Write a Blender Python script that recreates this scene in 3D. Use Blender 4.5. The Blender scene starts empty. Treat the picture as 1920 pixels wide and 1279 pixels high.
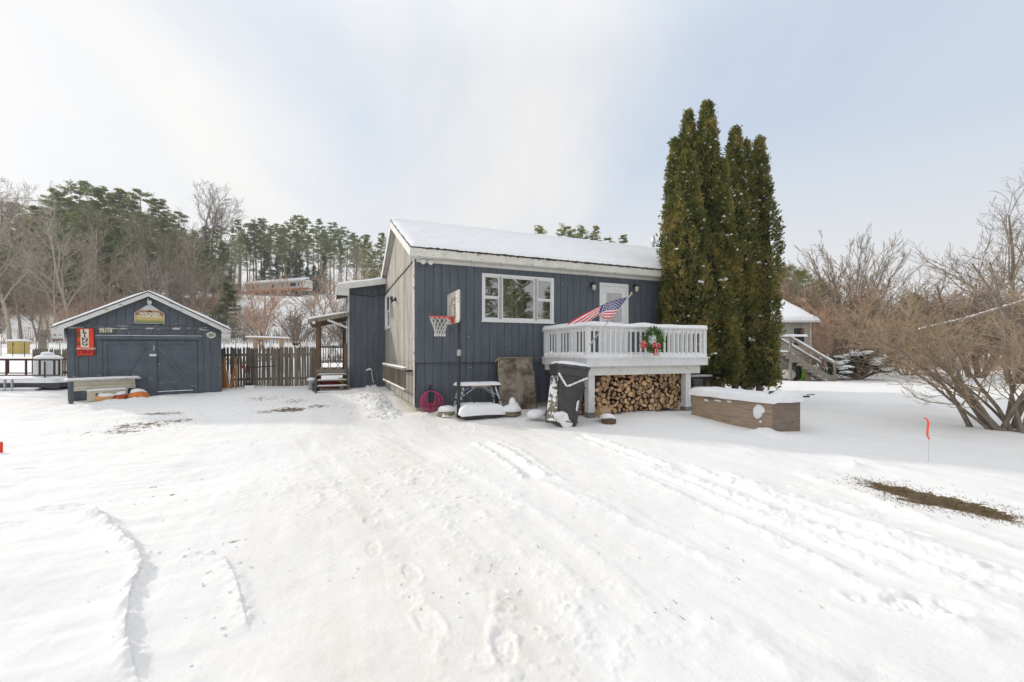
import bpy, math, random
import numpy as np
from mathutils import Vector, Matrix, Euler
R = math.radians
random.seed(11)
scn = bpy.context.scene
COL = scn.collection
FPX, CX0, HY, EYE = 820.0, 960.0, 662.0, 1.5      # focal length in photo pixels, optical centre, horizon row, eye height

def P(px, py, d):
    """real world point seen at photo pixel (px,py), d metres in front of the camera"""
    return Vector(((px-CX0)/FPX*d, d, EYE-(py-HY)/FPX*d))
def G(px, py, z=0.0):
    d = (EYE-z)*FPX/(py-HY)
    return ((px-CX0)/FPX*d, d)

class Frame:
    """a plan frame: origin, heading; s along, t away"""
    def __init__(s, x, y, deg):
        s.x, s.y, s.a = x, y, R(deg); s.c, s.n = math.cos(s.a), math.sin(s.a)
    def w(s, u, t=0.0): return (s.x+s.c*u-s.n*t, s.y+s.n*u+s.c*t)
    def s(s, px, t=0.0):
        k = (px-CX0)/FPX
        return (k*(s.y+s.c*t)-s.x+s.n*t)/(s.c-k*s.n)
    def t(s, px, u=0.0):
        k = (px-CX0)/FPX
        return (k*(s.y+s.n*u)-s.x-s.c*u)/(-s.n-k*s.c)
    def z(s, py, u, t=0.0): return EYE-(py-HY)/FPX*s.w(u, t)[1]

# ------------------------------------------------------------------ tagging
def tag(o, label=None, cat=None, group=None, kind=None):
    if label: o['label'] = label
    if cat: o['category'] = cat
    if group: o['group'] = group
    if kind: o['kind'] = kind
    return o
def empty(name, loc=(0,0,0), rz=0.0, label=None, cat=None, group=None):
    o = bpy.data.objects.new(name, None); COL.objects.link(o)
    o.location = loc; o.rotation_euler = (0,0,rz); o.empty_display_size = .2
    return tag(o, label, cat, group)
def copy_tree(o, parent=None):
    c = o.copy(); COL.objects.link(c)
    if parent: c.parent = parent
    for ch in list(o.children): copy_tree(ch, c)
    return c

# ------------------------------------------------------------------ mesh builder
class MB:
    def __init__(s): s.v = []; s.f = []; s.m = []
    def face(s, pts, m=0):
        b = len(s.v); s.v += [tuple(p) for p in pts]; s.f.append(tuple(range(b, b+len(pts)))); s.m.append(m)
    def box(s, x0, x1, y0, y1, z0, z1, m=0, fn=None):
        b = len(s.v)
        c = [(x0,y0,z0),(x1,y0,z0),(x1,y1,z0),(x0,y1,z0),(x0,y0,z1),(x1,y0,z1),(x1,y1,z1),(x0,y1,z1)]
        s.v += [tuple(fn(*p)) if fn else p for p in c]
        for q in ((0,3,2,1),(4,5,6,7),(0,1,5,4),(1,2,6,5),(2,3,7,6),(3,0,4,7)):
            s.f.append(tuple(b+i for i in q)); s.m.append(m)
    def bar(s, a, b, w, h, m=0, up=(0,0,1)):
        """rectangular bar from a to b, w wide, h high"""
        a, b = Vector(a), Vector(b); d = (b-a).normalized(); u = Vector(up)
        if abs(d.dot(u)) > .95: u = Vector((0,1,0))
        x = d.cross(u).normalized(); y = x.cross(d).normalized()
        c = []
        for p in (a, b):
            for i, j in ((-1,-1),(1,-1),(1,1),(-1,1)): c.append(p+x*(i*w/2)+y*(j*h/2))
        n = len(s.v); s.v += [tuple(p) for p in c]
        for q in ((0,1,2,3),(7,6,5,4),(0,4,5,1),(1,5,6,2),(2,6,7,3),(3,7,4,0)):
            s.f.append(tuple(n+i for i in q)); s.m.append(m)
    def tube(s, pts, rad, n=6, m=0, cap=True):
        pts = [Vector(p) for p in pts]
        if not hasattr(rad, '__len__'): rad = [rad]*len(pts)
        b = len(s.v); prev = None
        for i, p in enumerate(pts):
            d = (pts[min(i+1, len(pts)-1)]-pts[max(i-1, 0)])
            if d.length < 1e-9: d = Vector((0,0,1))
            d.normalize()
            if prev is None:
                u = Vector((0,0,1)) if abs(d.z) < .9 else Vector((1,0,0))
                x = d.cross(u).normalized()
            else:
                x = prev-d*prev.dot(d)
                x = x.normalized() if x.length > 1e-6 else d.orthogonal().normalized()
            prev = x; y = d.cross(x)
            for k in range(n):
                a = 2*math.pi*k/n; q = p+(x*math.cos(a)+y*math.sin(a))*rad[i]; s.v.append((q.x,q.y,q.z))
        for i in range(len(pts)-1):
            for k in range(n):
                k2 = (k+1) % n; o = b+i*n
                s.f.append((o+k, o+k2, o+n+k2, o+n+k)); s.m.append(m)
        if cap and n > 2:
            s.f.append(tuple(b+k for k in reversed(range(n)))); s.m.append(m)
            o = b+(len(pts)-1)*n; s.f.append(tuple(o+k for k in range(n))); s.m.append(m)
    def lathe(s, prof, n=16, c=(0,0,0), m=0, fn=None):
        b = len(s.v)
        for r, z in prof:
            for k in range(n):
                a = 2*math.pi*k/n; p = (c[0]+r*math.cos(a), c[1]+r*math.sin(a), c[2]+z)
                s.v.append(tuple(fn(*p)) if fn else p)
        for i in range(len(prof)-1):
            for k in range(n):
                k2 = (k+1) % n; o = b+i*n
                s.f.append((o+k, o+k2, o+n+k2, o+n+k)); s.m.append(m)
        s.f.append(tuple(b+k for k in reversed(range(n)))); s.m.append(m)
        o = b+(len(prof)-1)*n; s.f.append(tuple(o+k for k in range(n))); s.m.append(m)
    def prism(s, poly, y0, y1, m=0, fn=None):
        """polygon in x,z extruded from y0 to y1"""
        n = len(poly); b = len(s.v)
        for y in (y0, y1):
            for x, z in poly:
                p = (x, y, z); s.v.append(tuple(fn(*p)) if fn else p)
        s.f.append(tuple(b+i for i in range(n))); s.m.append(m)
        s.f.append(tuple(b+n+i for i in reversed(range(n)))); s.m.append(m)
        for i in range(n):
            j = (i+1) % n; s.f.append((b+j, b+i, b+n+i, b+n+j)); s.m.append(m)
    def snow(s, U, V, th, fn, res=.06, r=.12, seed=0, m=0, und=.25, drop=0.0):
        """a rounded slab of snow over [0,U]x[0,V]; fn maps (u,v,h) into place"""
        rs = random.Random(seed)
        nu, nv = max(4, int(U/res)), max(4, int(V/res)); nu = min(nu, 240); nv = min(nv, 80)
        ph = [(rs.uniform(0,6.3), rs.uniform(0,6.3), rs.uniform(2,9), rs.uniform(2,9)) for _ in range(5)]
        b = len(s.v)
        for i in range(nu+1):
            for j in range(nv+1):
                u, v = U*i/nu, V*j/nv
                e = min(u, U-u, v, V-v)/r; e = max(0, min(1, e)); f = math.sqrt(1-(1-e)**2)
                q = sum(math.sin(a*u+p)*math.sin(c*v+w) for p, w, a, c in ph)/5
                ju = rs.uniform(-1,1)*res*.2; jv = rs.uniform(-1,1)*res*.2
                h = th*(f*(.82+und*q)+.03*rs.uniform(-1,1)*f)
                if e <= 0:
                    h = -drop*(.5+.5*q)*1.0
                s.v.append(tuple(fn(u+ju, v+jv, h)))
        for i in range(nu):
            for j in range(nv):
                o = b+i*(nv+1)+j
                s.f.append((o, o+nv+1, o+nv+2, o+1)); s.m.append(m)
    def blob(s, c, sx, sy, sz, seed=0, n=14, amp=.18, m=0, flat=None):
        rs = random.Random(seed); ph = [(rs.uniform(-3,3), rs.uniform(-3,3), rs.uniform(-3,3), rs.uniform(0,6.3)) for _ in range(6)]
        b = len(s.v); rows = n//2+1
        for i in range(rows+1):
            th = math.pi*i/rows
            for k in range(n):
                a = 2*math.pi*k/n
                x, y, z = math.sin(th)*math.cos(a), math.sin(th)*math.sin(a), math.cos(th)
                d = 1+amp*sum(math.sin(px_*x+py_*y+pz_*z+p) for px_, py_, pz_, p in ph)/3
                zz = z*d*sz
                if flat is not None: zz = max(zz, flat)
                s.v.append((c[0]+x*d*sx, c[1]+y*d*sy, c[2]+zz))
        for i in range(rows):
            for k in range(n):
                k2 = (k+1) % n; o = b+i*n
                s.f.append((o+k2, o+k, o+n+k, o+n+k2)); s.m.append(m)
    def build(s, name, mats, parent=None, smooth=False, loc=None, bevel=0.0):
        if not isinstance(mats, (list, tuple)): mats = [mats]
        me = bpy.data.meshes.new(name)
        me.from_pydata(s.v, [], s.f)
        for m in mats: me.materials.append(m)
        if len(mats) > 1: me.polygons.foreach_set('material_index', s.m)
        if smooth: me.polygons.foreach_set('use_smooth', [True]*len(s.f))
        me.update()
        o = bpy.data.objects.new(name, me); COL.objects.link(o)
        if parent is not None: o.parent = parent
        if loc is not None: o.location = loc
        if bevel:
            b = o.modifiers.new('bevel', 'BEVEL'); b.width = bevel; b.segments = 2; b.limit_method = 'ANGLE'
        return o

def text_mesh(name, txt, size, mat, parent, M, ext=.002, bold=0.0, sx=1.0, align='CENTER'):
    cu = bpy.data.curves.new(name, 'FONT'); cu.body = txt; cu.size = size; cu.extrude = ext; cu.offset = bold
    cu.align_x = align; cu.align_y = 'CENTER'; cu.resolution_u = 3
    t = bpy.data.objects.new('tmp', cu); COL.objects.link(t)
    bpy.context.view_layer.update()
    me = bpy.data.meshes.new_from_object(t.evaluated_get(bpy.context.evaluated_depsgraph_get()))
    bpy.data.objects.remove(t)
    me.transform(Matrix.Diagonal((sx,1,1,1)))
    me.transform(M)
    me.materials.clear(); me.materials.append(mat)
    o = bpy.data.objects.new(name, me); COL.objects.link(o); o.parent = parent
    return o

# ------------------------------------------------------------------ materials
def NT(name):
    m = bpy.data.materials.new(name); m.use_nodes = True; nt = m.node_tree; nt.nodes.clear()
    out = nt.nodes.new('ShaderNodeOutputMaterial'); b = nt.nodes.new('ShaderNodeBsdfPrincipled')
    nt.links.new(b.outputs[0], out.inputs[0])
    return m, nt, b, out
def nd(nt, typ, **kw):
    n = nt.nodes.new(typ)
    for k, v in kw.items():
        if k[0] == 'i' and k[1:].isdigit(): n.inputs[int(k[1:])].default_value = v
        else: setattr(n, k, v)
    return n
def ramp(nt, fac, stops):
    r = nt.nodes.new('ShaderNodeValToRGB'); e = r.color_ramp.elements
    while len(e) < len(stops): e.new(.5)
    for i, (p, c) in enumerate(stops): e[i].position = p; e[i].color = (*c, 1) if len(c) == 3 else c
    nt.links.new(fac, r.inputs[0]); return r
def coords(nt, scale=(1,1,1), obj=True):
    tc = nt.nodes.new('ShaderNodeTexCoord'); mp = nt.nodes.new('ShaderNodeMapping')
    mp.inputs['Scale'].default_value = scale
    nt.links.new(tc.outputs['Object' if obj else 'Generated'], mp.inputs[0]); return mp.outputs[0]
def noise(nt, vec, scale, detail=4, rough=.55):
    n = nd(nt, 'ShaderNodeTexNoise'); n.inputs['Scale'].default_value = scale
    n.inputs['Detail'].default_value = detail; n.inputs['Roughness'].default_value = rough
    nt.links.new(vec, n.inputs['Vector']); return n.outputs[0]
def bump(nt, bsdf, h, strength=.3, dist=.01):
    b = nd(nt, 'ShaderNodeBump'); b.inputs['Strength'].default_value = strength; b.inputs['Distance'].default_value = dist
    nt.links.new(h, b.inputs['Height']); nt.links.new(b.outputs[0], bsdf.inputs['Normal'])
def plain(name, c1, c2=None, rough=.7, scale=6, st=(1,1,1), metal=0, bmp=.2, bd=.005, lo=.35, hi=.65, spec=.3, rnd=0.0):
    """base colour wandering between two tones of the same stuff"""
    m, nt, b, out = NT(name); v = coords(nt, st); f = noise(nt, v, scale, 6, .6)
    c2 = c2 or tuple(x*.8 for x in c1)
    r = ramp(nt, f, [(lo, c1), (hi, c2)]); col = r.outputs[0]
    if rnd:
        oi = nd(nt, 'ShaderNodeObjectInfo'); hs = nd(nt, 'ShaderNodeHueSaturation'); mr = nd(nt, 'ShaderNodeMapRange')
        mr.inputs[3].default_value = 1-rnd; mr.inputs[4].default_value = 1+rnd
        nt.links.new(oi.outputs['Random'], mr.inputs[0]); nt.links.new(mr.outputs[0], hs.inputs['Value']); nt.links.new(col, hs.inputs['Color']); col = hs.outputs[0]
    nt.links.new(col, b.inputs['Base Color'])
    b.inputs['Roughness'].default_value = rough; b.inputs['Metallic'].default_value = metal
    b.inputs['Specular IOR Level'].default_value = spec
    if bmp: bump(nt, b, f, bmp, bd)
    return m
def flecked(name, c1, c2, fleck, fscale, thr, st=(1,1,1), scale=4, rough=.7, fst=None, spec=.3, bmp=.15):
    """paint or wood with flecks (peeling, snow specks) of their own shape"""
    m, nt, b, out = NT(name); v = coords(nt, st); f = noise(nt, v, scale, 5, .6)
    r = ramp(nt, f, [(.35, c1), (.65, c2)])
    v2 = coords(nt, fst or (1,1,1)); g = noise(nt, v2, fscale, 3, .6)
    q = ramp(nt, g, [(thr, (0,0,0)), (thr+.02, (1,1,1))])
    mx = nd(nt, 'ShaderNodeMix', data_type='RGBA'); mx.inputs[7].default_value = (*fleck, 1)
    nt.links.new(q.outputs[0], mx.inputs[0]); nt.links.new(r.outputs[0], mx.inputs[6])
    nt.links.new(mx.outputs[2], b.inputs['Base Color']); b.inputs['Roughness'].default_value = rough
    b.inputs['Specular IOR Level'].default_value = spec
    bump(nt, b, f, bmp, .004)
    return m

M = {}
SNOWC = (.86, .855, .85)
M['snow'] = plain('snow', SNOWC, (.80,.80,.81), .75, 5, bmp=.35, bd=.02, spec=.2)
def snow_ground():
    m, nt, b, out = NT('snow_ground'); v = coords(nt)
    at = nd(nt, 'ShaderNodeAttribute', attribute_name='bare'); ad = nd(nt, 'ShaderNodeAttribute', attribute_name='dirt')
    big = noise(nt, v, .35, 5, .6)
    snow = ramp(nt, big, [(.3, (.87,.85,.82)), (.7, (.85,.842,.832))])
    # packed, dirty snow: warm grey-brown tone
    n2 = noise(nt, v, 3.0, 8, .7)
    mu = nd(nt, 'ShaderNodeMath', operation='MULTIPLY'); nt.links.new(ad.outputs['Fac'], mu.inputs[0]); nt.links.new(n2, mu.inputs[1])
    dm = ramp(nt, mu.outputs[0], [(.08, (0,0,0)), (.55, (1,1,1))])
    mx = nd(nt, 'ShaderNodeMix', data_type='RGBA'); mx.inputs[7].default_value = (.75,.70,.63,1)
    nt.links.new(dm.outputs[0], mx.inputs[0]); nt.links.new(snow.outputs[0], mx.inputs[6])
    # bare ground and grass showing through: attribute broken up by fine noise
    n3 = noise(nt, v, 9.0, 8, .75)
    ma = nd(nt, 'ShaderNodeMath', operation='MULTIPLY_ADD'); ma.inputs[1].default_value = 1.0
    sb = nd(nt, 'ShaderNodeMath', operation='SUBTRACT'); sb.inputs[1].default_value = .5
    nt.links.new(n3, sb.inputs[0]); nt.links.new(at.outputs['Fac'], ma.inputs[0])
    m2 = nd(nt, 'ShaderNodeMath', operation='MULTIPLY'); m2.inputs[1].default_value = 1.9
    nt.links.new(sb.outputs[0], m2.inputs[0]); nt.links.new(m2.outputs[0], ma.inputs[2])
    bm = ramp(nt, ma.outputs[0], [(.47, (0,0,0)), (.53, (1,1,1))])
    n4 = noise(nt, v, 40.0, 4, .7)
    soil = ramp(nt, n4, [(.34, (.06,.045,.028)), (.5, (.15,.11,.065)), (.66, (.27,.205,.125))])
    mx2 = nd(nt, 'ShaderNodeMix', data_type='RGBA')
    nt.links.new(bm.outputs[0], mx2.inputs[0]); nt.links.new(mx.outputs[2], mx2.inputs[6]); nt.links.new(soil.outputs[0], mx2.inputs[7])
    # brown litter under the brush on the hill, where the snow is thin
    al = nd(nt, 'ShaderNodeAttribute', attribute_name='litter')
    n5 = noise(nt, v, .9, 8, .75)
    mm = nd(nt, 'ShaderNodeMath', operation='MULTIPLY'); nt.links.new(al.outputs['Fac'], mm.inputs[0]); nt.links.new(n5, mm.inputs[1])
    lm = ramp(nt, mm.outputs[0], [(.36, (0,0,0)), (.46, (1,1,1))])
    mx3 = nd(nt, 'ShaderNodeMix', data_type='RGBA'); mx3.inputs[7].default_value = (.15,.095,.06,1)
    nt.links.new(lm.outputs[0], mx3.inputs[0]); nt.links.new(mx2.outputs[2], mx3.inputs[6])
    nt.links.new(mx3.outputs[2], b.inputs['Base Color'])
    b.inputs['Roughness'].default_value = .8; b.inputs['Specular IOR Level'].default_value = .15
    f1 = noise(nt, v, 14, 10, .78)
    bump(nt, b, f1, .75, .012)
    return m
M['ground'] = snow_ground()
SPK = (.75,.77,.8)
def siding_mat(name, c1, c2):
    m, nt, b, out = NT(name); v = coords(nt, (2.2,2.2,.35)); f = noise(nt, v, 5, 7, .65)
    r = ramp(nt, f, [(.3, c1), (.7, c2)])
    g = coords(nt, (3,3,.6)); gg = noise(nt, g, 60, 2, .5)
    # sparse pale flecks of stuck snow and scuffs
    v2 = coords(nt); h = noise(nt, v2, 17, 2, .5); q = ramp(nt, h, [(.745, (0,0,0)), (.765, (1,1,1))])
    mx = nd(nt, 'ShaderNodeMix', data_type='RGBA'); mx.inputs[7].default_value = (.45,.47,.5,1)
    nt.links.new(q.outputs[0], mx.inputs[0]); nt.links.new(r.outputs[0], mx.inputs[6]); nt.links.new(mx.outputs[2], b.inputs['Base Color'])
    b.inputs['Roughness'].default_value = .62; b.inputs['Specular IOR Level'].default_value = .35
    bump(nt, b, gg, .25, .003)
    return m
M['blue'] = siding_mat('navy_siding', (.074,.089,.107), (.112,.130,.149))
M['blue_trim'] = flecked('navy_trim', (.080,.097,.116), (.107,.125,.144), (.50,.48,.44), 4.2, .70, fst=(1,1,3))
M['blue_worn'] = flecked('navy_worn', (.08,.095,.11), (.105,.12,.135), (.48,.46,.4), 2.2, .54, fst=(1.4,1,6))
def weathered():
    m, nt, b, out = NT('weathered_siding')
    v = coords(nt, (3.2,3.2,.16)); f = noise(nt, v, 3, 8, .7); r = ramp(nt, f, [(.36, (.20,.175,.145)), (.48, (.365,.34,.295)), (.62, (.53,.505,.455))])
    v2 = coords(nt, (11,11,.7)); g = noise(nt, v2, 3, 6, .7); q = ramp(nt, g, [(.46, (1,1,1)), (.70, (.42,.37,.33))])
    mx = nd(nt, 'ShaderNodeMix', data_type='RGBA', blend_type='MULTIPLY'); mx.inputs[0].default_value = 1
    nt.links.new(r.outputs[0], mx.inputs[6]); nt.links.new(q.outputs[0], mx.inputs[7]); nt.links.new(mx.outputs[2], b.inputs['Base Color'])
    b.inputs['Roughness'].default_value = .85; bump(nt, b, g, .4, .004); return m
M['weathered'] = weathered()
M['white'] = plain('white_paint', (.78,.78,.77), (.70,.70,.69), .5, 7, bmp=.08)
M['white_dirty'] = flecked('dirty_white_paint', (.74,.73,.69), (.66,.65,.60), (.36,.33,.26), 8, .68, fst=(.5,.5,2))
M['moss_white'] = flecked('mossy_white_paint', (.72,.70,.64), (.60,.59,.50), (.36,.33,.24), 9, .64, fst=(.6,.6,2.5))
M['grey_white'] = flecked('worn_white_paint', (.66,.66,.64), (.58,.58,.55), (.27,.24,.2), 6, .63, fst=(1,1,2))
M['concrete'] = plain('concrete', (.46,.43,.33), (.34,.31,.25), .9, 5)
M['concrete_grey'] = plain('grey_concrete', (.27,.27,.25), (.18,.18,.16), .9, 9)
M['shingle'] = plain('dark_shingle', (.035,.032,.028), (.10,.09,.07), .95, 30, bmp=.6, bd=.01)
M['black'] = plain('black_paint', (.018,.018,.02), (.03,.03,.033), .5, 12, bmp=.05)
M['blackm'] = plain('black_steel', (.022,.022,.026), (.035,.035,.04), .38, 12, bmp=.05, spec=.5)
M['grey_wood'] = flecked('grey_weathered_wood', (.30,.265,.215), (.20,.17,.135), (.10,.085,.06), 3.5, .6, st=(9,9,1), scale=3, fst=(7,7,.7))
M['fence'] = plain('fence_wood', (.215,.185,.15), (.125,.105,.085), .9, 4, (8,8,.9), rnd=.28, bmp=.4)
M['brown_wood'] = plain('brown_wood', (.20,.125,.08), (.12,.075,.05), .8, 4, (6,6,1))
M['tan_wood'] = plain('tan_wood', (.46,.33,.2), (.36,.24,.14), .8, 4, (8,8,1))
M['orange_wood'] = plain('orange_stake_wood', (.62,.30,.12), (.48,.22,.09), .75, 5, (8,8,1), rnd=.2)
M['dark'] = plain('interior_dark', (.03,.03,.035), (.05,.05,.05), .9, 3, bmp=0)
M['iron'] = plain('iron', (.03,.028,.028), (.06,.05,.045), .55, 20, metal=.4, bmp=.1)
M['rust'] = plain('maroon_steel', (.09,.03,.03), (.05,.02,.02), .6, 12)
M['galv'] = plain('galvanised', (.45,.47,.48), (.36,.37,.38), .45, 10, metal=.5, bmp=.05)
M['bark_pale'] = plain('pale_bark', (.38,.32,.26), (.26,.21,.165), .9, 3, (2,2,.5), rnd=.2, bmp=0)
M['bark_birch'] = plain('birch_bark', (.50,.45,.38), (.33,.28,.23), .9, 2, (1,1,3), rnd=.15, bmp=0)
M['bark_brown'] = plain('brown_bark', (.24,.17,.125), (.15,.11,.08), .9, 3, rnd=.25, bmp=0)
M['bark_grey'] = plain('grey_bark', (.29,.24,.19), (.17,.14,.11), .9, 6, rnd=.1, bmp=.2)
M['twig_rust'] = plain('rusty_twigs', (.48,.32,.225), (.33,.22,.155), .9, 3, rnd=.2, bmp=0)
M['twig_tan'] = plain('tan_twigs', (.48,.38,.25), (.34,.26,.17), .9, 1.6, rnd=.15, bmp=0)
M['twig_grey'] = plain('grey_tan_twigs', (.43,.325,.215), (.26,.195,.13), .9, 1.2, rnd=.1, bmp=0)
M['litter'] = plain('dead_leaves', (.20,.09,.045), (.13,.07,.04), .95, 2, bmp=0)
def leafmat(name, a, b_, c, scale, st=(1,1,1)):
    m, nt, b, out = NT(name); v = coords(nt, st); f = noise(nt, v, scale, 5, .7)
    r = ramp(nt, f, [(.36, a), (.5, b_), (.64, c)]); nt.links.new(r.outputs[0], b.inputs['Base Color'])
    b.inputs['Roughness'].default_value = .85; b.inputs['Specular IOR Level'].default_value = .2
    tr = nd(nt, 'ShaderNodeBsdfTranslucent'); nt.links.new(r.outputs[0], tr.inputs[0])
    ms = nd(nt, 'ShaderNodeMixShader'); ms.inputs[0].default_value = .4
    nt.links.new(b.outputs[0], ms.inputs[1]); nt.links.new(tr.outputs[0], ms.inputs[2]); nt.links.new(ms.outputs[0], out.inputs[0])
    return m
M['arbor'] = leafmat('arborvitae_leaf', (.07,.09,.024), (.17,.175,.05), (.36,.275,.09), 1.5)
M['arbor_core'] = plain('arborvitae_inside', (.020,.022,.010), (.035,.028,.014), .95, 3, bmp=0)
M['pine'] = leafmat('pine_needle', (.20,.25,.10), (.30,.35,.13), (.42,.44,.17), .25)
M['pine_yel'] = leafmat('yellow_pine_needle', (.24,.27,.10), (.36,.37,.13), (.48,.46,.17), .25)  # yellower green needle tone
M['pine_core'] = leafmat('dark_pine_needle', (.15,.20,.08), (.23,.28,.11), (.33,.36,.14), .3)
M['spruce'] = leafmat('spruce_needle', (.03,.055,.03), (.045,.075,.035), (.06,.09,.04), 2)
M['wreath'] = leafmat('wreath_green', (.05,.13,.025), (.10,.21,.045), (.16,.28,.07), 9)
M['red'] = plain('red_ribbon', (.62,.03,.05), (.48,.02,.03), .5, 20, bmp=0)
M['orange'] = plain('fluorescent_orange', (1.0,.13,.07), (.95,.10,.05), .5, 10, bmp=0)
M['pink_hose'] = plain('pink_hose', (.62,.08,.20), (.50,.05,.14), .45, 8, bmp=0, spec=.5)
M['pumpkin'] = plain('pumpkin', (.66,.24,.06), (.5,.15,.04), .6, 9, rnd=.12)
M['pumpkin_red'] = plain('rotting_pumpkin', (.50,.11,.03), (.36,.07,.02), .6, 9)
M['squash'] = plain('tan_squash', (.66,.38,.16), (.56,.28,.10), .6, 5)
M['bin'] = plain('bin_plastic', (.045,.045,.047), (.065,.064,.062), .5, 5, bmp=.05, spec=.4)
def rug():
    m, nt, b, out = NT('rug_backing'); v = coords(nt)
    f = noise(nt, v, 34, 4, .8); r = ramp(nt, f, [(.3, (.17,.135,.11)), (.5, (.33,.275,.22)), (.72, (.50,.44,.37))])
    g = noise(nt, v, 2.6, 6, .65); q = ramp(nt, g, [(.42, (1,1,1)), (.62, (.30,.26,.22))])
    mx = nd(nt, 'ShaderNodeMix', data_type='RGBA', blend_type='MULTIPLY'); mx.inputs[0].default_value = 1
    nt.links.new(r.outputs[0], mx.inputs[6]); nt.links.new(q.outputs[0], mx.inputs[7]); nt.links.new(mx.outputs[2], b.inputs['Base Color'])
    b.inputs['Roughness'].default_value = .95; bump(nt, b, f, .8, .01); return m
M['rug'] = rug()
M['rug_edge'] = plain('rug_edge', (.42,.36,.2), (.3,.25,.14), .95, 30)
M['ply'] = flecked('plywood', (.40,.30,.215), (.29,.215,.15), (.20,.15,.11), 2.8, .60, st=(1,1,9), scale=3, rough=.8, fst=(.6,.6,8))
M['ply_shaded'] = flecked('plywood_end_shaded', (.26,.20,.16), (.19,.15,.12), (.08,.06,.05), 4.0, .64, st=(1,1,9), scale=3, rough=.8, fst=(1,1,3))  # plywood darkened for the box ends, their shade put into the colour
M['logend'] = plain('log_end', (.58,.37,.21), (.38,.23,.12), .85, 22, rnd=.42)
M['bark'] = plain('log_bark', (.23,.15,.10), (.13,.09,.06), .95, 16, rnd=.35, bmp=.6)
M['curtain'] = plain('curtain', (.40,.36,.24), (.30,.27,.19), .9, 8, bmp=0)
M['curtain_grey'] = plain('grey_curtain', (.12,.12,.115), (.08,.08,.075), .9, 8, bmp=0)
M['vinyl'] = plain('vinyl_clapboard', (.50,.48,.43), (.43,.41,.37), .6, 4, bmp=.05)
M['mobile'] = plain('cream_siding', (.80,.77,.71), (.72,.69,.63), .7, 2, bmp=.05)
M['red_deck'] = plain('stained_deck', (.45,.17,.08), (.34,.13,.06), .8, 3)
M['yellow'] = plain('yellow_paint', (.55,.42,.12), (.45,.33,.1), .7, 5)
M['lime'] = plain('lime_plastic', (.2,.5,.04), (.15,.4,.04), .5, 5, bmp=0)
M['yel_plastic'] = plain('yellow_plastic', (.75,.5,.03), (.7,.42,.03), .5, 5, bmp=0)
M['red_plastic'] = plain('red_plastic', (.28,.03,.05), (.2,.02,.04), .5, 5, bmp=0)
M['bucket'] = plain('grey_bucket', (.35,.36,.34), (.28,.29,.27), .6, 5, bmp=0)
M['bucket_blue'] = plain('slate_bucket', (.07,.085,.11), (.05,.06,.08), .6, 5, bmp=0)
M['stone'] = plain('stone', (.30,.26,.18), (.18,.16,.12), .9, 8, bmp=.6, bd=.02)
M['rim'] = plain('rim_orange', (.72,.10,.05), (.65,.07,.04), .45, 6, bmp=0)
M['net'] = plain('net_cord', (.72,.70,.66), (.6,.58,.52), .9, 10, bmp=0)
M['board'] = flecked('backboard', (.66,.63,.57), (.56,.53,.47), (.34,.30,.25), 7, .62)
M['propane'] = plain('tank_white', (.66,.68,.68), (.58,.6,.6), .5, 5, bmp=0)
M['grey_lbl'] = plain('label_grey', (.4,.38,.36), (.5,.45,.42), .6, 30, bmp=0)
M['sawleg'] = plain('sawhorse_leg', (.55,.59,.60), (.46,.49,.5), .45, 5, bmp=0)
M['white_mark'] = plain('white_mark', (.8,.8,.78), (.74,.74,.72), .6, 5, bmp=0)
M['flag_red'] = plain('flag_red', (.62,.045,.05), (.54,.035,.045), .8, 10, bmp=0)
M['flag_white'] = plain('flag_white', (.80,.76,.75), (.74,.70,.70), .8, 10, bmp=0)
M['flag_blue'] = plain('flag_blue', (.07,.07,.22), (.055,.055,.18), .8, 10, bmp=0)
M['gold'] = plain('gold', (.55,.38,.12), (.45,.3,.1), .4, 10, metal=.6, bmp=0)
M['sign_red'] = flecked('sign_red', (.80,.075,.03), (.70,.05,.025), (.30,.12,.03), 5, .66)
M['sign_white'] = plain('sign_cream', (.78,.74,.62), (.70,.66,.55), .6, 6, bmp=0)
M['sign_black'] = plain('sign_black', (.02,.02,.018), (.03,.03,.02), .6, 6, bmp=0)
M['sign_brown'] = plain('sign_brown', (.20,.10,.03), (.15,.08,.02), .6, 6, bmp=0)
M['sign_pink'] = plain('sign_pink', (.80,.42,.34), (.75,.35,.3), .6, 6, bmp=0)
M['sign_dkred'] = plain('sign_dark_red', (.28,.02,.015), (.2,.015,.01), .6, 6, bmp=0)
M['olive'] = plain('olive', (.14,.15,.05), (.2,.19,.06), .7, 6, bmp=0)
M['pole_white'] = plain('flagpole', (.60,.58,.54), (.52,.5,.46), .5, 6, bmp=0)
M['cow_red'] = plain('barn_red', (.33,.09,.07), (.25,.07,.05), .8, 6, bmp=0)
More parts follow.
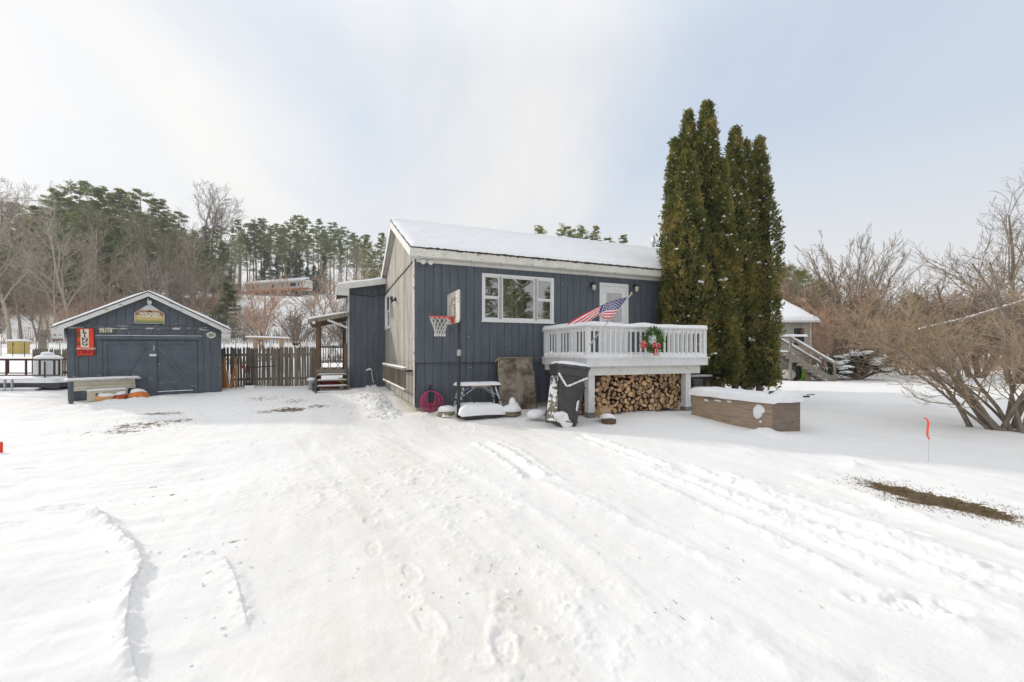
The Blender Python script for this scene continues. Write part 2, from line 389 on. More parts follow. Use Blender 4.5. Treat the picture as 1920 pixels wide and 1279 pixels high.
def sign_scene():
    # painted countryside: pale blue sky over straw-coloured and green fields
    m, nt, b, out = NT('painted_scene'); tc = nd(nt, 'ShaderNodeTexCoord'); sp = nd(nt, 'ShaderNodeSeparateXYZ')
    nt.links.new(tc.outputs['Object'], sp.inputs[0])
    n = noise(nt, coords(nt, (3,3,14)), 3, 4, .6)
    ma = nd(nt, 'ShaderNodeMath', operation='MULTIPLY_ADD'); ma.inputs[1].default_value = 1/.56
    nt.links.new(sp.outputs[2], ma.inputs[0])
    s = nd(nt, 'ShaderNodeMath', operation='MULTIPLY'); s.inputs[1].default_value = .16; nt.links.new(n, s.inputs[0]); nt.links.new(s.outputs[0], ma.inputs[2])
    r = ramp(nt, ma.outputs[0], [(.05, (.08,.09,.03)), (.15, (.20,.24,.08)), (.22, (.30,.29,.09)), (.30, (.58,.45,.16)), (.48, (.52,.38,.14)), (.54, (.30,.15,.06)), (.72, (.33,.19,.10)), (.80, (.60,.50,.38)), (.88, (.60,.60,.54)), (1.0, (.42,.55,.66))])
    nt.links.new(r.outputs[0], b.inputs['Base Color']); b.inputs['Roughness'].default_value = .6; return m
M['scene'] = sign_scene()
def glassmat(name, fac=.35, tint=(.9,.95,.95)):
    m, nt, b, out = NT(name); nt.nodes.remove(b)
    tr = nd(nt, 'ShaderNodeBsdfTransparent'); tr.inputs[0].default_value = (*tint,1)
    gl = nd(nt, 'ShaderNodeBsdfGlossy'); gl.inputs['Roughness'].default_value = .015
    lw = nd(nt, 'ShaderNodeLayerWeight'); lw.inputs[0].default_value = .3
    mr = nd(nt, 'ShaderNodeMapRange'); mr.inputs[3].default_value = fac; mr.inputs[4].default_value = 1
    nt.links.new(lw.outputs['Fresnel'], mr.inputs[0])
    v = coords(nt); h = noise(nt, v, 2.2, 1, .4); bp = nd(nt, 'ShaderNodeBump'); bp.inputs['Strength'].default_value = .1; bp.inputs['Distance'].default_value = .02
    nt.links.new(h, bp.inputs['Height']); nt.links.new(bp.outputs[0], gl.inputs['Normal'])
    ms = nd(nt, 'ShaderNodeMixShader'); nt.links.new(mr.outputs[0], ms.inputs[0]); nt.links.new(tr.outputs[0], ms.inputs[1]); nt.links.new(gl.outputs[0], ms.inputs[2])
    nt.links.new(ms.outputs[0], out.inputs[0]); return m
M['glass'] = glassmat('window_glass', .42)
M['ice'] = glassmat('icicle_ice', .25, (.92,.95,.97))
M['lampglass'] = plain('lamp_glass', (.55,.5,.42), (.5,.45,.38), .15, 5, bmp=0, spec=.6)

# ------------------------------------------------------------------ world, sun, camera
SUN_AZ, SUN_EL = 152.0, 21.0      # direction to the sun: plan angle from +x, elevation
def world():
    w = bpy.data.worlds.new('World'); scn.world = w; w.use_nodes = True; nt = w.node_tree; nt.nodes.clear()
    out = nt.nodes.new('ShaderNodeOutputWorld'); bg = nt.nodes.new('ShaderNodeBackground'); bg.inputs[1].default_value = .1
    sky = nt.nodes.new('ShaderNodeTexSky'); sky.sky_type = 'NISHITA'; sky.sun_disc = False
    sky.sun_elevation = R(SUN_EL); sky.sun_rotation = R(90-SUN_AZ); sky.air_density = 1.0; sky.dust_density = 2.0
    tc = nt.nodes.new('ShaderNodeTexCoord')
    sp = nd(nt, 'ShaderNodeSeparateXYZ'); nt.links.new(tc.outputs['Generated'], sp.inputs[0])
    # project directions onto a flat cloud layer
    zc = nd(nt, 'ShaderNodeMath', operation='MAXIMUM'); zc.inputs[1].default_value = 0.0; nt.links.new(sp.outputs[2], zc.inputs[0])
    za = nd(nt, 'ShaderNodeMath', operation='ADD'); za.inputs[1].default_value = .14; nt.links.new(zc.outputs[0], za.inputs[0])
    dx = nd(nt, 'ShaderNodeMath', operation='DIVIDE'); nt.links.new(sp.outputs[0], dx.inputs[0]); nt.links.new(za.outputs[0], dx.inputs[1])
    dy = nd(nt, 'ShaderNodeMath', operation='DIVIDE'); nt.links.new(sp.outputs[1], dy.inputs[0]); nt.links.new(za.outputs[0], dy.inputs[1])
    cb = nd(nt, 'ShaderNodeCombineXYZ'); nt.links.new(dx.outputs[0], cb.inputs[0]); nt.links.new(dy.outputs[0], cb.inputs[1])
    mp = nd(nt, 'ShaderNodeMapping'); mp.inputs['Rotation'].default_value = (0,0,R(28)); mp.inputs['Scale'].default_value = (1.0,.42,1); mp.inputs['Location'].default_value = (3.3,1.2,0)
    nt.links.new(cb.outputs[0], mp.inputs[0])
    n1 = nd(nt, 'ShaderNodeTexNoise'); n1.inputs['Scale'].default_value = 1.15; n1.inputs['Detail'].default_value = 8; n1.inputs['Roughness'].default_value = .55; n1.inputs['Distortion'].default_value = .5
    nt.links.new(mp.outputs[0], n1.inputs['Vector'])
    cl = ramp(nt, n1.outputs[0], [(.32, (.45,.45,.45)), (.48, (.72,.72,.72)), (.64, (1,1,1))])
    # horizon is closed in by thin white cloud
    hz = ramp(nt, zc.outputs[0], [(.13, (1,1,1)), (.50, (0,0,0))])
    mxm = nd(nt, 'ShaderNodeMath', operation='MAXIMUM'); nt.links.new(cl.outputs[0], mxm.inputs[0]); nt.links.new(hz.outputs[0], mxm.inputs[1])
    # a thinner place in the cloud, ahead and to the right, where the blue shows
    bd = nd(nt, 'ShaderNodeVectorMath', operation='DOT_PRODUCT'); bv = Vector((.85,1,.62)).normalized(); bd.inputs[1].default_value = tuple(bv)
    nt.links.new(tc.outputs['Generated'], bd.inputs[0])
    br = ramp(nt, bd.outputs['Value'], [(.86, (1,1,1)), (.985, (.42,.42,.42))])
    mb_ = nd(nt, 'ShaderNodeMath', operation='MULTIPLY'); nt.links.new(mxm.outputs[0], mb_.inputs[0]); nt.links.new(br.outputs[0], mb_.inputs[1]); mc_ = nd(nt, 'ShaderNodeMath', operation='MAXIMUM'); nt.links.new(mb_.outputs[0], mc_.inputs[0]); nt.links.new(hz.outputs[0], mc_.inputs[1]); mxm = mc_
    # cloud is whiter towards the sun
    dp = nd(nt, 'ShaderNodeVectorMath', operation='DOT_PRODUCT'); el = R(SUN_EL); az = R(SUN_AZ)
    dp.inputs[1].default_value = (math.cos(az)*math.cos(el), math.sin(az)*math.cos(el), math.sin(el))
    nt.links.new(tc.outputs['Generated'], dp.inputs[0])
    cc = ramp(nt, dp.outputs['Value'], [(0, (.735,.735,.745)), (.35, (.74,.742,.75)), (.8, (.77,.765,.76)), (1, (.88,.87,.85))])
    mr = nd(nt, 'ShaderNodeMapRange'); mr.inputs[1].default_value = -1; mr.inputs[2].default_value = 1; nt.links.new(dp.outputs['Value'], mr.inputs[0]); nt.links.new(mr.outputs[0], cc.inputs[0])
    c12 = nd(nt, 'ShaderNodeVectorMath', operation='SCALE'); c12.inputs['Scale'].default_value = 12.0; nt.links.new(cc.outputs[0], c12.inputs[0])
    # the sky itself, lifted by thin high cloud
    sk = nd(nt, 'ShaderNodeMix', data_type='RGBA'); sk.inputs[0].default_value = .8; sk.inputs[7].default_value = (6.0,7.5,9.6,1)
    nt.links.new(sky.outputs[0], sk.inputs[6])
    mx = nd(nt, 'ShaderNodeMix', data_type='RGBA'); nt.links.new(mxm.outputs[0], mx.inputs[0])
    nt.links.new(sk.outputs[2], mx.inputs[6]); nt.links.new(c12.outputs[0], mx.inputs[7])
    # extra brightness added to the unseen sky overhead to lift ambient light
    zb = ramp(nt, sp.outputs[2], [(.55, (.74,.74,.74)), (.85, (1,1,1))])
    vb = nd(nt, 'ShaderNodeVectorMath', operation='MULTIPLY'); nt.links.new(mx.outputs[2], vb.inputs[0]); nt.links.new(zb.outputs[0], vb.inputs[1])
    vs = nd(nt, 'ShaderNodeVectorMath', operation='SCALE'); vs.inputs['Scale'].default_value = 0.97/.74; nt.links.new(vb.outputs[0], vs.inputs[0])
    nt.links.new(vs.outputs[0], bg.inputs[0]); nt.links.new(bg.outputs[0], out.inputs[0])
world()
def sun():
    l = bpy.data.lights.new('sun', 'SUN'); l.energy = 2.5; l.angle = R(1.8); l.color = (1.0,.93,.83)
    o = bpy.data.objects.new('sun', l); COL.objects.link(o)
    el, az = R(SUN_EL), R(SUN_AZ); d = Vector((math.cos(az)*math.cos(el), math.sin(az)*math.cos(el), math.sin(el)))
    o.rotation_euler = d.to_track_quat('Z', 'Y').to_euler(); o.location = (-30,5,20)
sun()
cam = bpy.data.cameras.new('camera'); co = bpy.data.objects.new('camera', cam); COL.objects.link(co)
cam.sensor_width = 36; cam.lens = FPX/1920*36; cam.clip_start = .05; cam.clip_end = 3000
co.location = (0,0,EYE); co.rotation_euler = (R(90),0,0); cam.shift_y = (HY-639.5)/1920
scn.camera = co
scn.view_settings.view_transform = 'Standard'; scn.view_settings.look = 'None'; scn.view_settings.gamma = 1; scn.view_settings.exposure = 0
scn.cycles.max_bounces = 6; scn.cycles.transparent_max_bounces = 16

M['snowy_wood'] = flecked('snow_crusted_wood', (.24,.21,.15), (.15,.13,.10), SNOWC, 9, .50, scale=6, rough=.85)
M['snowy_bin'] = flecked('snow_crusted_plastic', (.045,.045,.047), (.065,.064,.062), SNOWC, 8, .50, scale=5, rough=.6)

M['cream_board'] = flecked('weathered_cream_board', (.62,.57,.46), (.50,.45,.35), (.27,.23,.17), 7, .62, st=(1,1,6), scale=4, fst=(.5,.5,5))

M['grass_dead'] = plain('dead_grass', (.22,.155,.085), (.11,.08,.045), .95, 9, bmp=0)
# ------------------------------------------------------------------ ground
_rng = np.random.default_rng(5)
_LAT = _rng.random((512, 512))
def vnoise(x, y):
    xi = np.floor(x).astype(int); yi = np.floor(y).astype(int); fx = x-xi; fy = y-yi
    fx = fx*fx*(3-2*fx); fy = fy*fy*(3-2*fy)
    a = _LAT[xi % 512, yi % 512]; b = _LAT[(xi+1) % 512, yi % 512]; c = _LAT[xi % 512, (yi+1) % 512]; d = _LAT[(xi+1) % 512, (yi+1) % 512]
    return (a*(1-fx)+b*fx)*(1-fy)+(c*(1-fx)+d*fx)*fy-.5
def fbm(x, y, o=5, g=.5):
    s = 0; a = 1
    for i in range(o):
        s = s+a*vnoise(x+17.3*i, y+9.1*i); x = x*2.03; y = y*2.03; a *= g
    return s
def sst(a, b, x):
    t = np.clip((x-a)/(b-a), 0, 1); return t*t*(3-2*t)
HILLY = [8, 15.5, 30, 45, 60, 70, 80, 100, 125, 145, 175, 240, 1500]
HILLZ = [0, .30, 1.0, 1.8, 3.1, 4.4, 7.5, 12.5, 17.3, 21.0, 22.5, 19, 10]
def macro(x, y):
    x = np.asarray(x, float); y = np.asarray(y, float)
    u = x/np.maximum(y, 4)
    left = 1-sst(-.30, .12, u)
    hill = np.interp(y, HILLY, HILLZ)
    near = .10*sst(8.6, 10.2, y)*(1-sst(14, 24, y))*(1-left)
    hump = sst(40, 120, y)*6*np.exp(-((u-.12)/.2)**2)
    return hill*left+near+hump
HOUSE = Frame((780-CX0)/FPX*10.3, 10.3, 22.5)
SHED = Frame(-12.31, 12.16, 33.5)
def hsz(x, y):
    """house-frame coordinates"""
    dx, dy = x-HOUSE.x, y-HOUSE.y
    return dx*HOUSE.c+dy*HOUSE.n, -dx*HOUSE.n+dy*HOUSE.c
def pdist(x, y, pts):
    """distance to a polyline, signed side, position along it 0..1"""
    best = np.full(x.shape, 1e9); side = np.zeros(x.shape); along = np.zeros(x.shape); n = len(pts)-1
    for i in range(n):
        ax, ay = pts[i]; bx, by = pts[i+1]; dx, dy = bx-ax, by-ay; L = dx*dx+dy*dy
        t = np.clip(((x-ax)*dx+(y-ay)*dy)/L, 0, 1); qx, qy = x-ax-t*dx, y-ay-t*dy
        d = np.hypot(qx, qy); m = d < best
        best = np.where(m, d, best); side = np.where(m, np.sign(dx*qy-dy*qx), side); along = np.where(m, (i+t)/n, along)
    return best, side, along
def gp(*pp): return [G(px, py) for px, py in pp]
# plough ridges and wheel ruts, each a line on the ground: (points, kind, height, width)
LINES = [
 (gp((150,957),(178,968),(205,984),(232,1012),(262,1045),(268,1066),(250,1100),(240,1150),(236,1200),(247,1240),(268,1290)), 'bank', .055, .05),
 (gp((345,1036),(395,1044),(425,1052),(446,1095),(456,1140),(470,1185)), 'bank', .028, .05),
 (gp((898,823),(935,845),(985,880),(1010,898)), 'rut', .07, .085),
 (gp((1010,898),(1060,925),(1115,945),(1190,985),(1290,1030),(1400,1080)), 'ridge', .035, .07),
 (gp((1080,812),(1130,832),(1190,855),(1262,880)), 'rut', .055, .08),
 (gp((925,818),(985,848),(1040,890),(1075,905)), 'ridge', .03, .06),
 (gp((1180,870),(1290,920),(1420,975),(1560,1040),(1700,1110)), 'rut', .035, .10),
 (gp((1280,885),(1380,925),(1520,985),(1700,1060),(1850,1130),(1990,1190)), 'ridge', .04, .12),
 (gp((1240,860),(1340,905),(1500,965),(1650,1020),(1830,1085),(1960,1120)), 'rut', .04, .10),
 (gp((1330,880),(1480,935),(1640,990),(1800,1045),(1960,1100)), 'ridge', .055, .10),
 (gp((1480,880),(1600,920),(1740,975),(1900,1030),(2000,1060)), 'ridge', .05, .09),
 (gp((1420,1000),(1600,1090),(1750,1150),(1900,1215)), 'ridge', .03, .10),
 (gp((1290,1170),(1400,1195),(1440,1230),(1500,1300)), 'ridge', .028, .08),
 (gp((700,800),(800,850),(900,910),(1010,990),(1120,1090),(1220,1230)), 'rut', .012, .10),
 (gp((620,790),(720,850),(830,930),(950,1050),(1050,1200)), 'rut', .010, .12),
 (gp((480,815),(520,890),(580,980),(680,1120)), 'tread', .010, .10),
 (gp((560,815),(640,900),(760,1010),(900,1200)), 'rut', .010, .10),
 (gp((1420,1190),(1520,1220),(1640,1279),(1700,1310)), 'tread', .012, .12),
 (gp((0,1010),(90,1035),(180,1050),(245,1062)), 'groove', .004, .012),
 (gp((700,775),(760,790),(830,800),(900,806)), 'ridge', .015, .05),
]
# footprints and dents: pixel position, length m, width m, heading deg, depth m
DENTS = [(803,1170,.30,.12,125,.022),(943,1215,.31,.12,100,.026),(772,1076,.28,.11,115,.02),(694,980,.26,.11,110,.016),(700,1030,.26,.11,110,.014),
 (1870,1082,.30,.20,160,.05),(1625,1128,.22,.12,140,.04),(1735,1142,.42,.22,170,.055),(1400,905,.3,.14,150,.03),(1455,928,.3,.14,150,.035),(1520,915,.3,.14,160,.03),
 (1560,945,.3,.16,150,.035),(1620,948,.35,.16,150,.04),(1480,960,.3,.14,160,.03),(1600,990,.3,.14,150,.03),(1660,970,.3,.16,150,.03),(1380,880,.25,.12,150,.02),(1700,1000,.3,.14,150,.03),
 (60,880,.4,.2,170,.03),(30,910,.4,.2,170,.03),(20,935,.4,.2,170,.025),(100,955,.3,.14,170,.03),(140,950,.25,.14,170,.03),(18,985,.3,.2,170,.02)]
# low mounds: x, y, radius, height
def hp(s_, t_): return HOUSE.w(s_, t_)
MOUNDS = []
rs = random.Random(4)
for k in range(34):
    q = k/33; t_ = -.1+6.0*q
    MOUNDS.append((*hp(-.45-rs.random()*.5*(1-.3*q), t_), .13+.14*rs.random(), .03+.07*rs.random()))
for k in range(10): MOUNDS.append((*hp(-.5-rs.random()*.6, 4.2+rs.random()*1.6), .2+.15*rs.random(), .04+.04*rs.random()))
for s_, t_, r_, h_ in ((.15,-.35,.22,.06),(.55,-.3,.25,.07),(.05,-.1,.2,.05)): MOUNDS.append((*hp(s_,t_), r_, h_))
for px, py, r_, h_ in ((1342,776,.22,.16),(1375,787,.16,.08),(1398,788,.10,.09),(1432,806,.2,.10),(1452,812,.15,.07),(1320,778,.25,.1),(1735,770,.5,.10),(1600,862,.12,.05),(1400,832,.3,.03)):
    MOUNDS.append((*G(px, py, .08), r_, h_))
for px, py in ((140,758),(175,756),(210,750),(255,748),(300,746),(430,733),(480,730)):
    MOUNDS.append((*G(px, py, .22), .35, .06))
# bare earth and grass showing: px,py centre, half-length m, half-width m, heading deg, strength
BARE = [(1690,916,.38,.30,-66,.95),(1765,934,.42,.36,-70,.95),(1830,950,.30,.26,-66,.90),(1868,964,.22,.14,-60,.66),(1715,940,.25,.16,-60,.55),(1655,907,.2,.16,-50,.62),
 (545,761,.50,.50,0,.66),(500,764,.35,.4,0,.48),(600,756,.35,.4,10,.50),(270,782,.6,.55,8,.52),(235,790,.5,.4,12,.50),(330,775,.5,.5,10,.48),(300,766,.7,.35,5,.54),
 (500,745,.8,.8,0,.42),(560,748,.7,.8,0,.42),(283,907,.16,.10,20,.42),(310,926,.16,.10,20,.42),(435,1018,.12,.06,20,.42),(160,813,.14,.12,10,.42),(1180,843,.15,.02,-40,.42),(1212,855,.25,.02,-35,.42)]
def detail(x, y):
    """snow relief over the big shape; returns dz, bare, dirt"""
    yy = np.maximum(y, .5)
    dz = .05*fbm(x*.45, y*.45, 3)*(1+np.clip(yy/20, 0, 6))+.014*fbm(x*2.2, y*2.2, 3)
    # wind and plough streaks run with the drive
    th = R(112); a = x*math.cos(th)+y*math.sin(th); b = -x*math.sin(th)+y*math.cos(th)
    wx = .12*fbm(x*.6, y*.6, 2)
    dz = dz+.010*fbm(a*.55, (b+wx)*4.0, 4)*(1-sst(14, 22, y))
    # left yard: soft drifts lying across
    th = R(205); a2 = x*math.cos(th)+y*math.sin(th); b2 = -x*math.sin(th)+y*math.cos(th)
    lw = sst(-.45, -.85, x/yy)*(1-sst(14, 22, y))
    dz = dz+lw*.035*fbm(a2*.7, (b2+wx)*3.0, 3)
    rw = sst(.25, .8, x/yy)*(1-sst(10, 22, y))
    dz = dz+rw*.035*fbm(a*.8+3, (b+wx)*2.1, 3)
    # churned crumbs where the drive is walked and driven on
    u = x/yy; drv = np.exp(-((u+.18)/.5)**2)*(1-sst(12, 17, y))
    crumbs = np.maximum(fbm(x*11, y*11, 3)-.10, 0)*np.maximum(fbm(x*.9+5, y*.9, 3)+.12, 0)
    dz = dz+drv*.07*crumbs
    dz = dz+.006*fbm(x*6, y*6, 4)*(1-sst(7, 12, y))
    bare = np.zeros_like(x); dirt = drv*.62*np.clip(.5+1.2*fbm(x*.35+2, y*.35, 3), 0, 1)
    streak = np.clip(fbm(a*.5+7, (b+wx)*3.3, 4)*2.2+.15, 0, 1); dirt = dirt+drv*streak*.28
    m = (y < 16) & (y > 1.2)
    X, Y = x[m], y[m]; D = np.zeros_like(X)
    lump = fbm(X*9, Y*9, 3); lump2 = fbm(X*26, Y*26, 2)
    for pts, kind, h, w in LINES:
        d, sd, al = pdist(X, Y, pts); env = sst(0, .10, al)*(1-sst(.88, 1, al)); h = h*env
        if kind == 'bank':
            crest = np.exp(-(d/w)**2)*(1+1.3*lump+.8*lump2)*.8; step = np.exp(-np.maximum(d, 0)/.45)*.45
            D += h*(np.maximum(crest, 0)*.9+step*(sd < 0))
        elif kind == 'ridge': D += .45*h*np.exp(-(d/w)**2)*(1+1.1*lump)
        elif kind == 'groove': D -= h*np.exp(-(d/w)**2)
        elif kind == 'rut':
            D += -h*np.exp(-(d/w)**4)*.45+h*.34*np.exp(-((d-1.7*w)/(w*.6))**2)*np.maximum(1+1.8*lump+lump2, 0)
        elif kind == 'tread':
            D += (-h*np.exp(-(d/w)**4)+h*.3*np.exp(-(d/w)**4)*np.sin(al*420)*np.sign(np.sin(d*90)))*.6*np.clip(.6+2.2*fbm(X*1.3+9, Y*1.3, 3), 0, 1)
    for px, py, L, W, hd, dp in DENTS:
        gx, gy = G(px, py); c, s_ = math.cos(R(hd)), math.sin(R(hd)); k = (np.abs(X-gx) < 1) & (np.abs(Y-gy) < 1)
        ex, ey = X[k]-gx, Y[k]-gy; a_, b_ = (ex*c+ey*s_)/(L/2), (-ex*s_+ey*c)/(W/2); r = np.sqrt(a_*a_+b_*b_)+.25*lump[k]
        dp *= .32; D[k] += -dp*(1-sst(.75, 1.1, r))*(1+1.2*lump2[k])+dp*.45*np.exp(-((r-1.3)/.25)**2)*(1+lump[k]*2)
    E = np.zeros_like(X)
    for gx, gy, r_, h_ in MOUNDS:
        k = (np.abs(X-gx) < 3*r_) & (np.abs(Y-gy) < 3*r_)
        rr = np.hypot(X[k]-gx, Y[k]-gy)/r_*(1+.5*lump[k]); E[k] = np.maximum(E[k], h_*np.exp(-rr**2)*(1+.9*lump[k]+.4*lump2[k]))
    D += E
    B = np.zeros_like(X)
    for px, py, L, W, hd, st in BARE:
        gx, gy = G(px, py, .2 if py < 800 else 0); c, s_ = math.cos(R(hd)), math.sin(R(hd))
        ex, ey = X-gx, Y-gy; a_, b_ = (ex*c+ey*s_)/L, (-ex*s_+ey*c)/W; r = np.sqrt(a_*a_+b_*b_)
        B = np.maximum(B, st*(1-sst(.35, 1.35, r+.35*lump)))
    dz[m] += D; bare[m] = B
    dz[m] -= .012*sst(.3, .6, B)
    return dz, bare, np.clip(dirt, 0, 1)
def gz(x, y):
    return float(macro(x, y))
def gzd(x, y):
    a = np.array([x]); b = np.array([y]); return float(macro(a, b)[0]+detail(a, b)[0][0])
def make_ground():
    # one sheet on a fan: dense ahead of the camera, coarse behind
    cx, cy = 0.0, .0
    an = np.concatenate([np.linspace(R(-215), R(22), 60, endpoint=False), np.linspace(R(22), R(145), 1000, endpoint=False)])
    r = np.concatenate([[.02,.3,.8,1.3], 1.5*np.exp(np.linspace(0, math.log(18/1.5), 640)), 18*np.exp(np.linspace(0, math.log(1400/18), 200))[1:]])
    A, Rr = np.meshgrid(an, r, indexing='ij'); na, nr = A.shape
    X = (cx+Rr*np.cos(A)).ravel(); Y = (cy+Rr*np.sin(A)).ravel()
    dz, bare, dirt = detail(X, Y); Z = macro(X, Y)+dz
    litter = (1-sst(-.42, -.0, X/np.maximum(Y, 4)))*sst(62, 75, Y)*np.clip(.88+.8*fbm(X*.03, Y*.03, 3), 0, 1.4)
    # the cleared slope below the mobile home stays white
    uu = X/np.maximum(Y, 4); cl = sst(-.70, -.58, uu)*(1-sst(-.42, -.36, uu))*sst(64, 70, Y)*(1-sst(139, 141, Y)); litter = litter*(1-.9*cl)
    litter = np.maximum(litter, .7*sst(28, 40, Y)*sst(.62, .7, uu)*(1-sst(200, 400, Y)))
    co_ = np.stack([X, Y, Z], 1).astype(np.float32)
    i = np.arange(na); j = np.arange(nr-1); I, J = np.meshgrid(i, j, indexing='ij'); I2 = (I+1) % na
    q = np.stack([I*nr+J, I*nr+J+1, I2*nr+J+1, I2*nr+J], -1).reshape(-1, 4).astype(np.int32)
    me = bpy.data.meshes.new('ground'); me.vertices.add(len(co_)); me.vertices.foreach_set('co', co_.ravel())
    me.loops.add(q.size); me.loops.foreach_set('vertex_index', q.ravel())
    me.polygons.add(len(q)); me.polygons.foreach_set('loop_start', np.arange(0, q.size, 4, dtype=np.int32))
    me.polygons.foreach_set('use_smooth', np.ones(len(q), dtype=bool))
    me.update(calc_edges=True)
    for nm, arr in (('bare', bare), ('dirt', dirt), ('litter', litter)):
        at = me.attributes.new(nm, 'FLOAT', 'POINT'); at.data.foreach_set('value', arr.astype(np.float32))
    me.materials.append(M['ground'])
    o = bpy.data.objects.new('ground', me); COL.objects.link(o)
    tag(o, 'snow covered yard, drive, field and hillside with ruts and bare patches', 'snowy ground', kind='structure')
make_ground()

# crumbs of snow and grit lying about the drive
def crumbs():
    rs = random.Random(8); a = MB(); b = MB()
    sp = []
    for k in range(260):
        ln = rs.choice(LINES[:6]+LINES[13:17]); i = rs.randrange(len(ln[0])-1); q = rs.random(); p0, p1 = ln[0][i], ln[0][i+1]
        x = p0[0]+(p1[0]-p0[0])*q+rs.gauss(0,.13); y = p0[1]+(p1[1]-p0[1])*q+rs.gauss(0,.13); sp.append((x, y, .004+.010*rs.random()**3))
    for k in range(260):
        x, y = hp(-.35-abs(rs.gauss(0,.45)), rs.uniform(-.5, 6)); sp.append((x, y, .015+.045*rs.random()**2))
    for k in range(220):
        y = 3+12*rs.random()**1.5; x = y*rs.gauss(-.15,.4); sp.append((x, y, .003+.005*rs.random()))
    xs = np.array([p[0] for p in sp]); ys = np.array([p[1] for p in sp]); zs = macro(xs, ys)+detail(xs, ys)[0]
    for (x, y, r_), z in zip(sp, zs): a.blob((x, y, z+r_*.2), r_, r_*rs.uniform(.7,1.3), r_*.7, rs.randrange(999), n=6, amp=.5)
    tag(a.build('snow_clods', M['snow'], smooth=False), 'loose crumbs and clods of snow scattered over the drive', 'snow clods', kind='stuff')
    sp = []
    for k in range(150):
        y = 2.4+12*rs.random()**1.4; x = y*rs.uniform(-.95,.95); sp.append((x, y))
    for px, py, L, W, hd, st in BARE[:6]:
        gx, gy = G(px, py)
        for k in range(380): sp.append((gx+rs.gauss(0, .17), gy+rs.gauss(0, .17)))
    for px, py, L, W, hd, st in BARE[6:15]:
        gx, gy = G(px, py, .2)
        for k in range(70): sp.append((gx+rs.gauss(0, L), gy+rs.gauss(0, W)))
    xs = np.array([p[0] for p in sp]); ys = np.array([p[1] for p in sp]); zs = macro(xs, ys)+detail(xs, ys)[0]
    for (x, y), z in zip(sp, zs):
        an = rs.uniform(0, 3.14); L = rs.uniform(.008,.035); d = Vector((math.cos(an)*L, math.sin(an)*L, rs.uniform(0,.02)))
        b.tube([Vector((x,y,z+.002)), Vector((x,y,z+.004))+d], [.0022, .0012], 3)
    tag(b.build('dead_grass', M['grass_dead']), 'bits of dead grass and twigs poking through the snow', 'dead grass', kind='stuff')
crumbs()
# ------------------------------------------------------------------ house (local frame: s along the front, t away, z up)
H = HOUSE
SEND, TEND = 9.75, 6.7
zsof = 3.70; zsid = 1.27; zf = .26                 # soffit, break between the two siding courses, bottom of siding
house = empty('house', (H.x, H.y, 0), H.a, 'navy single-storey house with snowy gable roof and a weathered grey gable end', 'house')
def boards(mb, s0, s1, z0, z1, t, holes=(), step=.203, gap=.011, th=.018, fn=None, top=None):
    """vertical grooved siding in the plane t, outer face at t-th, with holes (a,b,za,zb)"""
    s = s0
    while s < s1-.01:
        e = min(s+step, s1); cuts = [(z0, z1 if top is None else None)]
        zt = z1 if top is None else None
        segs = [(s+gap/2, e-gap/2)]
        xs = sorted(set([s+gap/2, e-gap/2]+[h for a, b, za, zb in holes for h in (a, b) if s+gap/2 < h < e-gap/2]))
        for a0, b0 in zip(xs[:-1], xs[1:]):
            mid = (a0+b0)/2; zz = [(z0, z1)]
            for a, b, za, zb in holes:
                if a < mid < b:
                    nz = []
                    for p, q in zz:
                        if za > p: nz.append((p, min(q, za)))
                        if zb < q: nz.append((max(p, zb), q))
                    zz = [z for z in nz if z[1]-z[0] > .002]
            for p, q in zz:
                if top is None: mb.box(a0, b0, t-th, t, p, q, fn=fn)
                else:
                    ta, tb = top(a0), top(b0); b = len(mb.v)
                    c = [(a0,t-th,p),(b0,t-th,p),(b0,t,p),(a0,t,p),(a0,t-th,ta),(b0,t-th,tb),(b0,t,tb),(a0,t,ta)]
                    mb.v += [tuple(fn(*v)) if fn else v for v in c]
                    for qd in ((0,3,2,1),(4,5,6,7),(0,1,5,4),(1,2,6,5),(2,3,7,6),(3,0,4,7)): mb.f.append(tuple(b+i for i in qd)); mb.m.append(0)
        s = e
def wallback(mb, s0, s1, z0, z1, t0, t1, holes, fn=None):
    xs = sorted(set([s0, s1]+[v for h in holes for v in h[:2]]))
    for a, b in zip(xs[:-1], xs[1:]):
        zz = [(z0, z1)]
        for h in holes:
            if h[0] <= (a+b)/2 <= h[1]:
                nz = []
                for p, q in zz:
                    if h[2] > p: nz.append((p, h[2]))
                    if h[3] < q: nz.append((h[3], q))
                zz = nz
        for p, q in zz: mb.box(a, b, t0, t1, p, q, fn=fn)
# openings
wa, wb = H.s(903), H.s(1037); wz0, wz1 = H.z(601.5, wa), H.z(512.5, wa)
da, db = H.s(1123), H.s(1176.5); dz0, dz1 = 1.43, H.z(530, da)
holes = [(wa+.04, wb-.04, wz0+.04, wz1-.04), (da+.04, db-.04, dz0, dz1-.04)]
mb = MB(); boards(mb, 0, SEND, zsid, zsof, 0, holes); wallback(mb, 0, SEND, zsid, zsof, .0, .10, holes)
mb.build('front_wall', M['blue'], house)
mb = MB(); boards(mb, 0, SEND, .20, zsid-.006, .06, (), step=.203); mb.box(0, SEND, .06, .14, .20, zsid-.006)
mb.build('lower_wall', M['blue'], house)
mb = MB(); mb.box(.02, SEND-.02, .075, TEND-.02, -.5, .20); mb.build('foundation', M['concrete'], house)
